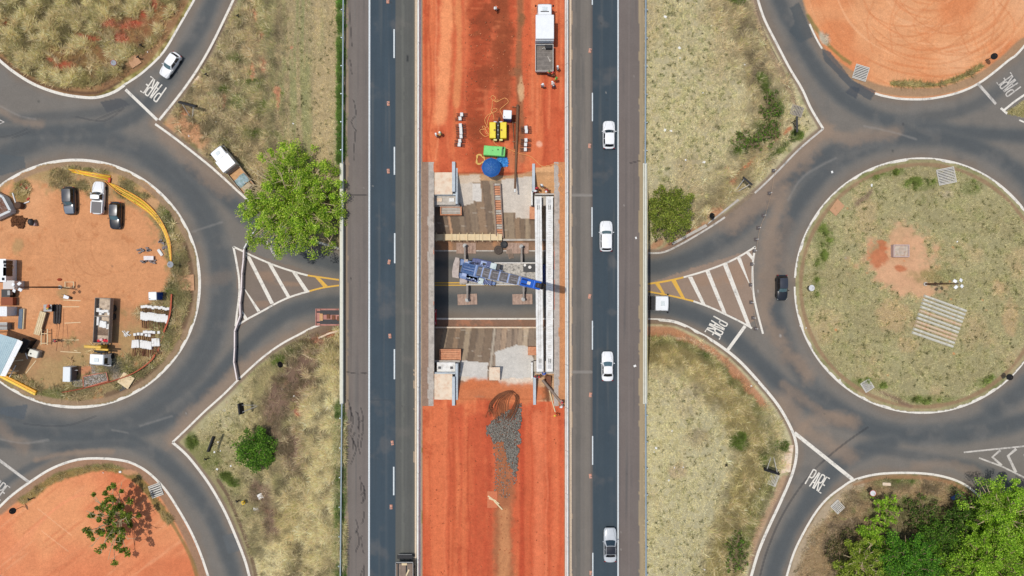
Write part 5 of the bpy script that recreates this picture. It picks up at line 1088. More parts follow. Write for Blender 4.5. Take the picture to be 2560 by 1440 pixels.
# white lorry parked by the tree
t = truck_base('lorry', 'white lorry with a sandy open bed parked under the edge of the big tree', at(583, 424, 1.3), heading(-.62, -.78), 8.0, axles=(.36, -.3), W=2.3)
cab(t, 2.1, 3.9, 2.2, 2.55, TW); MB().box((0, 1.0, 1.9), (2.35, 2.0, 1.7), bev=.05).build('box_body', TW, t); MB().box((0, 2.06, 2.3), (2.2, .1, .5)).build('gap_panel', mat('gap_grey', S(140, 148, 152), .6), t)
bed(t, -4.0, -.1, 2.3, .95, .45, mat('sandy_bed', S(206, 160, 112), .9, var=.2, scale=2), mat('weathered_board', S(176, 158, 138), .85, var=.2))
rows = [[Vector((u, v, 1.3 + .22 * math.sin(3 * u + v * 2) * math.cos(v * 2.3 - u) + .05 * random.random())) for u in np.linspace(-.95, .95, 9)] for v in np.linspace(-2.9, -1.4, 9)]
MB().grid(rows).build('tarpaulin', mat('grey_tarp', S(160, 180, 184), .6, var=.25, scale=4, dirt=S(92, 120, 84), dirt_amt=.8), t, True); MB().box((0, -3.4, 1.25), (1.6, .8, .5), bev=.1).build('sand_heap', mat('pale_sand', S(190, 170, 138), .95, var=.2), t)
MB().box((0, -.05, 1.6), (2.2, .1, .9), bev=.02).build('headboard', mat('weathered_board', S(176, 158, 138), .85, var=.2), t)
# crane lorry in the camp
t = truck_base('crane_lorry', 'dusty lorry with a yellow loading crane and white blocks in its open bed', at(258, 829, 1.3), heading(-.05, 1), 10.6, axles=(.36, -.22, -.34), W=2.4)
cab(t, 3.4, 5.2, 2.35, 2.7, TW); bed(t, -5.2, 1.75, 2.4, 1.05, .75, mat('dusty_bed', S(206, 186, 162), .9, var=.22, scale=1.5, dirt=S(110, 88, 74), dirt_amt=.8, dscale=2.2), mat('bed_board_grey', S(150, 138, 126), .8, var=.25))
MB().box((-.1, 2.35, 1.5), (.8, .6, 1.6), bev=.08).build('crane_base', mat('crane_yellow', S(232, 184, 62), .5, var=.15, dirt=S(120, 90, 40), dirt_amt=.5), t); MB().box((.75, 2.3, 2.45), (2.6, .42, .4), bev=.05).build('crane_arm', mat('crane_yellow', S(232, 184, 62)), t); MB().box((-.6, 2.65, 2.3), (1.9, .3, .3), bev=.04).build('crane_arm', mat('crane_yellow', S(232, 184, 62)), t); MB().box((-.2, 2.98, 1.9), (1.7, .28, .9), bev=.05).build('exhaust_stack', frame_m, t)
MB().box((0, -2.35, 1.9), (2.3, .08, .1)).build('cross_bar', mat('bed_board_grey', S(150, 138, 126)), t)
for x, y, w_, d, z in ((.75, -1.6, .34, 1.3, .5), (.1, -1.2, .55, 1.0, .62), (-.4, -1.1, .6, 1.0, .66), (-.85, -.85, .5, .8, .5), (.2, -3.1, .7, .5, .5), (-.5, -3.2, .7, .4, .5), (.8, -3.3, .5, .6, .5), (-.9, -2.8, .5, .4, .45), (.4, -2.75, .4, .4, .5)):
    MB().box((x, y, 1.12 + z / 2), (w_, d, z), rz=random.uniform(-.1, .1), bev=.02).build('block', conc_w, t)
for k in range(12): MB().tube([(-.95 + k * .16, -.6, 1.3), (-.98 + k * .165, .6, 1.25)], .035, n=5).build('rod', rust, t)
for x, y, m_ in ((-.3, 1.35, mat('red_cloth', S(214, 40, 60), .8)), (.25, 1.25, mat('pink_cloth', S(232, 190, 190), .8)), (-.7, 1.4, mat('red_cloth', S(214, 40, 60))), (.6, 1.45, mat('red_cloth', S(214, 40, 60)))): MB().box((x, y, 1.3), (.5, .4, .25), rz=random.random(), bev=.08).build('sack', m_, t)
# white tractor lorry leaving the underpass
t = truck_base('lorry', 'white lorry driving out to the right from beneath the right bridge', at(1572, 757, 2.2, .012), heading(1, .015), 12.0, axles=(.40, -.25, -.36), W=2.5)
cab(t, 3.95, 6.15, 2.45, 3.1, TW); MB().box((0, 3.6, 1.7), (2.1, .5, 1.9), bev=.05).build('gearbox_cover', frame_m, t); MB().box((1.1, 4.65, 2.9), (.1, .12, 1.0), rz=.2).build('exhaust', grey_m, t)
bed(t, -6.0, 3.2, 2.45, 1.15, .9, deckgrey, mat('bed_board_grey', S(150, 138, 126)))
for k in range(5): MB().tube([(-1.0 + k * .5, 3.36, 1.0), (-1.0 + k * .5, 3.34, 2.7)], .06).build('pipe', frame_m, t)
# red low-loader going under the left bridge
red_f = mat('faded_red', S(190, 132, 118), .7, var=.15, dirt=S(130, 80, 66), dirt_amt=.5)
t = truck_base('low_loader', 'faded red low-loader trailer passing beneath the left bridge', at(937, 793, 1.2, .012), heading(1, 0), 18.6, axles=(.42, .2, -.30, -.36, -.42), W=2.6, wr=.45)
MB().box((0, -2.5, .98), (2.5, 13.2, .1)).build('bed_floor', red_f, t)
for s_ in (-1, 1):
    MB().box((s_ * 1.27, -2.5, 1.02), (.1, 13.4, .26), bev=.02).build('side_rail', red_f, t)
    MB().box((s_ * .72, -2.3, 1.042), (.72, 12.4, .02)).build('deck_plate', mat('asphalt_plate', S(74, 72, 72), .9, var=.25), t)
    for k in range(5): MB().box((s_ * 1.22, -8.6 + k * 2.6, 1.2), (.14, .3, .14), bev=.02).build('stake_pocket', red_f, t)
    MB().box((s_ * .8, -8.75, 1.03), (.25, .5, .04)).build('tail_light', frame_m, t)
MB().box((0, -9.12, 1.02), (2.6, .14, .3), bev=.02).build('rear_beam', red_f, t); MB().box((0, -8.3, 1.1), (1.1, .5, .12)).build('ramp_hinge', mat('sandy_bed', S(206, 160, 112), .9), t)
for k in range(3): MB().box((-.1 + .15 * k, -7.2 + k * .8, 1.12), (.7, .5, .16), bev=.03).build('clamp', rust, t)
cab(t, 6.9, 9.35, 2.5, 2.9, mat('cab_red', S(190, 40, 48), .4))
# timber lorry entering at the lower edge
t = truck_base('lorry', 'lorry with a grey slatted timber bed leaving at the lower edge of the left carriageway', P(1011, 1540, ZH + 1.5) * 1, heading(0, 1), 16.0, W=2.5); t.location.z = ZH + .012
MB().box((0, -.2, 1.35), (2.44, 15.0, .08)).build('bed_frame', frame_m, t)
for k in range(12):
    if k in (4, 10): continue
    MB().box((-1.1 + k * .2, -.15, 1.45), (.175, 14.9, .08 + .02 * (k % 3))).build('plank', wood_g, t)
for s_ in (-1, 1): MB().box((s_ * 1.26, -.2, 1.5), (.09, 15.2, .3), bev=.02).build('side_rail', grey_m, t)
MB().box((0, -7.8, 1.46), (2.5, .14, .26), bev=.02).build('rear_rail', grey_m, t); MB().box((0, -7.55, 1.56), (.75, .3, .06)).build('board', wood, t); MB().box((-.5, -6.4, 1.58), (.2, .9, .06), rz=-.45).build('board', wood, t); MB().box((-.35, -5.6, 1.58), (.2, .7, .06), rz=.2).build('board', wood, t)
MB().box((0, -8.3, .75), (2.3, .5, .2), bev=.03).build('rear_step', frame_m, t); MB().box((0, -8.62, .7), (2.0, .06, .12)).build('bumper', grey_m, t)
cab(t, 6.2, 8.0, 2.4, 2.8, TW)
# ------------------------------------------------------------------ people
def skin_mesh(name, V, Ed, Rd, lv=1):
    bm = bmesh.new(); ly = bm.verts.layers.skin.verify(); vs = []
    for k, p in enumerate(V):
        v = bm.verts.new(p); v[ly].radius = (Rd[k], Rd[k] * (.8 if k in (1, 2) else 1)); v[ly].use_root = (k == 0); vs.append(v)
    for a, b in Ed: bm.edges.new((vs[a], vs[b]))
    me = bpy.data.meshes.new(name + '_skeleton'); bm.to_mesh(me); bm.free()
    o = bpy.data.objects.new(name, me); COL.objects.link(o)
    md = o.modifiers.new('s', 'SKIN'); md.use_smooth_shade = True
    if lv: o.modifiers.new('u', 'SUBSURF').levels = lv
    dg = bpy.context.evaluated_depsgraph_get(); dg.update()
    m2 = bpy.data.meshes.new_from_object(o.evaluated_get(dg))
    bpy.data.objects.remove(o); bpy.data.meshes.remove(me)
    return m2
SKIN = mat('skin', S(150, 98, 70), .6, var=.08); BOOT = mat('boots', S(40, 34, 30), .8); HAIR = mat('hair', S(28, 22, 18), .8)
CL = {k: mat('cloth_' + k, S(*c), .85, var=.12, scale=9) for k, c in dict(white=(232, 230, 224), orange=(230, 110, 60), yellow=(226, 226, 120), red=(196, 44, 48), blue=(44, 88, 172), navy=(44, 50, 72), khaki=(150, 128, 96), pink=(226, 168, 160), grey=(110, 112, 118), jeans=(70, 86, 112), lime=(176, 214, 90)).items()}
HELM = {k: mat('helmet_' + k, S(*c), .35, var=.04, scale=3, coat=.4) for k, c in dict(white=(244, 244, 240), green=(90, 150, 70), red=(200, 40, 44), blue=(40, 92, 190), yellow=(232, 200, 60)).items()}
def person_base(pose):
    bend = {'stand': 0, 'work': .12, 'bend': .8}[pose]
    c, s_ = math.cos(bend), math.sin(bend)
    tp = lambda x, y, z: Vector((x, y * c + (z - .95) * s_, .95 + (z - .95) * c - y * s_))
    arms = {'stand': ((.25, -.01, 1.15), (.27, .08, .90)), 'work': ((.26, .10, 1.16), (.18, .34, 1.10)), 'bend': ((.24, .18, 1.20), (.17, .42, 1.08))}[pose]
    V = [Vector((0, 0, .95)), tp(0, 0, 1.15), tp(0, 0, 1.36), tp(0, 0, 1.5), tp(0, .01, 1.57)]
    Rd = [.13, .125, .14, .055, .06]; Ed = [(0, 1), (1, 2), (2, 3), (3, 4)]
    hands = []
    for s2 in (-1, 1):
        k = len(V); e, w_ = arms
        V += [tp(s2 * .19, 0, 1.43), tp(s2 * e[0], e[1], e[2]), tp(s2 * w_[0], w_[1], w_[2])]; Rd += [.065, .045, .032]; Ed += [(2, k), (k, k + 1), (k + 1, k + 2)]
        d = (V[k + 2] - V[k + 1]).normalized(); hands.append((V[k + 2], d, s2)); V.append(V[k + 2] + d * .07); Rd.append(.038); Ed.append((k + 2, k + 3))
        k = len(V); st = .1 if (pose != 'stand' and s2 > 0) else 0
        V += [Vector((s2 * .1, 0, .9)), Vector((s2 * .12, .03 + st, .5)), Vector((s2 * .12, -.02 + st, .1)), Vector((s2 * .13, .13 + st, .045))]; Rd += [.095, .06, .045, .042]; Ed += [(0, k), (k, k + 1), (k + 1, k + 2), (k + 2, k + 3)]
    return V, Ed, Rd, hands, tp
PROTO = {}
def person_proto(pose):
    V, Ed, Rd, hands, tp = person_base(pose)
    root = thing('person', 'worker', 'person')
    body = skin_mesh('person_body', V, Ed, Rd)
    mb = MB(); mb.bm.from_mesh(body)
    hc = tp(0, .03, 1.64)
    mb.lathe([(.02, -.115), (.06, -.10), (.078, -.04), (.084, .02), (.075, .08), (.04, .115), (.005, .122)], hc, 14)
    mb.box(hc + Vector((0, .085, -.01)), (.025, .035, .04), bev=.008); mb.box(hc + Vector((0, .078, -.06)), (.045, .012, .012), bev=.004)
    for s2 in (-1, 1): mb.box(hc + Vector((s2 * .085, 0, 0)), (.02, .035, .055), bev=.008)
    for wpt, d, s2 in hands:
        side = d.cross(Vector((0, 0, 1))) if abs(d.z) < .9 else d.cross(Vector((0, 1, 0))); side.normalize(); cu = d.cross(side) * (.35)
        for k in range(4):
            b = wpt + d * .09 + side * (.026 - .0175 * k); L = (.055, .066, .062, .048)[k]
            mb.tube([b, b + (d + cu * .3).normalized() * L * .6, b + (d + cu * .9).normalized() * L * 1.1], .009, .007, 6)
        b = wpt + d * .035 + side * .03; mb.tube([b, b + (d * .5 + side).normalized() * .035, b + (d + side * .7).normalized() * .065], .011, .008, 6)
    o = mb.build('body', SKIN, root, True)
    def sub(name, idx, add, m):
        mp = {i: k for k, i in enumerate(idx)}
        me = skin_mesh(name, [V[i] for i in idx], [(mp[a], mp[b]) for a, b in Ed if a in mp and b in mp], [Rd[i] + add for i in idx])
        me.materials.clear(); me.materials.append(m); ob = bpy.data.objects.new(name, me); COL.objects.link(ob); ob.parent = root
    n = len(V); # indices: 0-4 spine, then per side: shoulder, elbow, wrist, hand, hip, knee, ankle, toe
    A, B_ = 5, 13
    sub('shirt', [0, 1, 2, 3, A, A + 1, A + 2, B_, B_ + 1, B_ + 2], .016, CL['white'])
    sub('trousers', [0, A + 4, A + 5, A + 6, B_ + 4, B_ + 5, B_ + 6], .018, CL['jeans'])
    for q in (A, B_):
        mbb = MB(); t_ = V[q + 7]; mbb.box(t_ + Vector((0, -.08, .01)), (.10, .27, .1), bev=.03); mbb.build('boot', BOOT, root)
    for s2 in (-1, 1): MB().lathe([(.004, -.006), (.011, 0), (.004, .006)], hc + Vector((s2 * .032, .078, .015)), 8, 'Y').build('eye', HAIR, root)
    MB().lathe([(.086, -.03), (.09, .03), (.07, .09), (.02, .118)], hc + Vector((0, -.008, 0)), 14).build('hair', HAIR, root)
    MB().lathe([(.145, .035), (.15, .05), (.118, .06), (.112, .11), (.085, .15), (.04, .168), (.004, .172)], hc + Vector((0, .01, 0)), 18).build('helmet', HELM['white'], root)
    return root
def person(px, py, look, pose, shirt, trou, helm, label, z=None, zr=1.6):
    q = at(px, py, zr, z)
    if pose not in PROTO: PROTO[pose] = person_proto(pose); r = PROTO[pose]; r.location = q; r.rotation_euler = (0, 0, heading(*look)); r['label'] = label
    else: r = copy_thing(PROTO[pose], q, heading(*look), label)
    recolor(r, 'shirt', CL[shirt]); recolor(r, 'trousers', CL[trou]); recolor(r, 'helmet', HELM[helm]); return r
mz = 5.95
person(1395, 166, (-1, .2), 'stand', 'white', 'jeans', 'white', 'person in a white shirt and helmet at the right side of the long lorry', mz)
person(1373, 181, (0, -1), 'work', 'orange', 'navy', 'green', 'person with a green helmet reaching onto the lorry tail', mz)
person(1383, 183, (-.4, -1), 'work', 'orange', 'khaki', 'red', 'person in orange at the lorry tail beside the green-helmeted one', mz)
person(1391, 195, (-.6, -.8), 'stand', 'lime', 'orange', 'green', 'person in lime and orange behind the lorry, turned towards the tail', mz)
person(1357, 211, (.3, -1), 'stand', 'white', 'grey', 'white', 'person in white standing alone a few steps behind the lorry', mz)
person(1385, 212, (-.5, -1), 'bend', 'white', 'navy', 'white', 'person in white with dark trousers bending behind the lorry', mz)
person(1089, 335, (1, -.3), 'stand', 'white', 'khaki', 'white', 'person in white, left one of the pair by the left barrier', mz)
person(1101, 331, (-1, .2), 'work', 'yellow', 'khaki', 'white', 'person in a yellow vest, right one of the pair by the left barrier', mz)
person(1355, 462, (-.6, .8), 'stand', 'white', 'grey', 'white', 'person with a white helmet on the sandy ledge above the girders', 5.0)
person(1342, 468, (.2, 1), 'work', 'red', 'navy', 'red', 'person in red beside the wall end above the girders', 5.0)
person(1338.5, 477, (.2, 1), 'stand', 'white', 'red', 'white', 'person in white and red at the wall end above the girders', 5.0)
person(1368, 470, (-.3, 1), 'bend', 'red', 'khaki', 'white', 'person in a red shirt bending over the upper girder ends', 5.0)
person(1360, 937, (0, -1), 'work', 'blue', 'white', 'blue', 'person in blue working at the lower ends of the girders', 5.0)
person(1339, 945, (1, -.2), 'bend', 'navy', 'red', 'red', 'person in dark clothes bending at the lower wall near the girders', 5.2)
person(1407, 1006, (-1, .3), 'work', 'pink', 'navy', 'red', 'person in pink at the right barrier below the girders', ZH)
person(1404, 1018, (-.6, -1), 'stand', 'white', 'pink', 'white', 'person in white just below the one in pink at the right barrier', mz)
person(1396, 1040, (-1, 0), 'bend', 'orange', 'orange', 'yellow', 'person in orange bending on the soil below the right barrier pair', mz)
person(1241, 12, (-.5, 1), 'bend', 'white', 'orange', 'white', 'person in white bending at the upper edge of the orange soil', mz)
person(113, 764, (.5, 1), 'bend', 'orange', 'orange', 'yellow', 'person in orange bending at the end of the cream plank stack')
person(127, 852, (1, .1), 'bend', 'grey', 'navy', 'red', 'person in grey bending among the timber trestles in the camp')
# parasol, toilets, compressor, hydraulic unit
pb = mat('parasol_blue', S(24, 88, 158), .6, var=.1); bt = mat('toilet_blue', S(22, 78, 160), .5, var=.1)
q = at(1228, 418, 2.2, 5.7)
t = thing('parasol', 'round blue parasol open over the edge of the slope', 'parasol', q)
mb = MB(); n = 16; rings = []
for r_, z in ((1.42, 1.95), (1.05, 2.16), (.6, 2.32), (.08, 2.42)): rings.append([Vector((r_ * math.cos(2 * PI * k / n) * (1 - .03 * (k % 2)), r_ * math.sin(2 * PI * k / n) * (1 - .03 * (k % 2)), z - .03 * (k % 2))) for k in range(n)])
mb.loft(rings); mb.build('canopy', pb, t)
for k in range(8): MB().tube([(1.38 * math.cos(2 * PI * k / 8), 1.38 * math.sin(2 * PI * k / 8), 1.97), (.6 * math.cos(2 * PI * k / 8), .6 * math.sin(2 * PI * k / 8), 2.34), (.05, 0, 2.44)], .018, n=4).build('rib', mat('parasol_rib', S(90, 150, 206), .5), t)
MB().tube([(0, 0, 0), (0, 0, 2.5)], .03).build('pole', grey_m, t); MB().lathe([(.3, 0), (.3, .08), (.05, .12)], (0, 0, 0), 14).build('base', dark, t)
def toilet(px, py, rz, lab, z=None):
    t = thing('portable_toilet', lab, 'portable toilet', at(px, py, 2.25, z), rz)
    MB().box((0, 0, 1.05), (1.12, 1.15, 2.0), bev=.04).build('cabin', bt, t); MB().box((0, 0, 2.16), (1.24, 1.26, .22), bev=.08).build('roof', mat('toilet_white', S(240, 242, 240), .5, var=.05), t)
    d = MB().box((0, -.585, 1.05), (.8, .03, 1.8), bev=.01).build('door', bt, t); MB().box((.28, -.615, 1.0), (.05, .03, .14)).build('handle', black, d); MB().lathe([(.05, 2.2), (.05, 2.5)], (-.4, -.4, 0), 8).build('vent_pipe', dark, t)
toilet(1268.5, 286, -.06, 'blue portable toilet with white roof standing on the orange soil', 5.95); toilet(381, 740, 0.03, 'blue portable toilet with white roof in the dirt camp')
q = at(1236, 377, 1.4, 5.95); t = thing('compressor', 'bright green box compressor lying between the yellow machine and the blue parasol', 'compressor', q, -.07)
gr = mat('machine_green', S(116, 214, 110), .5, var=.08, dirt=S(90, 150, 80), dirt_amt=.4)
MB().box((0, 0, .82), (3.15, 1.42, 1.15), bev=.08).build('housing', gr, t); MB().box((1.2, -.1, 1.41), (.3, 1.0, .03)).build('louvre', mat('machine_dark_green', S(50, 120, 60), .6), t); MB().lathe([(.08, 1.4), (.08, 1.6)], (.5, .2, 0), 10).build('exhaust', dark, t); MB().lathe([(.05, 1.4), (.05, 1.5)], (-.25, .05, 0), 10).build('filler_cap', dark, t); MB().box((1.25, .5, 1.5), (.22, .3, .2), bev=.04).build('lamp', black, t)
for s_ in (-1, 1):
    for s2 in (-1, 1): wheel(t, s2 * .6, s_ * .5, .25, .16)
q = at(1245, 325, 1.5, 5.95); t = thing('hydraulic_unit', 'yellow machine with two long bonnets and a black spine on the orange soil', 'machine', q)
ye = mat('machine_yellow', S(240, 214, 20), .45, var=.08, dirt=S(200, 160, 30), dirt_amt=.4)
for s_ in (-1, 1):
    MB().box((s_ * .78, 0, 1.0), (.92, 2.35, .9), bev=.06).build('bonnet', ye, t); MB().lathe([(.14, 1.44), (.14, 1.5)], (s_ * .5, 0, 0), 12).build('cap', mat('cap_brown', S(150, 110, 40), .6), t); MB().box((s_ * .42, -1.32, .75), (.5, .25, .5), bev=.03).build('end_box', mat('pale_yellow', S(236, 226, 150), .5), t)
    MB().box((s_ * .42, 1.28, .9), (.45, .16, .5), bev=.03).build('end_panel', mat('off_white_panel', S(226, 228, 228)), t)
    for y in (-.7, .7): wheel(t, s_ * .95, y, .32, .2)
MB().box((0, 0, 1.0), (.34, 2.5, .7), bev=.03).build('engine', black, t)
for k in range(7): MB().box((0, -1.0 + k * .34, 1.37), (.2, .16, .08), bev=.02).build('hose_fitting', grey_m if k % 2 else dark, t)
MB().tube([(0, 1.2, .6), (.15, 2.1, .5)], .07).build('tow_bar', dark, t)
# crumpled tarpaulin
mb = MB(); rows = []
for i in range(13):
    rows.append([Vector((.9 * (u := -1 + j / 6) * (1 - .15 * abs(-1 + i / 6)) + .12 * math.sin(i * 1.7), .75 * (-1 + i / 6) * (1 - .2 * u * u) + .1 * math.sin(j * 2.1), .1 + .16 * random.random() + .1 * math.sin(i * 2 + j))) for j in range(13)])
o = mb.grid(rows).build('tarpaulin', mat('tarp_blue', S(74, 152, 220), .5, var=.25, scale=5), loc=at(1256, 405, .2, 5.9), smooth=False); tag(o, 'crumpled light blue tarpaulin heaped at the right of the parasol', 'tarpaulin')
# hoses
hose_m = mat('hose_orange', S(236, 162, 96), .7, var=.12); hose_y = mat('hose_yellow', S(222, 176, 96), .7, var=.12)
z6 = lambda pts: [(1020 + x / 5.54, 220 + y / 5.54) for x, y in pts]
def hose(pts, lab, m, r=.055, z=6.02, name='hose'):
    P3 = [P(x, y, (z if z is not None else gz(x, y) + .06)) for x, y in smooth(pts, 5)]
    o = MB().tube(P3, r, n=5).build(name, m, origin=P3[0], smooth=True); return tag(o, lab, 'hose')
hose(z6([(1340, 455), (1300, 360), (1275, 300), (1340, 240), (1390, 190), (1350, 140), (1290, 160), (1240, 190), (1200, 180), (1250, 165), (1230, 195), (1190, 175), (1150, 140), (1170, 105), (1210, 130), (1205, 160), (1170, 180), (1165, 260), (1150, 320), (1180, 360), (1195, 440)]), 'orange hose looped on the soil above the yellow machine', hose_m)
hose(z6([(1130, 580), (1080, 500), (1065, 440), (1100, 380), (1160, 350), (1230, 315), (1225, 285), (1180, 290), (1160, 330), (1110, 440), (1090, 540), (1050, 560), (1030, 540), (1060, 530), (1090, 600), (1120, 640), (1075, 620), (1090, 600), (1075, 580), (1010, 575), (1000, 610), (1060, 670), (1110, 660), (1135, 640)]), 'orange hose tangled on the soil at the left of the yellow machine', hose_m)
hose(z6([(1170, 720), (1215, 780), (1290, 815), (1380, 840), (1520, 900), (1680, 940), (1760, 1000), (1840, 1075), (1930, 1080), (2040, 1050), (2100, 1100), (2130, 1200), (2100, 1230), (2080, 1205), (2120, 1200), (2160, 1290), (2110, 1350), (2090, 1420), (2160, 1490)]), 'long orange hose running from the yellow machine to the right barrier', hose_m)
hose(z6([(1280, 1115), (1380, 1135), (1500, 1140), (1600, 1120), (1650, 1100), (1690, 1050), (1730, 1040)]), 'orange hose from the parasol to the upper right wall end', hose_m, .05, 5.85)
hose(z6([(1040, 1170), (900, 1130), (780, 1080), (690, 1040)]), 'thin brown hose running left from the parasol', mat('hose_brown', S(190, 110, 70), .8), .03, 5.85)
cp_ = []
for k in range(60): a = k * .62; r_ = 55 + 16 * math.sin(k * 1.9); cp_.append((1000 + r_ * math.cos(a), 990 + r_ * 1.15 * math.sin(a)))
hose(z6(cp_), 'coil of yellow hose lying at the left of the green compressor', hose_y, .05)
# rusty pole
t = thing('steel_pole', 'long rusty steel pole lying from the soil down onto the pale slope slab', 'pole', P(1291, 366, 6.1))
a, b = P(1294.5, 262, 6.3), P(1287.5, 472, 6.12)
MB().tube([a, a.lerp(b, .5), b], .21, .15, 12).build('shaft', mat('rusty_brown', S(128, 92, 66), .85, var=.2, scale=3), t, origin=t.location, smooth=True)
MB().tube([b, b + (b - a).normalized() * .5], .1, .16, 8).build('tip', conc_w, t, origin=t.location)
for k, y in enumerate((267, 306, 354)): MB().tube([P(1280, y, 6.15), P(1294, y + .5, 6.2)], .05, n=6).build('rung', mat('rusty_brown2', S(166, 122, 90), .8), t, origin=t.location)
MB().tube([P(1281.5, 300, 6.12), P(1286, 372, 6.08)], .07, n=6).build('side_pipe', mat('rusty_brown', S(128, 92, 66)), t, origin=t.location)
# precast blocks with protruding bars
def block_proto(wx, wy, hh, rods, label, group, name='precast_block', rdir='x'):
    t = thing(name, label, 'concrete block', group=group); MB().box((0, 0, hh / 2), (wx, wy, hh), bev=.03).build('block', conc_w, t)
    for k in range(rods):
        z = .12 + .3 * (k % 2); o_ = -.5 + (k + .5) / rods
        if rdir == 'x': MB().tube([(-.78, o_ * wy, z), (.78, o_ * wy, z + .03)], .028, n=5).build('bar', dark, t)
        else: MB().tube([(o_ * wx, -wy / 2 + .1, z), (o_ * wx + .02, -wy / 2 - 1.25, z * .6)], .05, n=5).build('bar', rust, t)
    return t
p0 = block_proto(.44, .54, .55, 5, 'white precast block with bars, in the left row on the orange soil', 'precast blocks in the left row'); f1 = True
for lst, lab, g in ((((1154, 286), (1150, 296), (1151, 313), (1152, 322), (1152.5, 331), (1152.5, 341), (1149.5, 352), (1148, 361.5)), 'white precast block with bars, in the left row on the orange soil', 'precast blocks in the left row'), (((1315, 319), (1316, 328), (1315, 350), (1314, 361), (1313.5, 373)), 'white precast block with bars, in the right row on the orange soil', 'precast blocks in the right row')):
    for x, y in lst:
        q = at(x, y, .5, 5.95)
        if f1: p0.location = q; f1 = False
        else: copy_thing(p0, q, random.uniform(-.12, .12), lab, g)
p1 = block_proto(.42, .42, .5, 3, 'white precast post end', 'precast posts stacked in the camp', 'precast_post', 'y'); p2 = block_proto(.42, 1.25, .5, 3, 'white precast post', 'precast posts stacked in the camp', 'precast_post', 'y')
z8 = lambda x, y: (x / 4.235, 680 + y / 4.235); f1 = [True, True]
rowsA = [(p1, [(1502 + k * 23, 362 + k * 2.2 + random.uniform(-8, 8)) for k in range(13)], 'short white precast post in the upper row of the upper stack', 0), (p2, [(1498 + k * 24, 468 + k * 3 + random.uniform(-12, 12)) for k in range(12)], 'long white precast post in the lower row of the upper stack', 1),
         (p1, [(1424, 662), (1462, 656), (1500, 658), (1525, 636), (1548, 634), (1575, 638), (1600, 636), (1545, 668), (1580, 672), (1628, 640), (1678, 640)], 'short white precast post in the upper row of the lower stack', 0), (p2, [(1406, 764), (1430, 760), (1456, 760), (1494, 762), (1516, 768), (1542, 770), (1566, 776), (1588, 780), (1618, 746), (1645, 744), (1674, 744)], 'long white precast post in the lower row of the lower stack', 1)]
for pr_, lst, lab, fi in rowsA:
    for x, y in lst:
        px, py = z8(x, y); q = at(px, py, .5)
        if f1[fi]: pr_.location = q; pr_['label'] = lab; f1[fi] = False
        else: copy_thing(pr_, q, random.uniform(-.1, .1) , lab)
# gravel and rebar
gm = mat('gravel', S(140, 140, 136), .9, var=.45, scale=2.2)
def stones(name, poly, n, m, r0, r1, label, zoff=0, warp=1):
    xs_ = [p[0] for p in poly]; ys_ = [p[1] for p in poly]; X = RNG.uniform(min(xs_), max(xs_), n * 3); Y = RNG.uniform(min(ys_), max(ys_), n * 3)
    xx = X + vnoise(X, Y, 12, seed=90) * 26 * warp; yy = Y + vnoise(X, Y, 12, seed=91) * 26 * warp
    k = inpoly(poly, xx.astype(np.float32), yy.astype(np.float32)); X = X[k][:n]; Y = Y[k][:n]
    b = np.array([(1, 0, 0), (-1, 0, 0), (0, 1, 0), (0, -1, 0), (0, 0, 1), (0, 0, -1)], np.float32); fc = np.array([(0, 2, 4), (2, 1, 4), (1, 3, 4), (3, 0, 4), (2, 0, 5), (1, 2, 5), (3, 1, 5), (0, 3, 5)])
    vs, fs, cs = [], [], []
    for i, (x, y) in enumerate(zip(X, Y)):
        c = P(x, y, gz(x, y) + .04 + zoff); r = RNG.uniform(r0, r1); a = RNG.uniform(0, 6.28); R_ = Matrix.Rotation(a, 3, 'Z') @ Matrix.Rotation(RNG.uniform(0, 3), 3, 'X'); s3 = RNG.uniform(.6, 1.2, 3) * r
        vs.append((b * s3) @ np.array(R_).T + np.array(c)); fs.append(fc + 6 * i); g = RNG.uniform(.55, 1.35); cs.append(np.tile(np.array([*(np.array(m) * g), 1]), (6, 1)))
    return tri_mesh(name, np.concatenate(vs), np.concatenate(fs), np.concatenate(cs), MATS['stone_col'], label)
def tri_mesh(name, V, Fc, Cl, m, label=None, cat=None, kind='stuff'):
    me = bpy.data.meshes.new(name); nf = len(Fc)
    me.vertices.add(len(V)); me.vertices.foreach_set('co', np.asarray(V, np.float32).ravel()); me.loops.add(nf * 3); me.loops.foreach_set('vertex_index', np.asarray(Fc, np.int32).ravel())
    me.polygons.add(nf); me.polygons.foreach_set('loop_start', np.arange(0, nf * 3, 3, dtype=np.int32)); me.polygons.foreach_set('loop_total', np.full(nf, 3, np.int32)); me.update()
    ca = me.color_attributes.new('Col', 'FLOAT_COLOR', 'POINT'); ca.data.foreach_set('color', np.asarray(Cl, np.float32).ravel()); me.materials.append(m)
    o = bpy.data.objects.new(name, me); COL.objects.link(o)
    if kind: o['kind'] = kind
    if label: o['label'] = label
    if cat: o['category'] = cat
    return o
vmat('stone_col', .9, .1, 2, 9, 0)
o = stones('gravel', [(1216, 1080), (1226, 1052), (1262, 1034), (1290, 1010), (1304, 1012), (1300, 1080), (1296, 1180), (1284, 1196), (1270, 1150), (1262, 1108), (1225, 1102)], 3600, S(134, 128, 118), .06, .17, 'loose grey crushed stone heaped on the orange soil', .05); o['category'] = 'gravel'
o = stones('gravel', [(1232, 1110), (1296, 1110), (1296, 1200), (1262, 1250), (1236, 1230)], 420, S(150, 142, 130), .05, .13, 'scattered grey stones trailing below the gravel heap'); o['category'] = 'gravel'
o = stones('gravel', [(1085, 440), (1140, 440), (1420, 0), (1050, 0)] and [(1160, 40), (1330, 40), (1320, 400), (1160, 400)], 260, S(196, 120, 84), .06, .16, 'scattered reddish clods on the upper median soil'); o['category'] = 'soil clods'
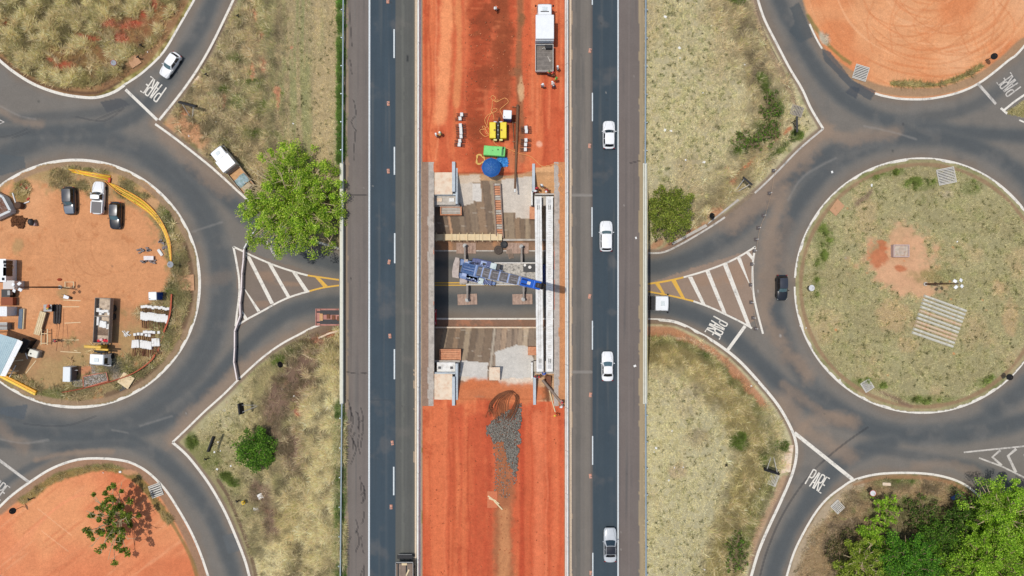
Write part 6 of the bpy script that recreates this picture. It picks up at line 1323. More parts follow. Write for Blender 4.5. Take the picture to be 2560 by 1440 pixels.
o = stones('gravel', [(1060, 1020), (1405, 1020), (1405, 1440), (1060, 1440)], 260, S(206, 116, 78), .05, .13, 'scattered reddish clods on the lower median soil'); o['category'] = 'soil clods'
rb_ = mat('rebar', S(132, 80, 50), .85, var=.2); zr_ = lambda pts: [(860 + x / 3, 960 + y / 3) for x, y in pts]
for k in range(26):
    d = random.uniform(-1, 1); e_ = random.uniform(-1, 1)
    if k < 16: pts = [(1065 + random.uniform(-8, 60), 215 - random.uniform(-40, 25)), (1100 + d * 12, 150 + e_ * 10), (1165 + d * 10, 85 + d * 8), (1240 + e_ * 6, 62 + d * 7), (1296 + d * 10, 100 + e_ * 8), (1285 + d * 22, 170 + e_ * 16), (1240 + d * 34, 240 + random.uniform(0, 30))]
    else: pts = [(1180 + d * 55, 270 + e_ * 20), (1165 + d * 60, 190 + e_ * 14), (1195 + d * 45, 110), (1240 + d * 30, 66 + e_ * 4)]
    p3 = [P(x, y, 6.0 + .25 + .03 * (k % 8) + .2 * math.sin(j * .5)) for j, (x, y) in enumerate(smooth(zr_(pts), 5))]
    o = MB().tube(p3, .03, n=5).build('reinforcing_bar', rb_, origin=p3[0]); tag(o, 'rusty reinforcing bar bent into a loop beside the gravel heap', 'reinforcing bar', 'reinforcing bars by the gravel heap')
for i, (a, b) in enumerate((((1220, 1240), (1248, 1260)), ((1222, 1246), (1240, 1252)), ((1235, 1252), (1256, 1274)))):
    A_, B_ = at(*a, .1, 5.98), at(*b, .1, 5.98); d = B_ - A_; o = MB().box((0, 0, .05), (d.length, .2, .08), bev=.01).build('plank', wood, loc=(A_ + B_) / 2 + Vector((0, 0, .03 * i)), rz=math.atan2(d.y, d.x)); tag(o, 'yellowish plank lying crosswise on the trench below the gravel', 'plank', 'planks below the gravel')
o = MB(); pxbox(o, 1218, 1244, 1228, 1270, 5.7, 6.02, .03); o = o.build('pit_cover', mat('soil_stained', S(206, 118, 80), .95, var=.2)); tag(o, 'soil-stained square cover slab beneath the crossed planks', 'cover slab')
o = MB(); pxbox(o, 1223, 1250, 918, 951, 5.0, 5.35, .03); o = o.build('chamber_slab', cream_c); tag(o, 'square pale concrete slab at the foot of the drainage trench below the slope', 'slab')
for (a, b, lab) in (((1373, 975), (1388, 1030), 'long pale timber pole leaning beside the sandy ledge'), ((1356, 950), (1408, 1012), 'dark plank walkway running from the girders to the right barrier')):
    A_, B_ = P(*a, 5.9), P(*b, 6.1); o = MB().tube([A_, B_], .09 if 'pale' in lab else .2, n=6).build('timber_pole' if 'pale' in lab else 'walkway_plank', wood if 'pale' in lab else wood_g, origin=A_); tag(o, lab, 'pole' if 'pale' in lab else 'plank')
o = MB(); pxbox(o, 1366, 1378, 940, 990, 4.6, 5.3, .03); tag(o.build('steel_box', rust), 'rusty brown upright box on the sandy ledge below the girders', 'box')
# ------------------------------------------------------------------ the site camp on the left roundabout
def bar3(mb, a, b, w_, h):
    d = b - a; mb.box((a + b) / 2, (d.length, w_, h), rot=d.to_track_quat('X', 'Z').to_matrix())
zc7 = lambda x, y: (x / 7.58, 820 + y / 7.58)
def camp(px, py, z): return P(px, py, z)
# open shed with sheet roof
t = thing('open_shed', 'open-sided shed with pale blue corrugated roof and white edge strip in the camp', 'shed', P(30, 890, 0))
cr = [camp(*zc7(*p), 3.2) for p in ((-260, 60), (95, 100), (435, 262), (108, 915), (-260, 800))]
def roofmesh(name, poly, n, m, dz=0, amp=.05):
    a, b, c, d = [Vector(p) for p in poly]; mb = MB(); rows = []
    for i in range(n * 2 + 1):
        u = i / (n * 2); p = a.lerp(b, u); q = d.lerp(c, u); k = Vector((0, 0, (amp if i % 2 else 0) + dz)); rows.append([p + k, p.lerp(q, .5) + k, q + k])
    return mb.grid(rows).build(name, m, t, origin=t.location)
zz = lambda x, y, z: camp(*zc7(x, y), z)
roofmesh('roof', [zz(-260, 30, 3.4), zz(335, 215, 3.0), zz(0, 905, 3.0), zz(-420, 700, 3.4)], 16, mat('roof_pale_blue', S(186, 208, 212), .5, .2, var=.1, scale=1.5, dirt=S(140, 166, 174), dirt_amt=.6))
roofmesh('roof_strip', [zz(337, 216, 2.98), zz(436, 263, 2.9), zz(106, 916, 2.9), zz(2, 906, 2.98)], 3, mat('roof_white', S(246, 246, 244), .5), 0, .03)
for x, y in ((420, 275), (270, 560), (120, 890), (-150, 80), (-300, 640)): MB().tube([zz(x, y, 0), zz(x, y, 2.95)], .07).build('post', wood, t, origin=t.location)
for a, b in (((-220, 80, 2.85), (430, 285, 2.8)), ((-300, 640, 2.85), (110, 890, 2.8))): MB().tube([zz(*a), zz(*b)], .06).build('beam', wood, t, origin=t.location)
def wtri(name, lab, poly, z0, z1, m, cat):
    mb = MB(); mb.prism([tuple((P(x, y, z1)).xy) for x, y in poly], z0, z1); q = P(*poly[0], 0); o = mb.build(name, m, origin=(q.x, q.y, z0)); tag(o, lab, cat); return o
zq = lambda *ps: [zc7(*p) for p in ps]
wtri('shed_shade', 'black block standing in for the shade under the right side of the open shed roof', zq((440, 186), (578, 240), (420, 480), (300, 430)), .02, 1.6, black, 'shade block')  # shade under the shed roof, put in as a black block
for a, b, lab in (((382, 392), (560, 384), 'uppermost pale timber rail sticking out of the shed side'), ((262, 622), (440, 606), 'middle pale timber rail sticking out of the shed side'), ((150, 826), (350, 812), 'lowest pale timber rail sticking out of the shed side'), ((180, 930), (300, 708), 'slanting white timber leaning at the lower corner of the shed'), ((430, 300), (524, 585), 'slanting pale timber leaning against the shed corner by the white tank'), ((490, 862), (686, 614), 'loose pale timber lying on the dirt right of the shed')):
    A_, B_ = zz(*a, 1.4 if 'rail' in lab or 'slant' in lab else .1), zz(*b, .9 if 'rail' in lab else .15); mb = MB(); bar3(mb, A_, B_, .12, .08); tag(mb.build('timber', wood if 'white' not in lab else conc_w, origin=None), lab, 'timber')
# water tank
q = at(83, 884, 1.0); t = thing('water_tank', 'small white cube water tank right of the open shed', 'tank', q, -.3)
MB().box((0, 0, .55), (1.5, 1.15, 1.05), bev=.12, seg=2).build('tank', mat('tank_white', S(232, 230, 216), .5, var=.08, dirt=S(190, 184, 160), dirt_amt=.5), t); MB().lathe([(.12, 1.07), (.12, 1.14)], (-.3, -.1, 0), 12).build('lid', dark, t); MB().box((.78, 0, .5), (.05, 1.0, .7), bev=.02).build('frame', grey_m, t)
q = at(166, 936, 1.9); t = thing('site_trailer', 'small white site trailer standing on the dirt above the gravel bay', 'trailer', q, -.03)
MB().box((0, 0, 1.1), (1.15, 2.3, 1.6), bev=.05).build('body', mat('trailer_white', S(226, 230, 230), .5, var=.05), t); MB().box((.62, 0, 1.0), (.06, 2.1, 1.2), bev=.02).build('side_panel', mat('side_panel_grey', S(96, 92, 90), .6), t); MB().tube([(.62, .55, 1.0), (1.1, .55, .9)], .04).build('handle_bar', conc_w, t)  # darker panel along the trailer's right side
for s_ in (-1, 1): wheel(t, s_ * .55, 0, .3, .18)
MB().tube([(0, -1.1, .4), (0, -1.9, .35)], .05).build('tow_bar', dark, t)
# gravel bay
zc4 = lambda x, y: (x / 4.235, 680 + y / 4.235)
t = thing('gravel_bay', 'low salmon-edged bay filled with pale gravel near the lower rim of the camp', 'bay', P(240, 948, 0)); bay = [zc4(885, 1105), (zc4(1130, 1060)), zc4(1150, 1150), zc4(890, 1228)]
for a, b in zip(bay, bay[1:] + bay[:1]): mb = MB(); bar3(mb, P(*a, .2), P(*b, .2), .12, .36); mb.build('side_board', mat('board_salmon', S(206, 128, 104), .8, var=.2), t, origin=t.location)
o = stones('gravel', bay, 900, S(190, 182, 174), .05, .11, 'pale gravel filling the salmon-edged bay in the camp', .12, 0); o['category'] = 'gravel'
o = stones('gravel', [(222, 915), (245, 912), (250, 932), (226, 938)], 160, S(176, 166, 156), .05, .11, 'pale gravel spilled above the bay in the camp', .02); o['category'] = 'gravel'
def grate(px, py, w_, d_, rz, n, label, m=None, frame=True, z=None):
    q = at(px, py, .1, z); t = thing('drain_grate', label, 'drain grate', q + Vector((0, 0, .02)), rz); m = m or conc
    MB().box((0, 0, .015), (w_ - .1, d_ - .1, .03)).build('pit', black, t)
    for s_ in (-1, 1):
        MB().box((0, s_ * (d_ / 2 - .07), .09), (w_, .14, .16), bev=.02).build('frame', m, t); MB().box((s_ * (w_ / 2 - .05), 0, .088), (.1, d_ - .285, .16), bev=.02).build('frame', m, t)
    for k in range(n): MB().box((0, -d_ / 2 + .14 + (d_ - .28) * (k + .5) / n, .1), (w_ - .22, (d_ - .28) / n * .55, .1), bev=.01).build('bar', m, t)
    return t
grate(195.5, 958, 1.35, 1.05, .08, 5, 'pale slatted grating lying beside the gravel bay in the camp')
gl = mat('grate_pale', S(212, 206, 194), .85, var=.12, scale=4)
grate(2152, 182, 2.2, 2.3, -.3, 8, 'broken pale drain grate at the lower left rim of the orange island', gl); grate(1992, 277, 1.6, 1.9, 1.25, 7, 'grey drain grate at the right edge of the pale upper bank', mat('grate_grey', S(170, 160, 146), .85)); grate(2366, 440, 2.8, 2.5, .2, 9, 'large pale drain grate at the top of the right roundabout island', gl); grate(2168, 964, 1.7, 1.6, -1.0, 8, 'pale drain grate at the lower left rim of the right roundabout island', gl); grate(1933, 1199, 1.9, 1.4, 1.2, 5, 'weathered drain grate beneath the sign by the right lower road', gl); grate(2094, 1267, 1.6, 1.7, .75, 6, 'pale drain grate at the upper left rim of the tree island', gl); grate(390, 1226, 1.9, 2.0, .35, 5, 'broken pale drain grate at the top right of the lower orange island', gl)
def slab(name, lab, poly, z0, z1, m, cat='slab', zb_=None):
    zb_ = gz(*poly[0]) if zb_ is None else zb_; mb = MB(); mb.prism([tuple(P(x, y, zb_ + z1).xy) for x, y in poly], zb_ + z0, zb_ + z1); o = mb.build(name, m); return tag(o, lab, cat)
z36 = lambda *ps: [(x / 3.6, y / 3.6) for x, y in ps]
slab('drain_cover', 'cracked pale concrete drain cover beside the road left of the tall grass bank', z36((1782, 680), (1842, 716), (1802, 800), (1728, 752)), -.1, .14, cream_c, 'drain cover'); slab('crack', 'x', z36((1765, 718), (1800, 724), (1795, 752), (1775, 742)), .1, .147, dark); bpy.data.objects.remove(bpy.data.objects['crack'])
slab('drain_cover', 'earthy concrete drain cover beside the white hatchback road', z36((1145, 530), (1215, 490), (1275, 560), (1190, 615)), -.05, .16, mat('concrete_earth', S(196, 150, 112), .9, var=.15), 'drain cover')
slab('culvert_ledge', 'pale concrete ledge beside the sign at the lower right road', [(1957, 1115), (1984, 1113), (1976, 1180), (1952, 1184)], -.1, .16, cream_c, 'ledge')
slab('driveway_slab', 'dusty concrete slab crossing the kerb at the right of the camp', [(444, 690), (484, 686), (486, 726), (446, 728)], -.05, .09, mat('concrete_earth', S(196, 150, 112)), 'slab')
slab('kerb_slab', 'earthy concrete slab in the kerb at the upper left of the right island', [(2074, 525), (2094, 497), (2112, 515), (2090, 540)], -.05, .16, mat('concrete_earth', S(196, 150, 112)), 'slab')
slab('kerb_beam', 'long narrow concrete kerb beside the right upper road below the bush, upper piece', [(1768, 562), (1772, 556), (1844, 497), (1849, 501)], 0, .3, conc, 'kerb'); slab('kerb_beam', 'long narrow concrete kerb beside the right upper road below the bush, lower piece', [(1683, 612), (1680, 607), (1764, 560), (1769, 566)], 0, .28, conc, 'kerb')
slab('kerb_line', 'thin pale kerb below the bridge at the road edge by the red low-loader', [(797, 847), (796, 843), (820, 832), (850, 824), (850, 828), (822, 836)], 0, .2, cream_c, 'kerb')
slab('plywood_sheet', 'tilted cream plywood sheet over a hole at the lower rim of the camp', zc4s if False else [zc4(1310, 1060), zc4(1425, 1125), zc4(1352, 1240), zc4(1240, 1165)], .25, .3, wood, 'plywood sheet'); slab('hole', 'dark open hole beneath the plywood sheet in the camp', [zc4(1222, 1175), zc4(1300, 1200), zc4(1335, 1235), zc4(1270, 1268)], 0, .03, black, 'hole')
# chamber on the right island
q = at(2254, 627, .8); t = thing('chamber', 'square concrete chamber box on the bare patch of the right island', 'chamber', q, 0)
pk = mat('chamber_concrete', S(196, 172, 164), .9, var=.2)
for s_ in (-1, 1): MB().box((s_ * 1.16, 0, .4), (.16, 1.95, .8), bev=.02).build('wall', pk, t); MB().box((0, s_ * .9, .4), (2.15, .16, .8), bev=.02).build('wall', pk, t)
MB().box((0, 0, .55), (2.15, 1.63, .12)).build('fill', mat('chamber_fill', S(198, 182, 164), .95, var=.35, scale=2, dirt=S(170, 120, 90), dirt_amt=.8), t)
# stacked beams
bm_c = mat('beam_concrete', S(206, 202, 186), .85, var=.16, scale=1.2, dirt=S(168, 158, 138), dirt_amt=.6); bm_o = mat('beam_stained', S(214, 192, 162), .9, var=.2, scale=1.5, dirt=S(190, 134, 92), dirt_amt=.75)
A0, A1, B0 = Vector((2313, 741, 0)), Vector((2419, 778, 0)), Vector((2284, 828, 0))
for k in range(11):
    s_ = k / 10 * 1.0; o0 = Vector((2313, 739, 0)).lerp(Vector((2283, 831, 0)), s_); o1 = Vector((2419, 778, 0)).lerp(Vector((2386, 867, 0)), s_)
    a, b = at(o0.x, o0.y, .45), at(o1.x, o1.y, .45); d = b - a; mb = MB(); L = d.length
    mb.box((0, 0, .12), (L, .40, .2), bev=.015); mb.box((0, 0, .32), (L * .985, .26, .2), bev=.02)
    o = mb.build('concrete_beam', bm_o if k in (4, 7, 8) else bm_c, loc=(a + b) / 2, rz=math.atan2(d.y, d.x) + random.uniform(-.006, .006)); o.location.z = .06
    tag(o, ['topmost pale concrete beam of the row on the right island', 'pale concrete beam in the upper half of the row on the right island', 'soil-stained concrete beam in the row on the right island', 'pale concrete beam in the lower half of the row on the right island', 'lowest pale concrete beam of the row on the right island'][0 if k == 0 else 4 if k == 10 else 2 if k in (4, 7, 8) else 1 if k < 6 else 3], 'concrete beam', 'concrete beams laid out on the right island')
# floodlight masts
def mast(bx, by, tx, ty, lab):
    b = P(bx, by, 0.05); rb, rt = math.hypot(bx - 1280, by - 720), math.hypot(tx - 1280, ty - 720); zt = H - H * rb / rt
    t = thing('floodlight_mast', lab, 'floodlight mast', b)
    MB().lathe([(.14, 0), (.11, zt * .5), (.07, zt)], (0, 0, 0), 12).build('pole', mat('mast_brown', S(92, 62, 46), .8), t); MB().lathe([(.3, 0), (.3, .25)], (0, 0, 0), 14).build('footing', conc, t)
    for k in range(4):
        a = PI / 4 + k * PI / 2 + .15; c = Vector((.62 * math.cos(a), .62 * math.sin(a), zt))
        MB().tube([(0, 0, zt - .1), c + Vector((0, 0, -.05))], .035, n=6).build('arm', grey_m, t); M = Matrix.Rotation(a, 3, 'Z') @ Matrix.Rotation(.35, 3, 'Y')
        l = MB().box(c, (.5, .44, .14), rot=M, bev=.04).build('floodlight', mat('lamp_white', S(246, 246, 244), .4), t)
        MB().box(c - M @ Vector((0, 0, .08)), (.4, .34, .03), rot=M).build('glass', GLASS2, l)
mast(152, 718, 42, 713, 'floodlight mast leaning across the left of the camp above the trestles'); mast(2312, 710, 2396, 708, 'floodlight mast on the right island above the row of beams')
# small camp gear
q = at(50, 797, .5); o = MB()
t = thing('plank_stack', 'narrow blue-grey stack of boards near the left edge of the camp', 'plank stack', q, -.06)
for k in range(4): MB().box((0, 0, .06 + .11 * k), (.62, 3.3 - .1 * k, .1), bev=.01).build('board', mat('board_blue_grey', S(96, 116, 136), .8, var=.15, dirt=S(140, 140, 138), dirt_amt=.5) if k == 3 else wood_g, t)
MB().box((.42, 0, .2), (.16, 3.2, .36), bev=.02).build('batten', wood, t)
q = at(97, 808, .8); t = thing('plank_stack', 'cream stack of planks lying aslant beside the person in orange', 'plank stack', q, -.28)
for k in range(5): MB().box((.03 * k - .06, 0, .08 + .14 * k), (.95, 3.7, .13), bev=.01).build('plank', wood if k > 2 else wood_g, t)
for k in range(3): MB().box((-.3 + .3 * k, 0, .758), (.02, 3.6, .012)).build('gap', mat('gap_brown', S(150, 120, 84), .9), t)
for k in range(9):
    A_, B_ = at(131 + k * 2.3, 760 + (k % 3), .4), at(131 + k * 2.1, 808 + (k % 4), .3); A_.z = B_.z = .12 + .07 * (k % 3); o = MB().tube([A_, (A_ + B_) / 2 + Vector((.04 * (k % 2), 0, .02)), B_], .08, n=6).build('bar_bundle', mat('bundle_dark', S(64, 58, 56), .8, var=.3), origin=A_); tag(o, 'dark bundle of bars in the row right of the black generator', 'bar bundle', 'dark bar bundles in the camp')
for k in range(12):
    x0 = 138 + k * 2.6 + random.uniform(-2, 2); x1 = x0 + random.uniform(-10, 8); y0 = random.uniform(770, 815); y1 = y0 + random.uniform(60, 100); A_, B_ = at(x0, y0, .1), at(x1, y1, .1); A_.z = B_.z = .05 + .03 * (k % 3); o = MB().tube([A_, B_], .035, n=5).build('long_bar', mat('bar_brown', S(120, 78, 52), .85, var=.2), origin=A_); tag(o, 'long thin brown bar lying below the dark bundles in the camp', 'bar', 'long bars lying in the camp')
for k, (a, b) in enumerate((((157, 750), (200, 752)), ((155, 767), (197, 767)), ((160, 808), (200, 806)), ((155, 850), (196, 850)), ((150, 879), (201, 882)), ((184, 876), (192, 878)))):
    A_, B_ = at(*a, .15), at(*b, .15); A_.z = B_.z = .1; mb = MB(); bar3(mb, A_, B_, .1, .1); tag(mb.build('support_timber', wood), ['uppermost', 'second', 'third', 'fourth', 'lowest long', 'short lowest'][k] + ' pale support timber lying crosswise among the bars in the camp', 'timber')
t = thing('drying_frame', 'small square timber frame lying above the bars in the camp', 'frame', P(174, 712, 0))
for a, b in (((163, 705), (185, 705)), ((163, 718), (185, 718))): mb = MB(); bar3(mb, P(*a, .3), P(*b, .3), .08, .1); mb.build('rail', wood, t, origin=t.location)
for x in (163, 184): mb = MB(); bar3(mb, P(x, 704, .42), P(x, 719, .42), .1, .1); mb.build('crosspiece', wood, t, origin=t.location)
t = thing('trestle', 'timber trestle frame standing beside the grey-clothed person in the camp', 'trestle', P(112, 845, 0))
for a, b in (((104, 822), (103, 862)), ((119, 822), (119, 862))): mb = MB(); bar3(mb, P(*a, .8), P(*b, .8), .12, .1); mb.build('rail', wood, t, origin=t.location)
for y in (834, 858): mb = MB(); bar3(mb, P(104, y, .92), P(119, y, .92), .1, .08); mb.build('crosspiece', wood, t, origin=t.location)
for x in (104, 119):
    for y in (826, 858): MB().tube([P(x, y, .8), P(x, y, .8) * Vector((1, 1, 0)).length * 0 + Vector((P(x, y, .8).x, P(x, y, .8).y, 0))], .05, n=5).build('leg', wood, t, origin=t.location)
q = at(121, 770, .7); t = thing('generator', 'black generator between the orange person and the dark bundles', 'generator', q); MB().box((0, 0, .45), (1.15, 1.0, .7), bev=.08).build('housing', black, t); MB().box((0, 0, .85), (1.3, 1.1, .06), bev=.02).build('frame', grey_m, t).scale = (1, 1, 1); MB().box((.1, 0, .9), (.6, .5, .1), bev=.03).build('tank', dark, t)
q = at(164, 743, .7); t = thing('wheelbarrow', 'white wheelbarrow tray standing above the upper support timber', 'wheelbarrow', q, -.3); MB().loft([[Vector((x * s_, y * s_, z)) for x, y in ((-.4, -.28), (.4, -.2), (.42, .2), (-.4, .28))] for s_, z in ((.7, .3), (1.0, .6))]).build('tray', mat('tray_white', S(232, 232, 236), .4), t); wheel(t, .01, .0, .18, .1).location = (.55, 0, 0)
for s_ in (-1, 1): MB().tube([(-.9, s_ * .25, .5), (.5, s_ * .1, .25)], .025).build('handle', dark, t)
for k, (px, py, rz) in enumerate(((350, 627, .4), (372, 622, .1), (404, 605, -.3), (412, 618, .6), (358, 652, .2), (380, 654, .0))):
    q = at(px, py, .3); t = thing('rubble_pile', 'small pile of grey broken blocks near the yellow pipes in the camp', 'rubble', q, rz, 'grey block piles in the camp')
    for j in range(6): MB().box((random.uniform(-.45, .45), random.uniform(-.3, .3), .12 + .1 * (j % 2)), (.42, .24, .2), rz=random.uniform(-.5, .5), bev=.02).build('block', mat('block_grey', S(140, 128, 124), .9, var=.3, scale=3), t)
q = at(371, 645, .4); t = thing('sheet_pile', 'crumpled white sheets lying on the grey blocks in the camp', 'sheets', q)
for k in range(4): MB().grid([[Vector((u, v, .3 + .05 * k + .08 * math.sin(4 * u + k) * math.cos(5 * v))) for u in np.linspace(-.8 + .1 * k, .8, 7)] for v in np.linspace(-.32, .32, 4)]).build('sheet', mat('sheet_white', S(236, 226, 222), .7, var=.1), t)
q = at(399, 631, .3); o = MB().box((0, 0, .12), (.5, 1.2, .2), bev=.1, seg=2).build('curved_tile', conc_w, loc=q, rz=.6); tag(o, 'rounded white panel lying left of the yellow pipe ends', 'panel')
q = at(318, 834, .2); t = thing('scrap_heap', 'heap of white scrap strips between the crane lorry and the stacks', 'scrap', q)
for k in range(9): MB().box((random.uniform(-.5, .5), random.uniform(-.25, .25), .05 + .03 * k), (.7, .1, .04), rz=random.uniform(0, 3)).build('strip', conc_w, t)
# yellow pipes
yp = mat('pipe_yellow', S(246, 206, 62), .4, var=.08, dirt=S(222, 160, 50), dirt_amt=.5); yo = mat('pipe_orange', S(240, 160, 62), .4, var=.1); zc45 = lambda ps: [(x / 4.5, 380 + y / 4.5) for x, y in ps]
for k in range(6):
    a, b = zc45([(755 + 8 * k, 185 + 7 * k), (1235 - k * 3, 268 + 9 * k)]); A_, B_ = at(*a, .4), at(*b, .4); A_.z = B_.z = .14 + .1 * (k % 2); o = MB().tube([A_, (A_ + B_) / 2, B_], .12, n=8).build('pipe', yp if k % 3 else yo, origin=A_, smooth=True); tag(o, 'straight yellow pipe in the bundle at the top rim of the camp', 'pipe', 'straight yellow pipes')
o = MB(); q = at(272, 450, .4); o.box((0, 0, .2), (.35, .8, .3), bev=.06); tag(o.build('strap_block', mat('strap_red', S(214, 80, 40), .6), loc=q, rz=-.2), 'orange red block at the end of the straight yellow pipes', 'block')
for k in range(9):
    d = (k - 4) * 2.0; e_ = random.uniform(-3, 3); pts = zc45([(1180 + k * 14, 325 + k * 6), (1330 + d * 2, 420 - d * 3 + e_), (1560 + d * 3, 560 - d * 4 + e_), (1720 + d * 3, 690 - d * 2), (1840 + d * 2, 860 - d), (1900 + d * 2, 1030 + e_), (1918 + d * 1.2, 1200 + random.uniform(-30, 40))])
    if k in (1, 2): pts = zc45([(1340 + k * 30, 462 + k * 16)]) + pts[2:]
    p3 = [P(x, y, gz(x, y) + .14 + .06 * (k % 3)) for x, y in smooth(pts, 6)]; o = MB().tube(p3, .075, n=6).build('flexible_pipe', yp if k % 4 else yo, origin=p3[0], smooth=True); tag(o, 'long bent yellow pipe curving along the right rim of the camp', 'pipe', 'bent yellow pipes')
t = thing('steel_beam', 'thick yellow steel girder lying across the lower left rim of the camp', 'steel beam', P(40, 960, 0))
A_, B_ = zz(-260, 760, .6), zz(665, 1240, .6); d = B_ - A_; rz = math.atan2(d.y, d.x); mid = (A_ + B_) / 2 - t.location
for oy, m_, zt_, ww in ((.22, mat('beam_amber', S(240, 170, 30), .45, var=.1), .55, .34), (-.22, yp, .42, .36)): MB().box((mid.x - math.sin(rz) * oy, mid.y + math.cos(rz) * oy, zt_ / 2 + .05), (d.length, ww, zt_), rz=rz, bev=.03).build('flange', m_, t)
# edge vehicles and cabins
def simple_cabin(name, lab, cat, x0, x1, y0, y1, z, m, extras=()):
    t = thing(name, lab, cat, P((x0 + x1) / 2, (y0 + y1) / 2, 0)); mb = MB(); pxbox(mb, x0, x1, y0, y1, .1, z, .06); mb.build('body', m, t, origin=t.location)
    mb = MB(); pxbox(mb, x0 - .8, x1 + .8, y0 - .8, y1 + .8, z + .002, z + .08, .02); mb.build('roof', mat('roof_white', S(246, 246, 244)) if m is TW else m, t, origin=t.location)
    for nm, a, b, c, d_, z0, z1, mm in extras: mb = MB(); pxbox(mb, a, b, c, d_, z0, z1, .03); mb.build(nm, mm, t, origin=t.location)
    return t
simple_cabin('site_cabin', 'long white cabin cut by the left edge above the floodlight head', 'cabin', -60, 14, 648, 704, 2.5, TW, (('window', 7.5, 15.6, 651, 659, 1.2, 2.62, GLASS_B), ('window', 8.5, 15.4, 660, 667, 1.2, 2.6, GLASS_B), ('window', 7, 15.2, 668, 690, 1.2, 2.58, GLASS_B), ('rack', 14.5, 26, 665, 671, .9, 1.6, wood), ('rack', 14.5, 18, 672, 686, .9, 1.5, wood_g), ('window', 4, 11, 694, 701, 2.5, 2.62, GLASS_B)))
simple_cabin('site_cabin', 'small grey-white cabin with ribbed roof behind the left floodlight head', 'cabin', 8, 35, 702, 722, 2.4, mat('cabin_grey', S(214, 206, 198), .6, var=.06)); simple_cabin('machine_box', 'dark machine box below the small grey-white cabin at the left edge', 'machine', 4, 24, 724, 742, 1.4, black, (('lid', 18, 25, 726, 738, 1.0, 1.6, grey_m),)); simple_cabin('skip', 'rust-brown steel box below the dark machine at the left edge', 'skip', 3, 31, 744, 763, 1.1, mat('skip_brown', S(150, 84, 56), .85, var=.2)); simple_cabin('site_cabin', 'low white cabin cut by the left edge beside the blue-grey boards', 'cabin', -60, 16.5, 767, 790, 2.4, mat('cabin_white2', S(232, 232, 232), .5)); simple_cabin('scaffold_rack', 'grey rack of scaffold parts at the left edge above the open shed', 'rack', -40, 17, 808, 824, 1.2, grey_m, (('pole', -20, 18, 806, 808, 1.2, 1.35, conc_w), ('pole', -20, 16, 814, 816, 1.32, 1.42, rust)))
t = thing('open_skip', 'pale grey open skip with rusty contents cut by the left edge', 'skip', P(5, 512, 0)); sk = [(-40, 470), (6, 492), (25, 527), (-20, 548)]
sk3 = [P(x, y, 1.5) for x, y in sk]
for a, b in zip(sk3, sk3[1:] + sk3[:1]): mb = MB(); d = b - a; mb.box((a + b) / 2 - Vector((0, 0, .6)), (d.length, .38, 1.2), rz=math.atan2(d.y, d.x), bev=.03); mb.build('side', mat('skip_grey', S(206, 208, 206), .6, var=.08), t, origin=t.location)
mb = MB(); mb.prism([tuple(p.xy * .985 + Vector((t.location.x, t.location.y)) * .015) for p in sk3], .3, .9); mb.build('contents', mat('rusty_fill', S(110, 72, 54), .95, var=.4, scale=3, dirt=S(200, 190, 180), dirt_amt=.5, dscale=5), t, origin=t.location)
q = at(76, 556, .9); t = thing('mixer', 'small dark concrete mixer beside the soil heap left of the cars', 'mixer', q, .2); MB().lathe([(.25, -.45), (.45, -.1), (.45, .25), (.28, .55)], (0, 0, .75), 16, 'Y').build('drum', dark, t); MB().box((.3, -.3, .4), (.4, .5, .6), bev=.06).build('motor', mat('grey_pink', S(170, 150, 148), .7), t)
for x in (-.4, .4): MB().tube([(x, -.4, 0), (x, 0, .8), (x, .4, 0)], .04).build('stand', grey_m, t)
q = at(45, 513, .8); o = MB().lathe([(.5, 0), (.56, .1), (.56, .85), (.5, .95), (.05, .98)], (0, 0, 0), 18).build('barrel', mat('barrel_brown', S(84, 58, 40), .8, var=.3), loc=q, smooth=False); tag(o, 'dark brown barrel between the two white pipes near the left edge', 'barrel')
for a, b, lab in (((29, 482), (38, 511), 'white pipe standing left of the dark brown barrel'), ((53, 510), (71, 503), 'white pipe lying right of the dark brown barrel')): A_, B_ = at(*a, .3), at(*b, .3); A_.z = B_.z = .2; tag(MB().tube([A_, B_], .1, n=8).build('pipe', white_pl, origin=A_), lab, 'pipe')
o = stones('soil_heap', [(24, 545), (66, 540), (64, 566), (34, 570)], 420, S(104, 68, 44), .1, .24, 'dark brown soil heap left of the concrete mixer', .05); o['category'] = 'soil heap'
q = at(146, 699, .3); o = MB().lathe([(.3, 0), (.24, .2), (.05, .34)], (0, 0, 0), 9).build('soil_clod', mat('clod_red', S(160, 70, 40), .95, var=.3), loc=q); o.scale = (1.4, .8, .8); tag(o, 'small red-brown lump of soil on the open dirt above the timber frame', 'soil lump')
for x, y in ((52, 462), (66, 470), (67, 466), (70, 497)):
    q = at(x, y, .1); o = MB().box((0, 0, .06), (.5, .25, .12), rz=random.random(), bev=.03).build('scrap_piece', mat('scrap_red', S(176, 52, 40), .7), loc=q); tag(o, 'small red scrap piece in the weeds near the left edge', 'scrap', 'red scraps in the weeds')
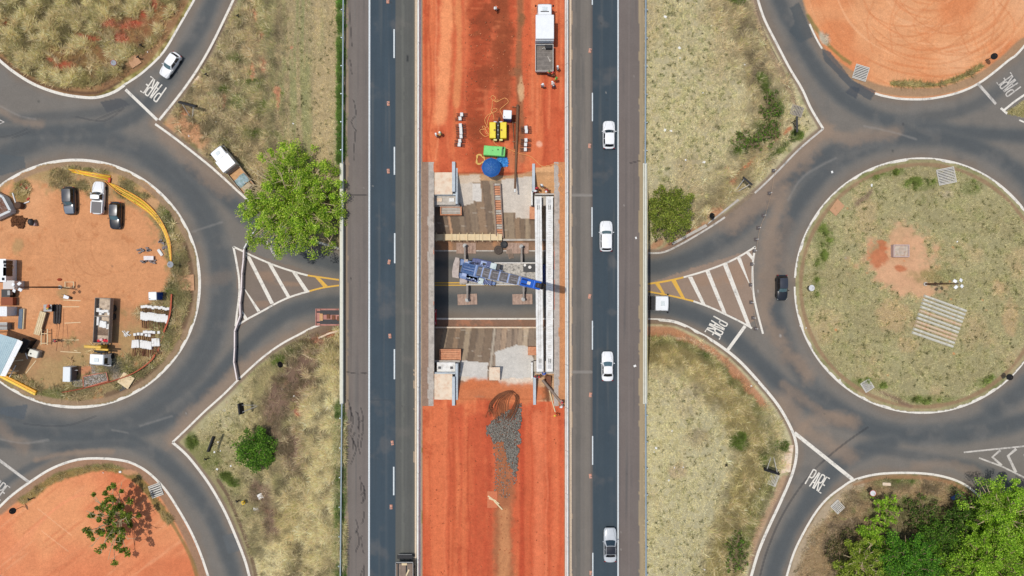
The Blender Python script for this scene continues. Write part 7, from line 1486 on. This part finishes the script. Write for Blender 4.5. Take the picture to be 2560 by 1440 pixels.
# orange mesh fence around the camp's lower rim
om = mat('mesh_orange', S(206, 104, 72), .8, var=.25, scale=5)
t = thing('mesh_fence', 'sagging orange mesh fence along the lower right rim of the camp', 'fence', P(300, 950, 0)); line = smooth([zc4(650, 1270), zc4(880, 1225), zc4(1160, 1155), zc4(1400, 1065), zc4(1580, 940), zc4(1640, 840), zc4(1690, 700), zc4(1750, 560), zc4(1790, 420), zc4(1805, 230)], 4)
for k, (a, b) in enumerate(zip(line, line[1:])):
    if 18 < k < 26: z1, z0 = .35, .0
    else: z1, z0 = .8, .05
    A_, B_ = at(*a, .5), at(*b, .5); A_.z = B_.z = 0; mb = MB(); mb.grid([[A_ + Vector((0, 0, z0)), B_ + Vector((0, 0, z0))], [A_ + Vector((.12, -.05, z1)), B_ + Vector((.12, -.05, z1))], [A_ + Vector((.3, -.1, z1 - .1)), B_ + Vector((.3, -.1, z1 - .1))]]); mb.build('mesh_panel', om, t, origin=t.location)
    if k % 4 == 0: MB().tube([A_, A_ + Vector((0, 0, .95))], .04, n=5).build('stake', rust, t, origin=t.location)
# ------------------------------------------------------------------ barriers on the lower roads
pinkw = mat('mesh_pinkish_white', S(236, 222, 218), .7, var=.1, scale=4)
t = thing('safety_barrier', 'pinkish white mesh barrier with dark feet across the left road by the hatched triangle', 'barrier', P(590, 800, 0))
line = [(592, 950), (584, 906), (586, 868), (586, 828), (600, 788), (599, 758), (603, 722), (604, 685), (608, 647), (609, 622)]
def fence_run(t, line, m, feet, top=.85, post=pinkw, lean=0, bot=.15):
    for k, (x, y) in enumerate(line):
        q = at(x, y, top, 0.0)
        if k < len(line) - 1:
            q2 = at(*line[k + 1], top, 0.0); mb = MB(); d = (q2 - q).normalized(); nrm = Vector((-d.y, d.x, 0)) * .06
            mb.loft([[q + nrm * s1 + Vector((0, 0, z)) for s1, z in ((-1, bot), (1, bot), (1.6, top), (-1.6, top))], [q2 + nrm * s1 + Vector((0, 0, z - .04)) for s1, z in ((-1, bot), (1, bot), (1.6, top), (-1.6, top))]]); mb.build('mesh_panel', m, t, origin=t.location)
        p = MB().tube([q, q + Vector((lean, 0, top + .12))], .05, n=6).build('post', post, t, origin=t.location); MB().box(q + Vector((0, 0, .06)), (.42, .26, .08), bev=.03).build('foot', feet, p, origin=t.location)
fence_run(t, line, pinkw, dark_rub)
t = thing('safety_barrier', 'thick white mesh barrier continuing beneath the branches of the big tree', 'barrier', P(640, 570, 0)); fence_run(t, [(609, 622), (625, 592), (642, 568), (668, 535), (690, 505)], mat('mesh_white', S(226, 226, 220), .7), dark_rub)
t = thing('rope_barrier', 'row of short white posts with dark feet and a rope beside the right hatched triangle', 'barrier', P(1890, 660, 0)); rl = [(1937, 425), (1927, 482), (1912, 538), (1899, 569), (1893, 598), (1889, 627), (1883, 660), (1880, 712), (1881, 756), (1886, 795), (1892, 822)]
for k, (x, y) in enumerate(rl):
    q = at(x, y, .6, .012); p = MB().tube([q, q + Vector((.05, 0, .9))], .055, n=8).build('post', white_pl, t, origin=t.location); MB().box(q + Vector((-.05, 0, .06)), (.5, .55, .11), bev=.04).build('foot', mat('foot_grey', S(92, 84, 82), .85), p, origin=t.location)
    if k < len(rl) - 1: q2 = at(*rl[k + 1], .6, .012); MB().tube([q + Vector((.04, 0, .8)), (q + q2) / 2 + Vector((.04, 0, .68)), q2 + Vector((.04, 0, .8))], .02, n=4).build('rope', mat('rope', S(200, 170, 140), .9), t, origin=t.location)
# ------------------------------------------------------------------ signs
sgb = mat('sign_black', S(24, 24, 26), .6, var=.1); sgw = mat('sign_white', S(236, 236, 236), .5, var=.05)
def round_sign(px, py, face, label, zt=2.2, rim=None):
    q = at(px, py, zt); t = thing('round_sign', label, 'road sign', q, heading(1280 - px, 720 - py)); mb = MB(); mb.tube([(0, 0, 0), (0, 0, zt + .3)], .045, n=8); mb.build('pole', mat('post_brown', S(96, 76, 60), .8), t)
    d = MB().lathe([(.42, -.012), (.42, .012)], (0, 0, 0), 24, 'Y').build('disc', face, t); d.location = (0, .1, zt); d.rotation_euler = (.55, 0, 0); d.scale = (1.15, 1.15, 1.15)
    MB().lathe([(.36, .013), (.36, .016)], (0, 0, 0), 24, 'Y').build('face', rim or face, d)
srim = mat('sign_red_rim', S(196, 60, 60), .5)
round_sign(282, 156, srim, 'round white sign on a post at the lower rim of the tall grass island', rim=sgw); round_sign(424, 661, sgw, 'round white sign on a post below the bent yellow pipes'); round_sign(2031, 720, sgw, 'round white sign on a post at the left rim of the right island'); round_sign(2184, 1234, srim, 'round white sign with red rim at the upper left of the tree island', rim=sgw)
round_sign(2487, 140, sgb, 'round black-backed sign at the right rim of the orange island'); round_sign(2526, 943, sgb, 'round black-backed sign at the lower right rim of the right island'); round_sign(30, 1278, sgb, 'round black-backed sign at the left rim of the lower orange island'); round_sign(699, 912, sgb, 'round black sign on a post at the shrubby edge below the low-loader', rim=sgb); round_sign(1782, 539, sgb, 'round black sign with white stay beside the right kerb below the bush')
def board_sign(a, b, anchor, label, zt=2.5, h=1.0, legs=True):
    za = gz(*anchor); A_, B_ = P(*a, za + zt), P(*b, za + zt); t = thing('sign_board', label, 'road sign', P(*anchor, za)); mb = MB(); d = (B_ - A_); mid = (A_ + B_) / 2
    mb.box(mid, (d.length, .3, h), rot=Matrix.Rotation(math.atan2(d.y, d.x), 3, 'Z') @ Matrix.Rotation(.35, 3, 'X'), bev=.02); mb.build('panel', sgb, t, origin=t.location)
    k0 = P(*anchor, za - .1)
    for u in (.15, .85): MB().tube([k0 + Vector(((u - .5) * .4, 0, 0)), A_.lerp(B_, u) + Vector((0, 0, .2))], .055, n=6).build('post', mat('post_white', S(222, 218, 210), .6) if legs else sgb, t, origin=t.location)
    return t
board_sign((448, 255), (492, 266), (479, 294), 'black-backed sign board on a white V-stand beside the left upper bank', 2.4, .7); board_sign((601, 1008), (604, 1035), (646, 1013), 'black-backed sign board on a white V-stand on the left lower bank', 2.6); board_sign((1858, 443), (1880, 462), (1837, 482), 'black-backed sign board on a white V-stand above the right kerb', 2.4, .8); board_sign((1910, 1172), (1948, 1184), (1931, 1139), 'black-backed sign board on a white V-stand at the lower right road', 2.4, .6)
board_sign((535, 1091), (521, 1129), (536, 1108), 'long black sign board at the corner of the left lower bank', 2.2, .5, False); board_sign((1992, 292), (1993, 331), (1980, 308), 'long black sign board below the drain grate at the right upper bank', 2.2, .5, False)
for x, y, rz, lab in ((597, 42, .6, 'short black marker post beside the road at the top of the left bank'), (517, 188, .5, 'short black marker post beside the cracked drain cover'), (355, 115, .5, 'short dark marker post at the right rim of the tall grass island'), (348, 145, .7, 'short dark marker post above the earthy drain cover'), (594, 1253, -.6, 'short black marker post next to the yellow sign on the left lower bank'), (76, 1248, -.4, 'short black marker post at the left rim of the lower orange island'), (515, 1148, -.6, 'small black marker plate among the weeds below the long black sign'), (1816, 1163, 1, 'bent dark post lying in the dead grass of the right lower bank')):
    q = at(x, y, .6); t = thing('marker_post', lab, 'marker post', q, rz); MB().box((0, 0, .55), (.14, .16, 1.1), bev=.02).build('post', sgb, t); MB().box((0, .12, .95), (.5, .05, .3), bev=.01).build('plate', sgb, t)
q = at(608, 1257, 1.2); t = thing('chevron_sign', 'small yellow chevron sign at the foot of the left lower bank', 'road sign', q, heading(-1, .5)); o = MB().box((0, .05, 1.0), (.55, .45, .5), bev=.05).build('panel', mat('sign_yellow', S(238, 196, 40), .5), t); MB().tube([(0, 0, 0), (0, 0, .9)], .04).build('post', dark, t); MB().box((0, .05, 1.262), (.34, .1, .012), rz=.6).build('arrow', sgb, o); MB().box((.0, -.06, 1.264), (.34, .1, .012), rz=-.6).build('arrow', sgb, o)
q = at(2389, 1242, 1.0); t = thing('sign_board', 'small dark blue sign panel at the edge of the trees on the tree island', 'road sign', q, .5); MB().box((0, 0, 1.0), (1.3, .35, .5), bev=.03).build('panel', mat('sign_blue', S(40, 78, 150), .5), t)
for x in (-.45, .45): MB().tube([(x, 0, 0), (x, 0, .9)], .04).build('post', dark, t)
q = at(2218, 1211, .3); o = MB().box((0, 0, .14), (1.3, .5, .26), bev=.06).build('concrete_block', cream_c, loc=q, rz=-.06); tag(o, 'pale concrete block in the grass at the top of the tree island', 'block')
# litter
lit = mat('litter_white', S(240, 238, 232), .7, var=.05)
lt = [(540, 305), (650, 370), (733, 309), (650, 1241), (640, 1274), (543, 1173), (577, 1165), (812, 1393), (640, 1180), (545, 1105), (536, 1130), (551, 1127), (735, 990), (706, 972), (1787, 38), (1778, 65), (1700, 145), (1757, 232), (1861, 162), (1680, 1078), (1635, 1130), (1640, 1120), (1686, 1169), (1708, 1168), (1672, 1201), (1760, 1423), (1905, 1248), (1895, 1240), (1900, 1222), (1884, 1303), (1875, 1330), (1662, 325), (1677, 327), (1933, 163), (1915, 140), (1840, 1330), (258, 1182), (300, 1180), (2179, 463), (2393, 604), (2100, 950), (2080, 430), (369, 130), (472, 340), (2000, 815), (1698, 120), (1663, 42), (1587, 915), (1590, 595), (1760, 405), (1714, 400), (2015, 820), (1878, 965)]
f1 = None
for i, (x, y) in enumerate(lt):
    q = at(x, y, .1); s_ = random.uniform(.45, 1.15)
    if f1 is None:
        f1 = MB().grid([[Vector((u, v, .04 + .05 * random.random())) for u in (-.18, -.05, .08, .2)] for v in (-.14, 0, .15)]).build('litter', lit); o = f1; tag(o, 'white scrap of litter lying on the roadside ground', 'litter', 'scattered white litter')
    else: o = f1.copy(); COL.objects.link(o)
    o.location = q + Vector((0, 0, .06)); o.rotation_euler = (0, 0, random.uniform(0, 6)); o.scale = (s_, s_ * random.uniform(.6, 1.2), 1)
q = at(650, 1241, .2); o = MB().grid([[Vector((u, v, .15 + .08 * math.sin(5 * u + 3 * v))) for u in np.linspace(-.42, .42, 5)] for v in np.linspace(-.4, .4, 5)]).build('white_sheet', lit, loc=q, rz=.5); tag(o, 'larger crumpled white sheet on the left lower bank above the gully', 'sheet'); q = at(640, 1273, .2); o = MB().grid([[Vector((u, v, .15 + .06 * math.sin(6 * u + 3 * v))) for u in np.linspace(-.42, .42, 5)] for v in np.linspace(-.25, .25, 5)]).build('white_sheet', lit, loc=q); tag(o, 'white sheet lying at the gully on the left lower bank', 'sheet')

# ------------------------------------------------------------------ grass
leafmat('grass_blade', .4); leafmat('foliage', .45)
def scatter(name, dens, n, ln, wd, lean, K, label, tint, cmix=.6, seed=5, bright=1.0, nmix=1.3):
    """tufts of K blades; dens gives the chance per ground cell"""
    r = np.random.default_rng(seed); iy0, iy1 = np.searchsorted(ys, -60), np.searchsorted(ys, 1500); ix0, ix1 = np.searchsorted(xs, -60), np.searchsorted(xs, 2620)
    D = dens[iy0:iy1, ix0:ix1].astype(np.float64).ravel(); cs = np.cumsum(D); idx = np.searchsorted(cs, r.random(n) * cs[-1]); iy = idx // (ix1 - ix0) + iy0; ix = idx % (ix1 - ix0) + ix0
    jx = xs[ix] + r.uniform(-1.3, 1.3, n); jy = ys[iy] + r.uniform(-1.3, 1.3, n); z = HZ[iy, ix]; s_ = (H - z) / F; base = np.stack([(jx - 1280) * s_, (720 - jy) * s_, z - .02], 1)
    cc = C[iy, ix]; t_ = np.array(tint, np.float32)[r.integers(0, len(tint), n)]; colr = (cc * (1 - cmix) + t_ * cmix) * r.uniform(.7, 1.35, (n, 1)) * bright * np.clip(1 + nmix * N2[iy, ix], .6, 1.35)[:, None]
    prevail = vnoise(jx, jy, 70, seed=7, oct=2) * 9
    V = np.empty((n, K, 3, 3), np.float32)
    for k in range(K):
        az = prevail * .55 + r.uniform(-1.6, 1.6, n) + (k / K) * 3.5; le = r.uniform(lean[0], lean[1], n); L = r.uniform(ln[0], ln[1], n); w_ = r.uniform(wd[0], wd[1], n)
        dx, dy = np.cos(az), np.sin(az); tip = np.stack([dx * L * np.sin(le), dy * L * np.sin(le), L * np.cos(le)], 1); sd_ = np.stack([-dy, dx, np.zeros(n)], 1) * w_[:, None]
        b = base + np.stack([dx, dy, 0 * dx], 1) * r.uniform(-.06, .12, (n, 1)); V[:, k, 0] = b - sd_; V[:, k, 1] = b + sd_; V[:, k, 2] = b + tip
    Cl = np.ones((n, K, 3, 4), np.float32); Cl[..., :3] = (colr[:, None, None, :] * r.uniform(.85, 1.15, (n, K, 1, 1))); Cl[:, :, 2, :3] *= 1.12
    return tri_mesh(name, V.reshape(-1, 3), np.arange(n * K * 3).reshape(-1, 3), np.clip(Cl, 0, .9).reshape(-1, 4), MATS['grass_blade'], label, 'grass')
noroad = (~m_road & ~corr).astype(np.float32); edge = np.clip((ed - 17 + NA * 14) / 8, 0, 1)
lum = C @ np.array([.3, .6, .1], np.float32); redd = C[..., 0] / (C[..., 1] + 1e-4); veg = np.clip((1.55 - redd) / .25, 0, 1) * noroad * edge
tallz = np.zeros(PX.shape, np.float32); tallz += NWm * 1.0; tallz += LBm * sstep(560, 720, PX) * 1.0; tallz += LTm * (1 - sstep(670, 730, PX)) * .9
d_rt = np.zeros(PX.shape, np.float32); s_ = sl(1600, 2060, -60, 1500); d_rt[s_] = np.maximum(np.clip(1.3 - pdist(smooth([(1820, -40), (1850, 60), (1890, 160), (1920, 260), (1905, 350), (1850, 440), (1760, 530), (1690, 590)], 6), s_) / 52, 0, 1), np.clip(1.4 - pdist(smooth([(1620, 870), (1720, 880), (1790, 940), (1860, 1020), (1890, 1100), (1895, 1190), (1860, 1290), (1820, 1420)], 6), s_) / 58, 0, 1))
tallz += d_rt * (RTm + RBm); tallz += SEm * .4; tallz += ILm * .5 * sstep(.25, .8, veg); tallz += SWm * .6 + NEm * .5
clump = np.clip(.45 + 2.2 * N1 + 1.2 * NA, .05, 1.4)
STRAW = [S(202, 188, 158), S(186, 170, 134), S(172, 158, 118), S(150, 140, 100), S(120, 122, 78), S(158, 134, 110)]
scatter('tall_grass', tallz * np.clip(veg + .12 * (1 - NEm - SWm - ILm), 0, 1) * clump * noroad * edge, 80000, (.45, 1.05), (.022, .05), (.95, 1.5), 5, 'tall dry straw-coloured grass on the banks and islands', STRAW, .28, 5, 1.5)
clz = NWm + LBm * sstep(690, 760, PX) + LTm * (1 - sstep(640, 700, PX)) * .7 + d_rt * .45 * (RTm + RBm) + ILm * .12
scatter('grass_clumps', clz * np.clip(veg, 0, 1) * np.clip(-.1 + 3.2 * N2 + 1.5 * NA, 0, 1.5) * noroad * edge, 11000, (.6, 1.35), (.035, .08), (.75, 1.35), 8, 'long pale straw grass clumps standing above the dry grass', [S(218, 204, 170), S(202, 188, 150), S(186, 174, 130), S(156, 152, 90), S(176, 150, 118)], .55, 15, 1.4)
scatter('short_grass', (1 - np.clip(tallz, 0, .9)) * (veg ** 1.5) * np.clip(.6 + 1.5 * N2 + NA, .05, 1.3), 110000, (.16, .38), (.025, .05), (.9, 1.5), 4, 'short dry turf on the banks and the right roundabout island', [S(204, 194, 160), S(178, 168, 128), S(154, 150, 110), S(134, 130, 92)], .3, 6, 1.76, .4)
scatter('turf_tufts', (1 - np.clip(tallz, 0, .9)) * (veg ** 1.5) * np.clip(2.4 * NF + .8 * N2, 0, 1.3), 3200, (.2, .5), (.05, .10), (.5, 1.2), 6, 'small darker tufts dotted over the short dry turf', [S(150, 146, 98), S(120, 122, 74), S(190, 178, 130)], .75, 16, 1.2)
grn = np.clip((C[..., 1] / (C[..., 0] + 1e-4) - 1.02) / .12, 0, 1) * noroad * edge
scatter('weeds', grn * np.clip(.15 + 2.4 * NF + 2 * N2, 0, 1.4), 42000, (.25, .6), (.03, .07), (.4, 1.3), 4, 'green weeds along the road edges and guardrails', [S(104, 128, 48), S(84, 108, 40), S(126, 146, 62), S(78, 98, 42)], .45, 8, 1.5)
edge_l = (np.clip(1 - np.abs(PX - 853) / 13, 0, 1) * (((PY < 415) | (PY > 1010))) * (PX < 868)).astype(np.float32) * np.clip(.3 + 3.0 * NB + NF, 0, 1)
scatter('verge_grass', edge_l, 7000, (.25, .55), (.03, .06), (.4, 1.2), 4, 'bright green verge grass along the left guardrail', [S(92, 150, 44), S(74, 128, 38), S(112, 160, 60)], .7, 9, 1.6)

# ------------------------------------------------------------------ trees
bark = mat('bark', S(150, 128, 100), .9, var=.25, scale=5, bump=.4); bark_p = mat('bark_pale', S(200, 180, 142), .9, var=.2, scale=5)
def leaves(n, centres, rad, size, cols, r, flat=.9):
    """n small leaf faces clustered round the given centres"""
    m = len(centres); ci = r.integers(0, m, n); c = np.array(centres)[ci]; rr = np.array(rad)[ci][:, None]
    v = r.normal(0, 1, (n, 3)); v /= np.linalg.norm(v, axis=1)[:, None]; p = c + v * rr * (r.random((n, 1)) ** .45) * np.array([1, 1, .6])
    nz = r.normal(0, 1, (n, 3)); nz[:, 2] = np.abs(nz[:, 2]) + flat; nz /= np.linalg.norm(nz, axis=1)[:, None]
    u = np.cross(nz, r.normal(0, 1, (n, 3))); u /= np.linalg.norm(u, axis=1)[:, None]; w_ = np.cross(nz, u); s_ = r.uniform(.6, 1.3, (n, 1)) * size
    V = np.stack([p + u * s_, p + w_ * s_ * .55, p - u * s_, p - w_ * s_ * .55], 1)
    Fc = (np.arange(n)[:, None] * 4 + np.array([0, 1, 2])[None]); F2 = (np.arange(n)[:, None] * 4 + np.array([0, 2, 3])[None])
    cl = np.array(cols)[r.integers(0, len(cols), n)] * r.uniform(.9, 1.85, (n, 1)) * (r.uniform(.7, 1.25, m)[ci])[:, None]
    Cl = np.ones((n, 4, 4), np.float32); Cl[..., :3] = cl[:, None]
    return V.reshape(-1, 3), np.concatenate([Fc, F2]), Cl.reshape(-1, 4)
def tree(label, base, top_c, R, Ht, n_limb, n_leaf, size, cols, name='tree', crad=(.6, 1.1), seed=1, bk=None, ex=(1, 1), trunk_r=.28, bare=0.0, spread=(.25, 1.0), twigs=5, zmin=.35, skip=None):
    r = np.random.default_rng(seed); t = thing(name, label, 'tree' if name == 'tree' else 'bush', base); top = Vector(top_c) - base; cen, crd = [], []
    fork = Vector((top.x * .25, top.y * .25, Ht * .22)); mb = MB(); mb.tube([Vector((0, 0, -.3)), fork * .5 + Vector((.05, 0, 0)), fork], trunk_r, trunk_r * .7, 8); bk = bk or bark
    for i in range(n_limb):
        a = i * 2.39996 + r.uniform(-.35, .35); q = (spread[0] + (spread[1] - spread[0]) * math.sqrt((i + .5) / n_limb)); rad = R * q * r.uniform(.88, 1.08)
        zt = Ht * (zmin + (1 - zmin) * math.sqrt(max(0, 1 - min(1, q * .97) ** 2))) * r.uniform(.86, 1.04); tip = Vector((top.x + rad * math.cos(a) * ex[0], top.y + rad * math.sin(a) * ex[1], zt))
        mid = fork.lerp(tip, .5) + Vector((r.uniform(-.4, .4), r.uniform(-.4, .4), Ht * .08)); pts = [Vector(p) for p in smooth([tuple(fork), tuple(mid), tuple(tip)], 4)]
        mb.tube(pts, trunk_r * .42, .035, 5)
        for k in range(twigs):
            u = r.uniform(.35, 1.0); j = min(len(pts) - 1, int(u * (len(pts) - 1))); b = pts[j]; L = R * r.uniform(.10, .24); d = Vector((r.normal(), r.normal(), r.normal() * .35 + .1)).normalized(); e_ = b + d * L
            mb.tube([b, b.lerp(e_, .5) + Vector((0, 0, .05)), e_], .045, .012, 4)
            if r.random() > bare and not (skip and skip(e_ - top)): cen.append(tuple(e_)); crd.append(r.uniform(*crad))
        if r.random() > bare and not (skip and skip(tip - top)): cen.append(tuple(tip)); crd.append(r.uniform(*crad))
    mb.build('trunk', bk, t)
    V, Fc, Cl = leaves(n_leaf, cen, crd, size, cols, r); o = tri_mesh('crown', V, Fc, Cl, MATS['foliage'], None, None, None); o.parent = t
    return t
GB = [S(174, 198, 62), S(150, 182, 48), S(122, 160, 36), S(194, 208, 96), S(98, 134, 32)]; GD = [S(98, 140, 40), S(76, 116, 30), S(120, 160, 52), S(60, 96, 28)]; GO = [S(140, 152, 58), S(118, 134, 48), S(158, 166, 76), S(94, 110, 40)]
def tr(label, px, py, R, Ht, *a, **k):
    """crown centred on (px, py) as seen; trunk stands below the crown's middle"""
    zg = min(gz(px, py), 4.0); c = P(px, py, zg + Ht * .55); b = Vector((c.x, c.y, gz(1280 + c.x * F / (H - zg), 720 - c.y * F / (H - zg)))); return tree(label, b, c, R, Ht, *a, **k)
GBr = [S(150, 186, 48), S(126, 168, 38), S(172, 200, 76), S(100, 140, 30)]
tr('big spreading bright green tree overhanging the left bridge parapet and the road', 732, 503, 8.5, 8.6, 96, 52000, .118, GB, crad=(.5, 1.05), seed=3, bk=bark_p, bare=.14, trunk_r=.36, zmin=.4, skip=lambda d: d.x < -3.6 and d.y > .8 and d.y - d.x > 5.6)
tr('dense round green bush on the left lower bank', 643, 1123, 3.2, 2.8, 34, 8500, .13, GD, name='bush', crad=(.45, .8), seed=5, trunk_r=.12, zmin=.3)
tr('dense olive green bush against the right bridge parapet', 1673, 530, 3.5, 4.2, 44, 11000, .13, GO, name='bush', crad=(.5, .85), seed=6, trunk_r=.14, ex=(.95, 1.25), zmin=.3)
tr('sparse young tree with few leaf clumps on the lower orange island', 282, 1305, 5.4, 7.0, 26, 3600, .2, [S(112, 130, 40), S(88, 108, 32), S(136, 146, 56), S(74, 92, 30)], crad=(.3, .62), seed=8, bk=bark_p, bare=.45, trunk_r=.16, twigs=4, ex=(.85, 1.15))
tr('bright green tree at the right edge of the tree island, crown over the road', 2520, 1290, 6.2, 7.5, 58, 26000, .122, GBr, crad=(.5, 1.0), seed=11, bare=.1, bk=bark_p)
tr('wide bright green tree at the lower right corner of the tree island', 2480, 1410, 6.6, 8.0, 64, 32000, .122, GBr, crad=(.55, 1.05), seed=12, bare=.06)
tr('rich green tree in the middle of the tree island at the lower edge', 2270, 1412, 5.1, 6.6, 52, 26000, .118, [S(96, 150, 40), S(72, 124, 30), S(120, 166, 50), S(56, 98, 28)], crad=(.5, .95), seed=13, bare=.08)
tr('yellowish green tree with pale bare branches left in the tree island', 2150, 1420, 4.4, 5.5, 38, 12000, .12, [S(160, 176, 66), S(136, 154, 52), S(110, 130, 40)], crad=(.4, .8), seed=14, bare=.25, bk=bark_p)
tr('small dark green tree in the thicket at the right of the tree island', 2420, 1300, 4.0, 4.2, 32, 6000, .17, [S(76, 108, 34), S(60, 88, 28), S(96, 126, 44)], crad=(.45, .85), seed=15, bare=.15)
tr('thin young shrub with spread branches at the top of the tree island', 2215, 1270, 2.6, 3.0, 16, 1500, .15, GBr, name='bush', crad=(.3, .55), seed=16, bare=.35, trunk_r=.08)

DKG = [S(86, 116, 40), S(66, 94, 30), S(104, 132, 50), S(54, 78, 26)]; BRW = [S(120, 108, 74), S(96, 92, 56), S(138, 122, 86), S(84, 96, 46)]
tr('dark green thicket tree between the rich green and the right-hand trees', 2350, 1355, 3.5, 4.0, 36, 12000, .12, GD + DKG, seed=41, bare=.1, crad=(.45, .9))
tr('low dark undergrowth bush at the upper side of the thicket on the tree island', 2310, 1285, 3.2, 1.6, 24, 3600, .13, BRW + DKG, name='bush', seed=42, bare=.3, trunk_r=.07, crad=(.3, .6))
tr('olive undergrowth bush left of the rich green tree on the tree island', 2185, 1340, 3.0, 1.8, 24, 3400, .13, GBr, name='bush', seed=43, bare=.3, trunk_r=.07, crad=(.3, .6))
tr('brownish low bush at the left of the thicket on the tree island', 2105, 1370, 3.0, 1.4, 22, 2600, .12, BRW, name='bush', seed=44, bare=.35, trunk_r=.06, crad=(.3, .6))
tr('bright green tree at the right edge above the corner tree, twigs over the road', 2572, 1345, 4.6, 7.0, 38, 15000, .12, GBr, seed=45, bare=.08, crad=(.5, .95), bk=bark_p)
tr('green tree at the lower edge between the rich green and the corner tree', 2375, 1432, 4.6, 6.0, 38, 15000, .12, GBr + DKG, seed=46, bare=.08, crad=(.5, .95))
tr('ragged dark green bush in the weeds at the right of the pale upper bank', 1925, 290, 2.3, 1.0, 26, 2200, .12, GD + BRW, name='bush', seed=47, bare=.4, trunk_r=.05, crad=(.2, .45), ex=(.8, 1.9))
tr('ragged dark green bush above the red soil strip on the right upper bank', 1868, 352, 2.4, 1.0, 26, 2000, .12, GD + BRW, name='bush', seed=48, bare=.4, trunk_r=.05, crad=(.2, .45), ex=(1.9, .7))
tr('ragged dark green bush at the foot of the right lower bank', 1838, 1378, 2.2, 1.1, 26, 2000, .12, GD + BRW, name='bush', seed=49, bare=.4, trunk_r=.05, crad=(.2, .45), ex=(.9, 1.7))
# ------------------------------------------------------------------ light, sky, camera
w = bpy.data.worlds.new('World'); SC.world = w; w.use_nodes = True
nt = w.node_tree; bg = nt.nodes['Background']
sky = nt.nodes.new('ShaderNodeTexSky'); sky.sky_type = 'NISHITA'; sky.sun_disc = False
sky.sun_elevation = math.radians(75); sky.sun_rotation = math.radians(-84); sky.air_density = 1.2; sky.dust_density = 2.0
nt.links.new(sky.outputs[0], bg.inputs['Color']); bg.inputs['Strength'].default_value = SKY
sd = bpy.data.lights.new('sun', 'SUN'); sd.energy = SUN; sd.angle = math.radians(.6); sd.color = (1, .96, .9)
so = bpy.data.objects.new('sun', sd); COL.objects.link(so)
el, az = math.radians(75), math.radians(-8)       # rays run to +X and slightly to -Y
dvec = Vector((math.cos(el) * math.cos(az), math.cos(el) * math.sin(az), -math.sin(el)))
so.rotation_euler = dvec.to_track_quat('-Z', 'Y').to_euler(); so.location = (0, 0, 90)
cd = bpy.data.cameras.new('camera'); cam = bpy.data.objects.new('camera', cd); COL.objects.link(cam)
cam.location = (0, 0, H); cam.rotation_euler = (0, 0, 0); cd.sensor_width = 36; cd.lens = 36 * F / 2560; cd.clip_end = 6000; cd.clip_start = .5
SC.camera = cam
SC.view_settings.view_transform = 'Standard'; SC.view_settings.look = 'None'; SC.view_settings.exposure = 0
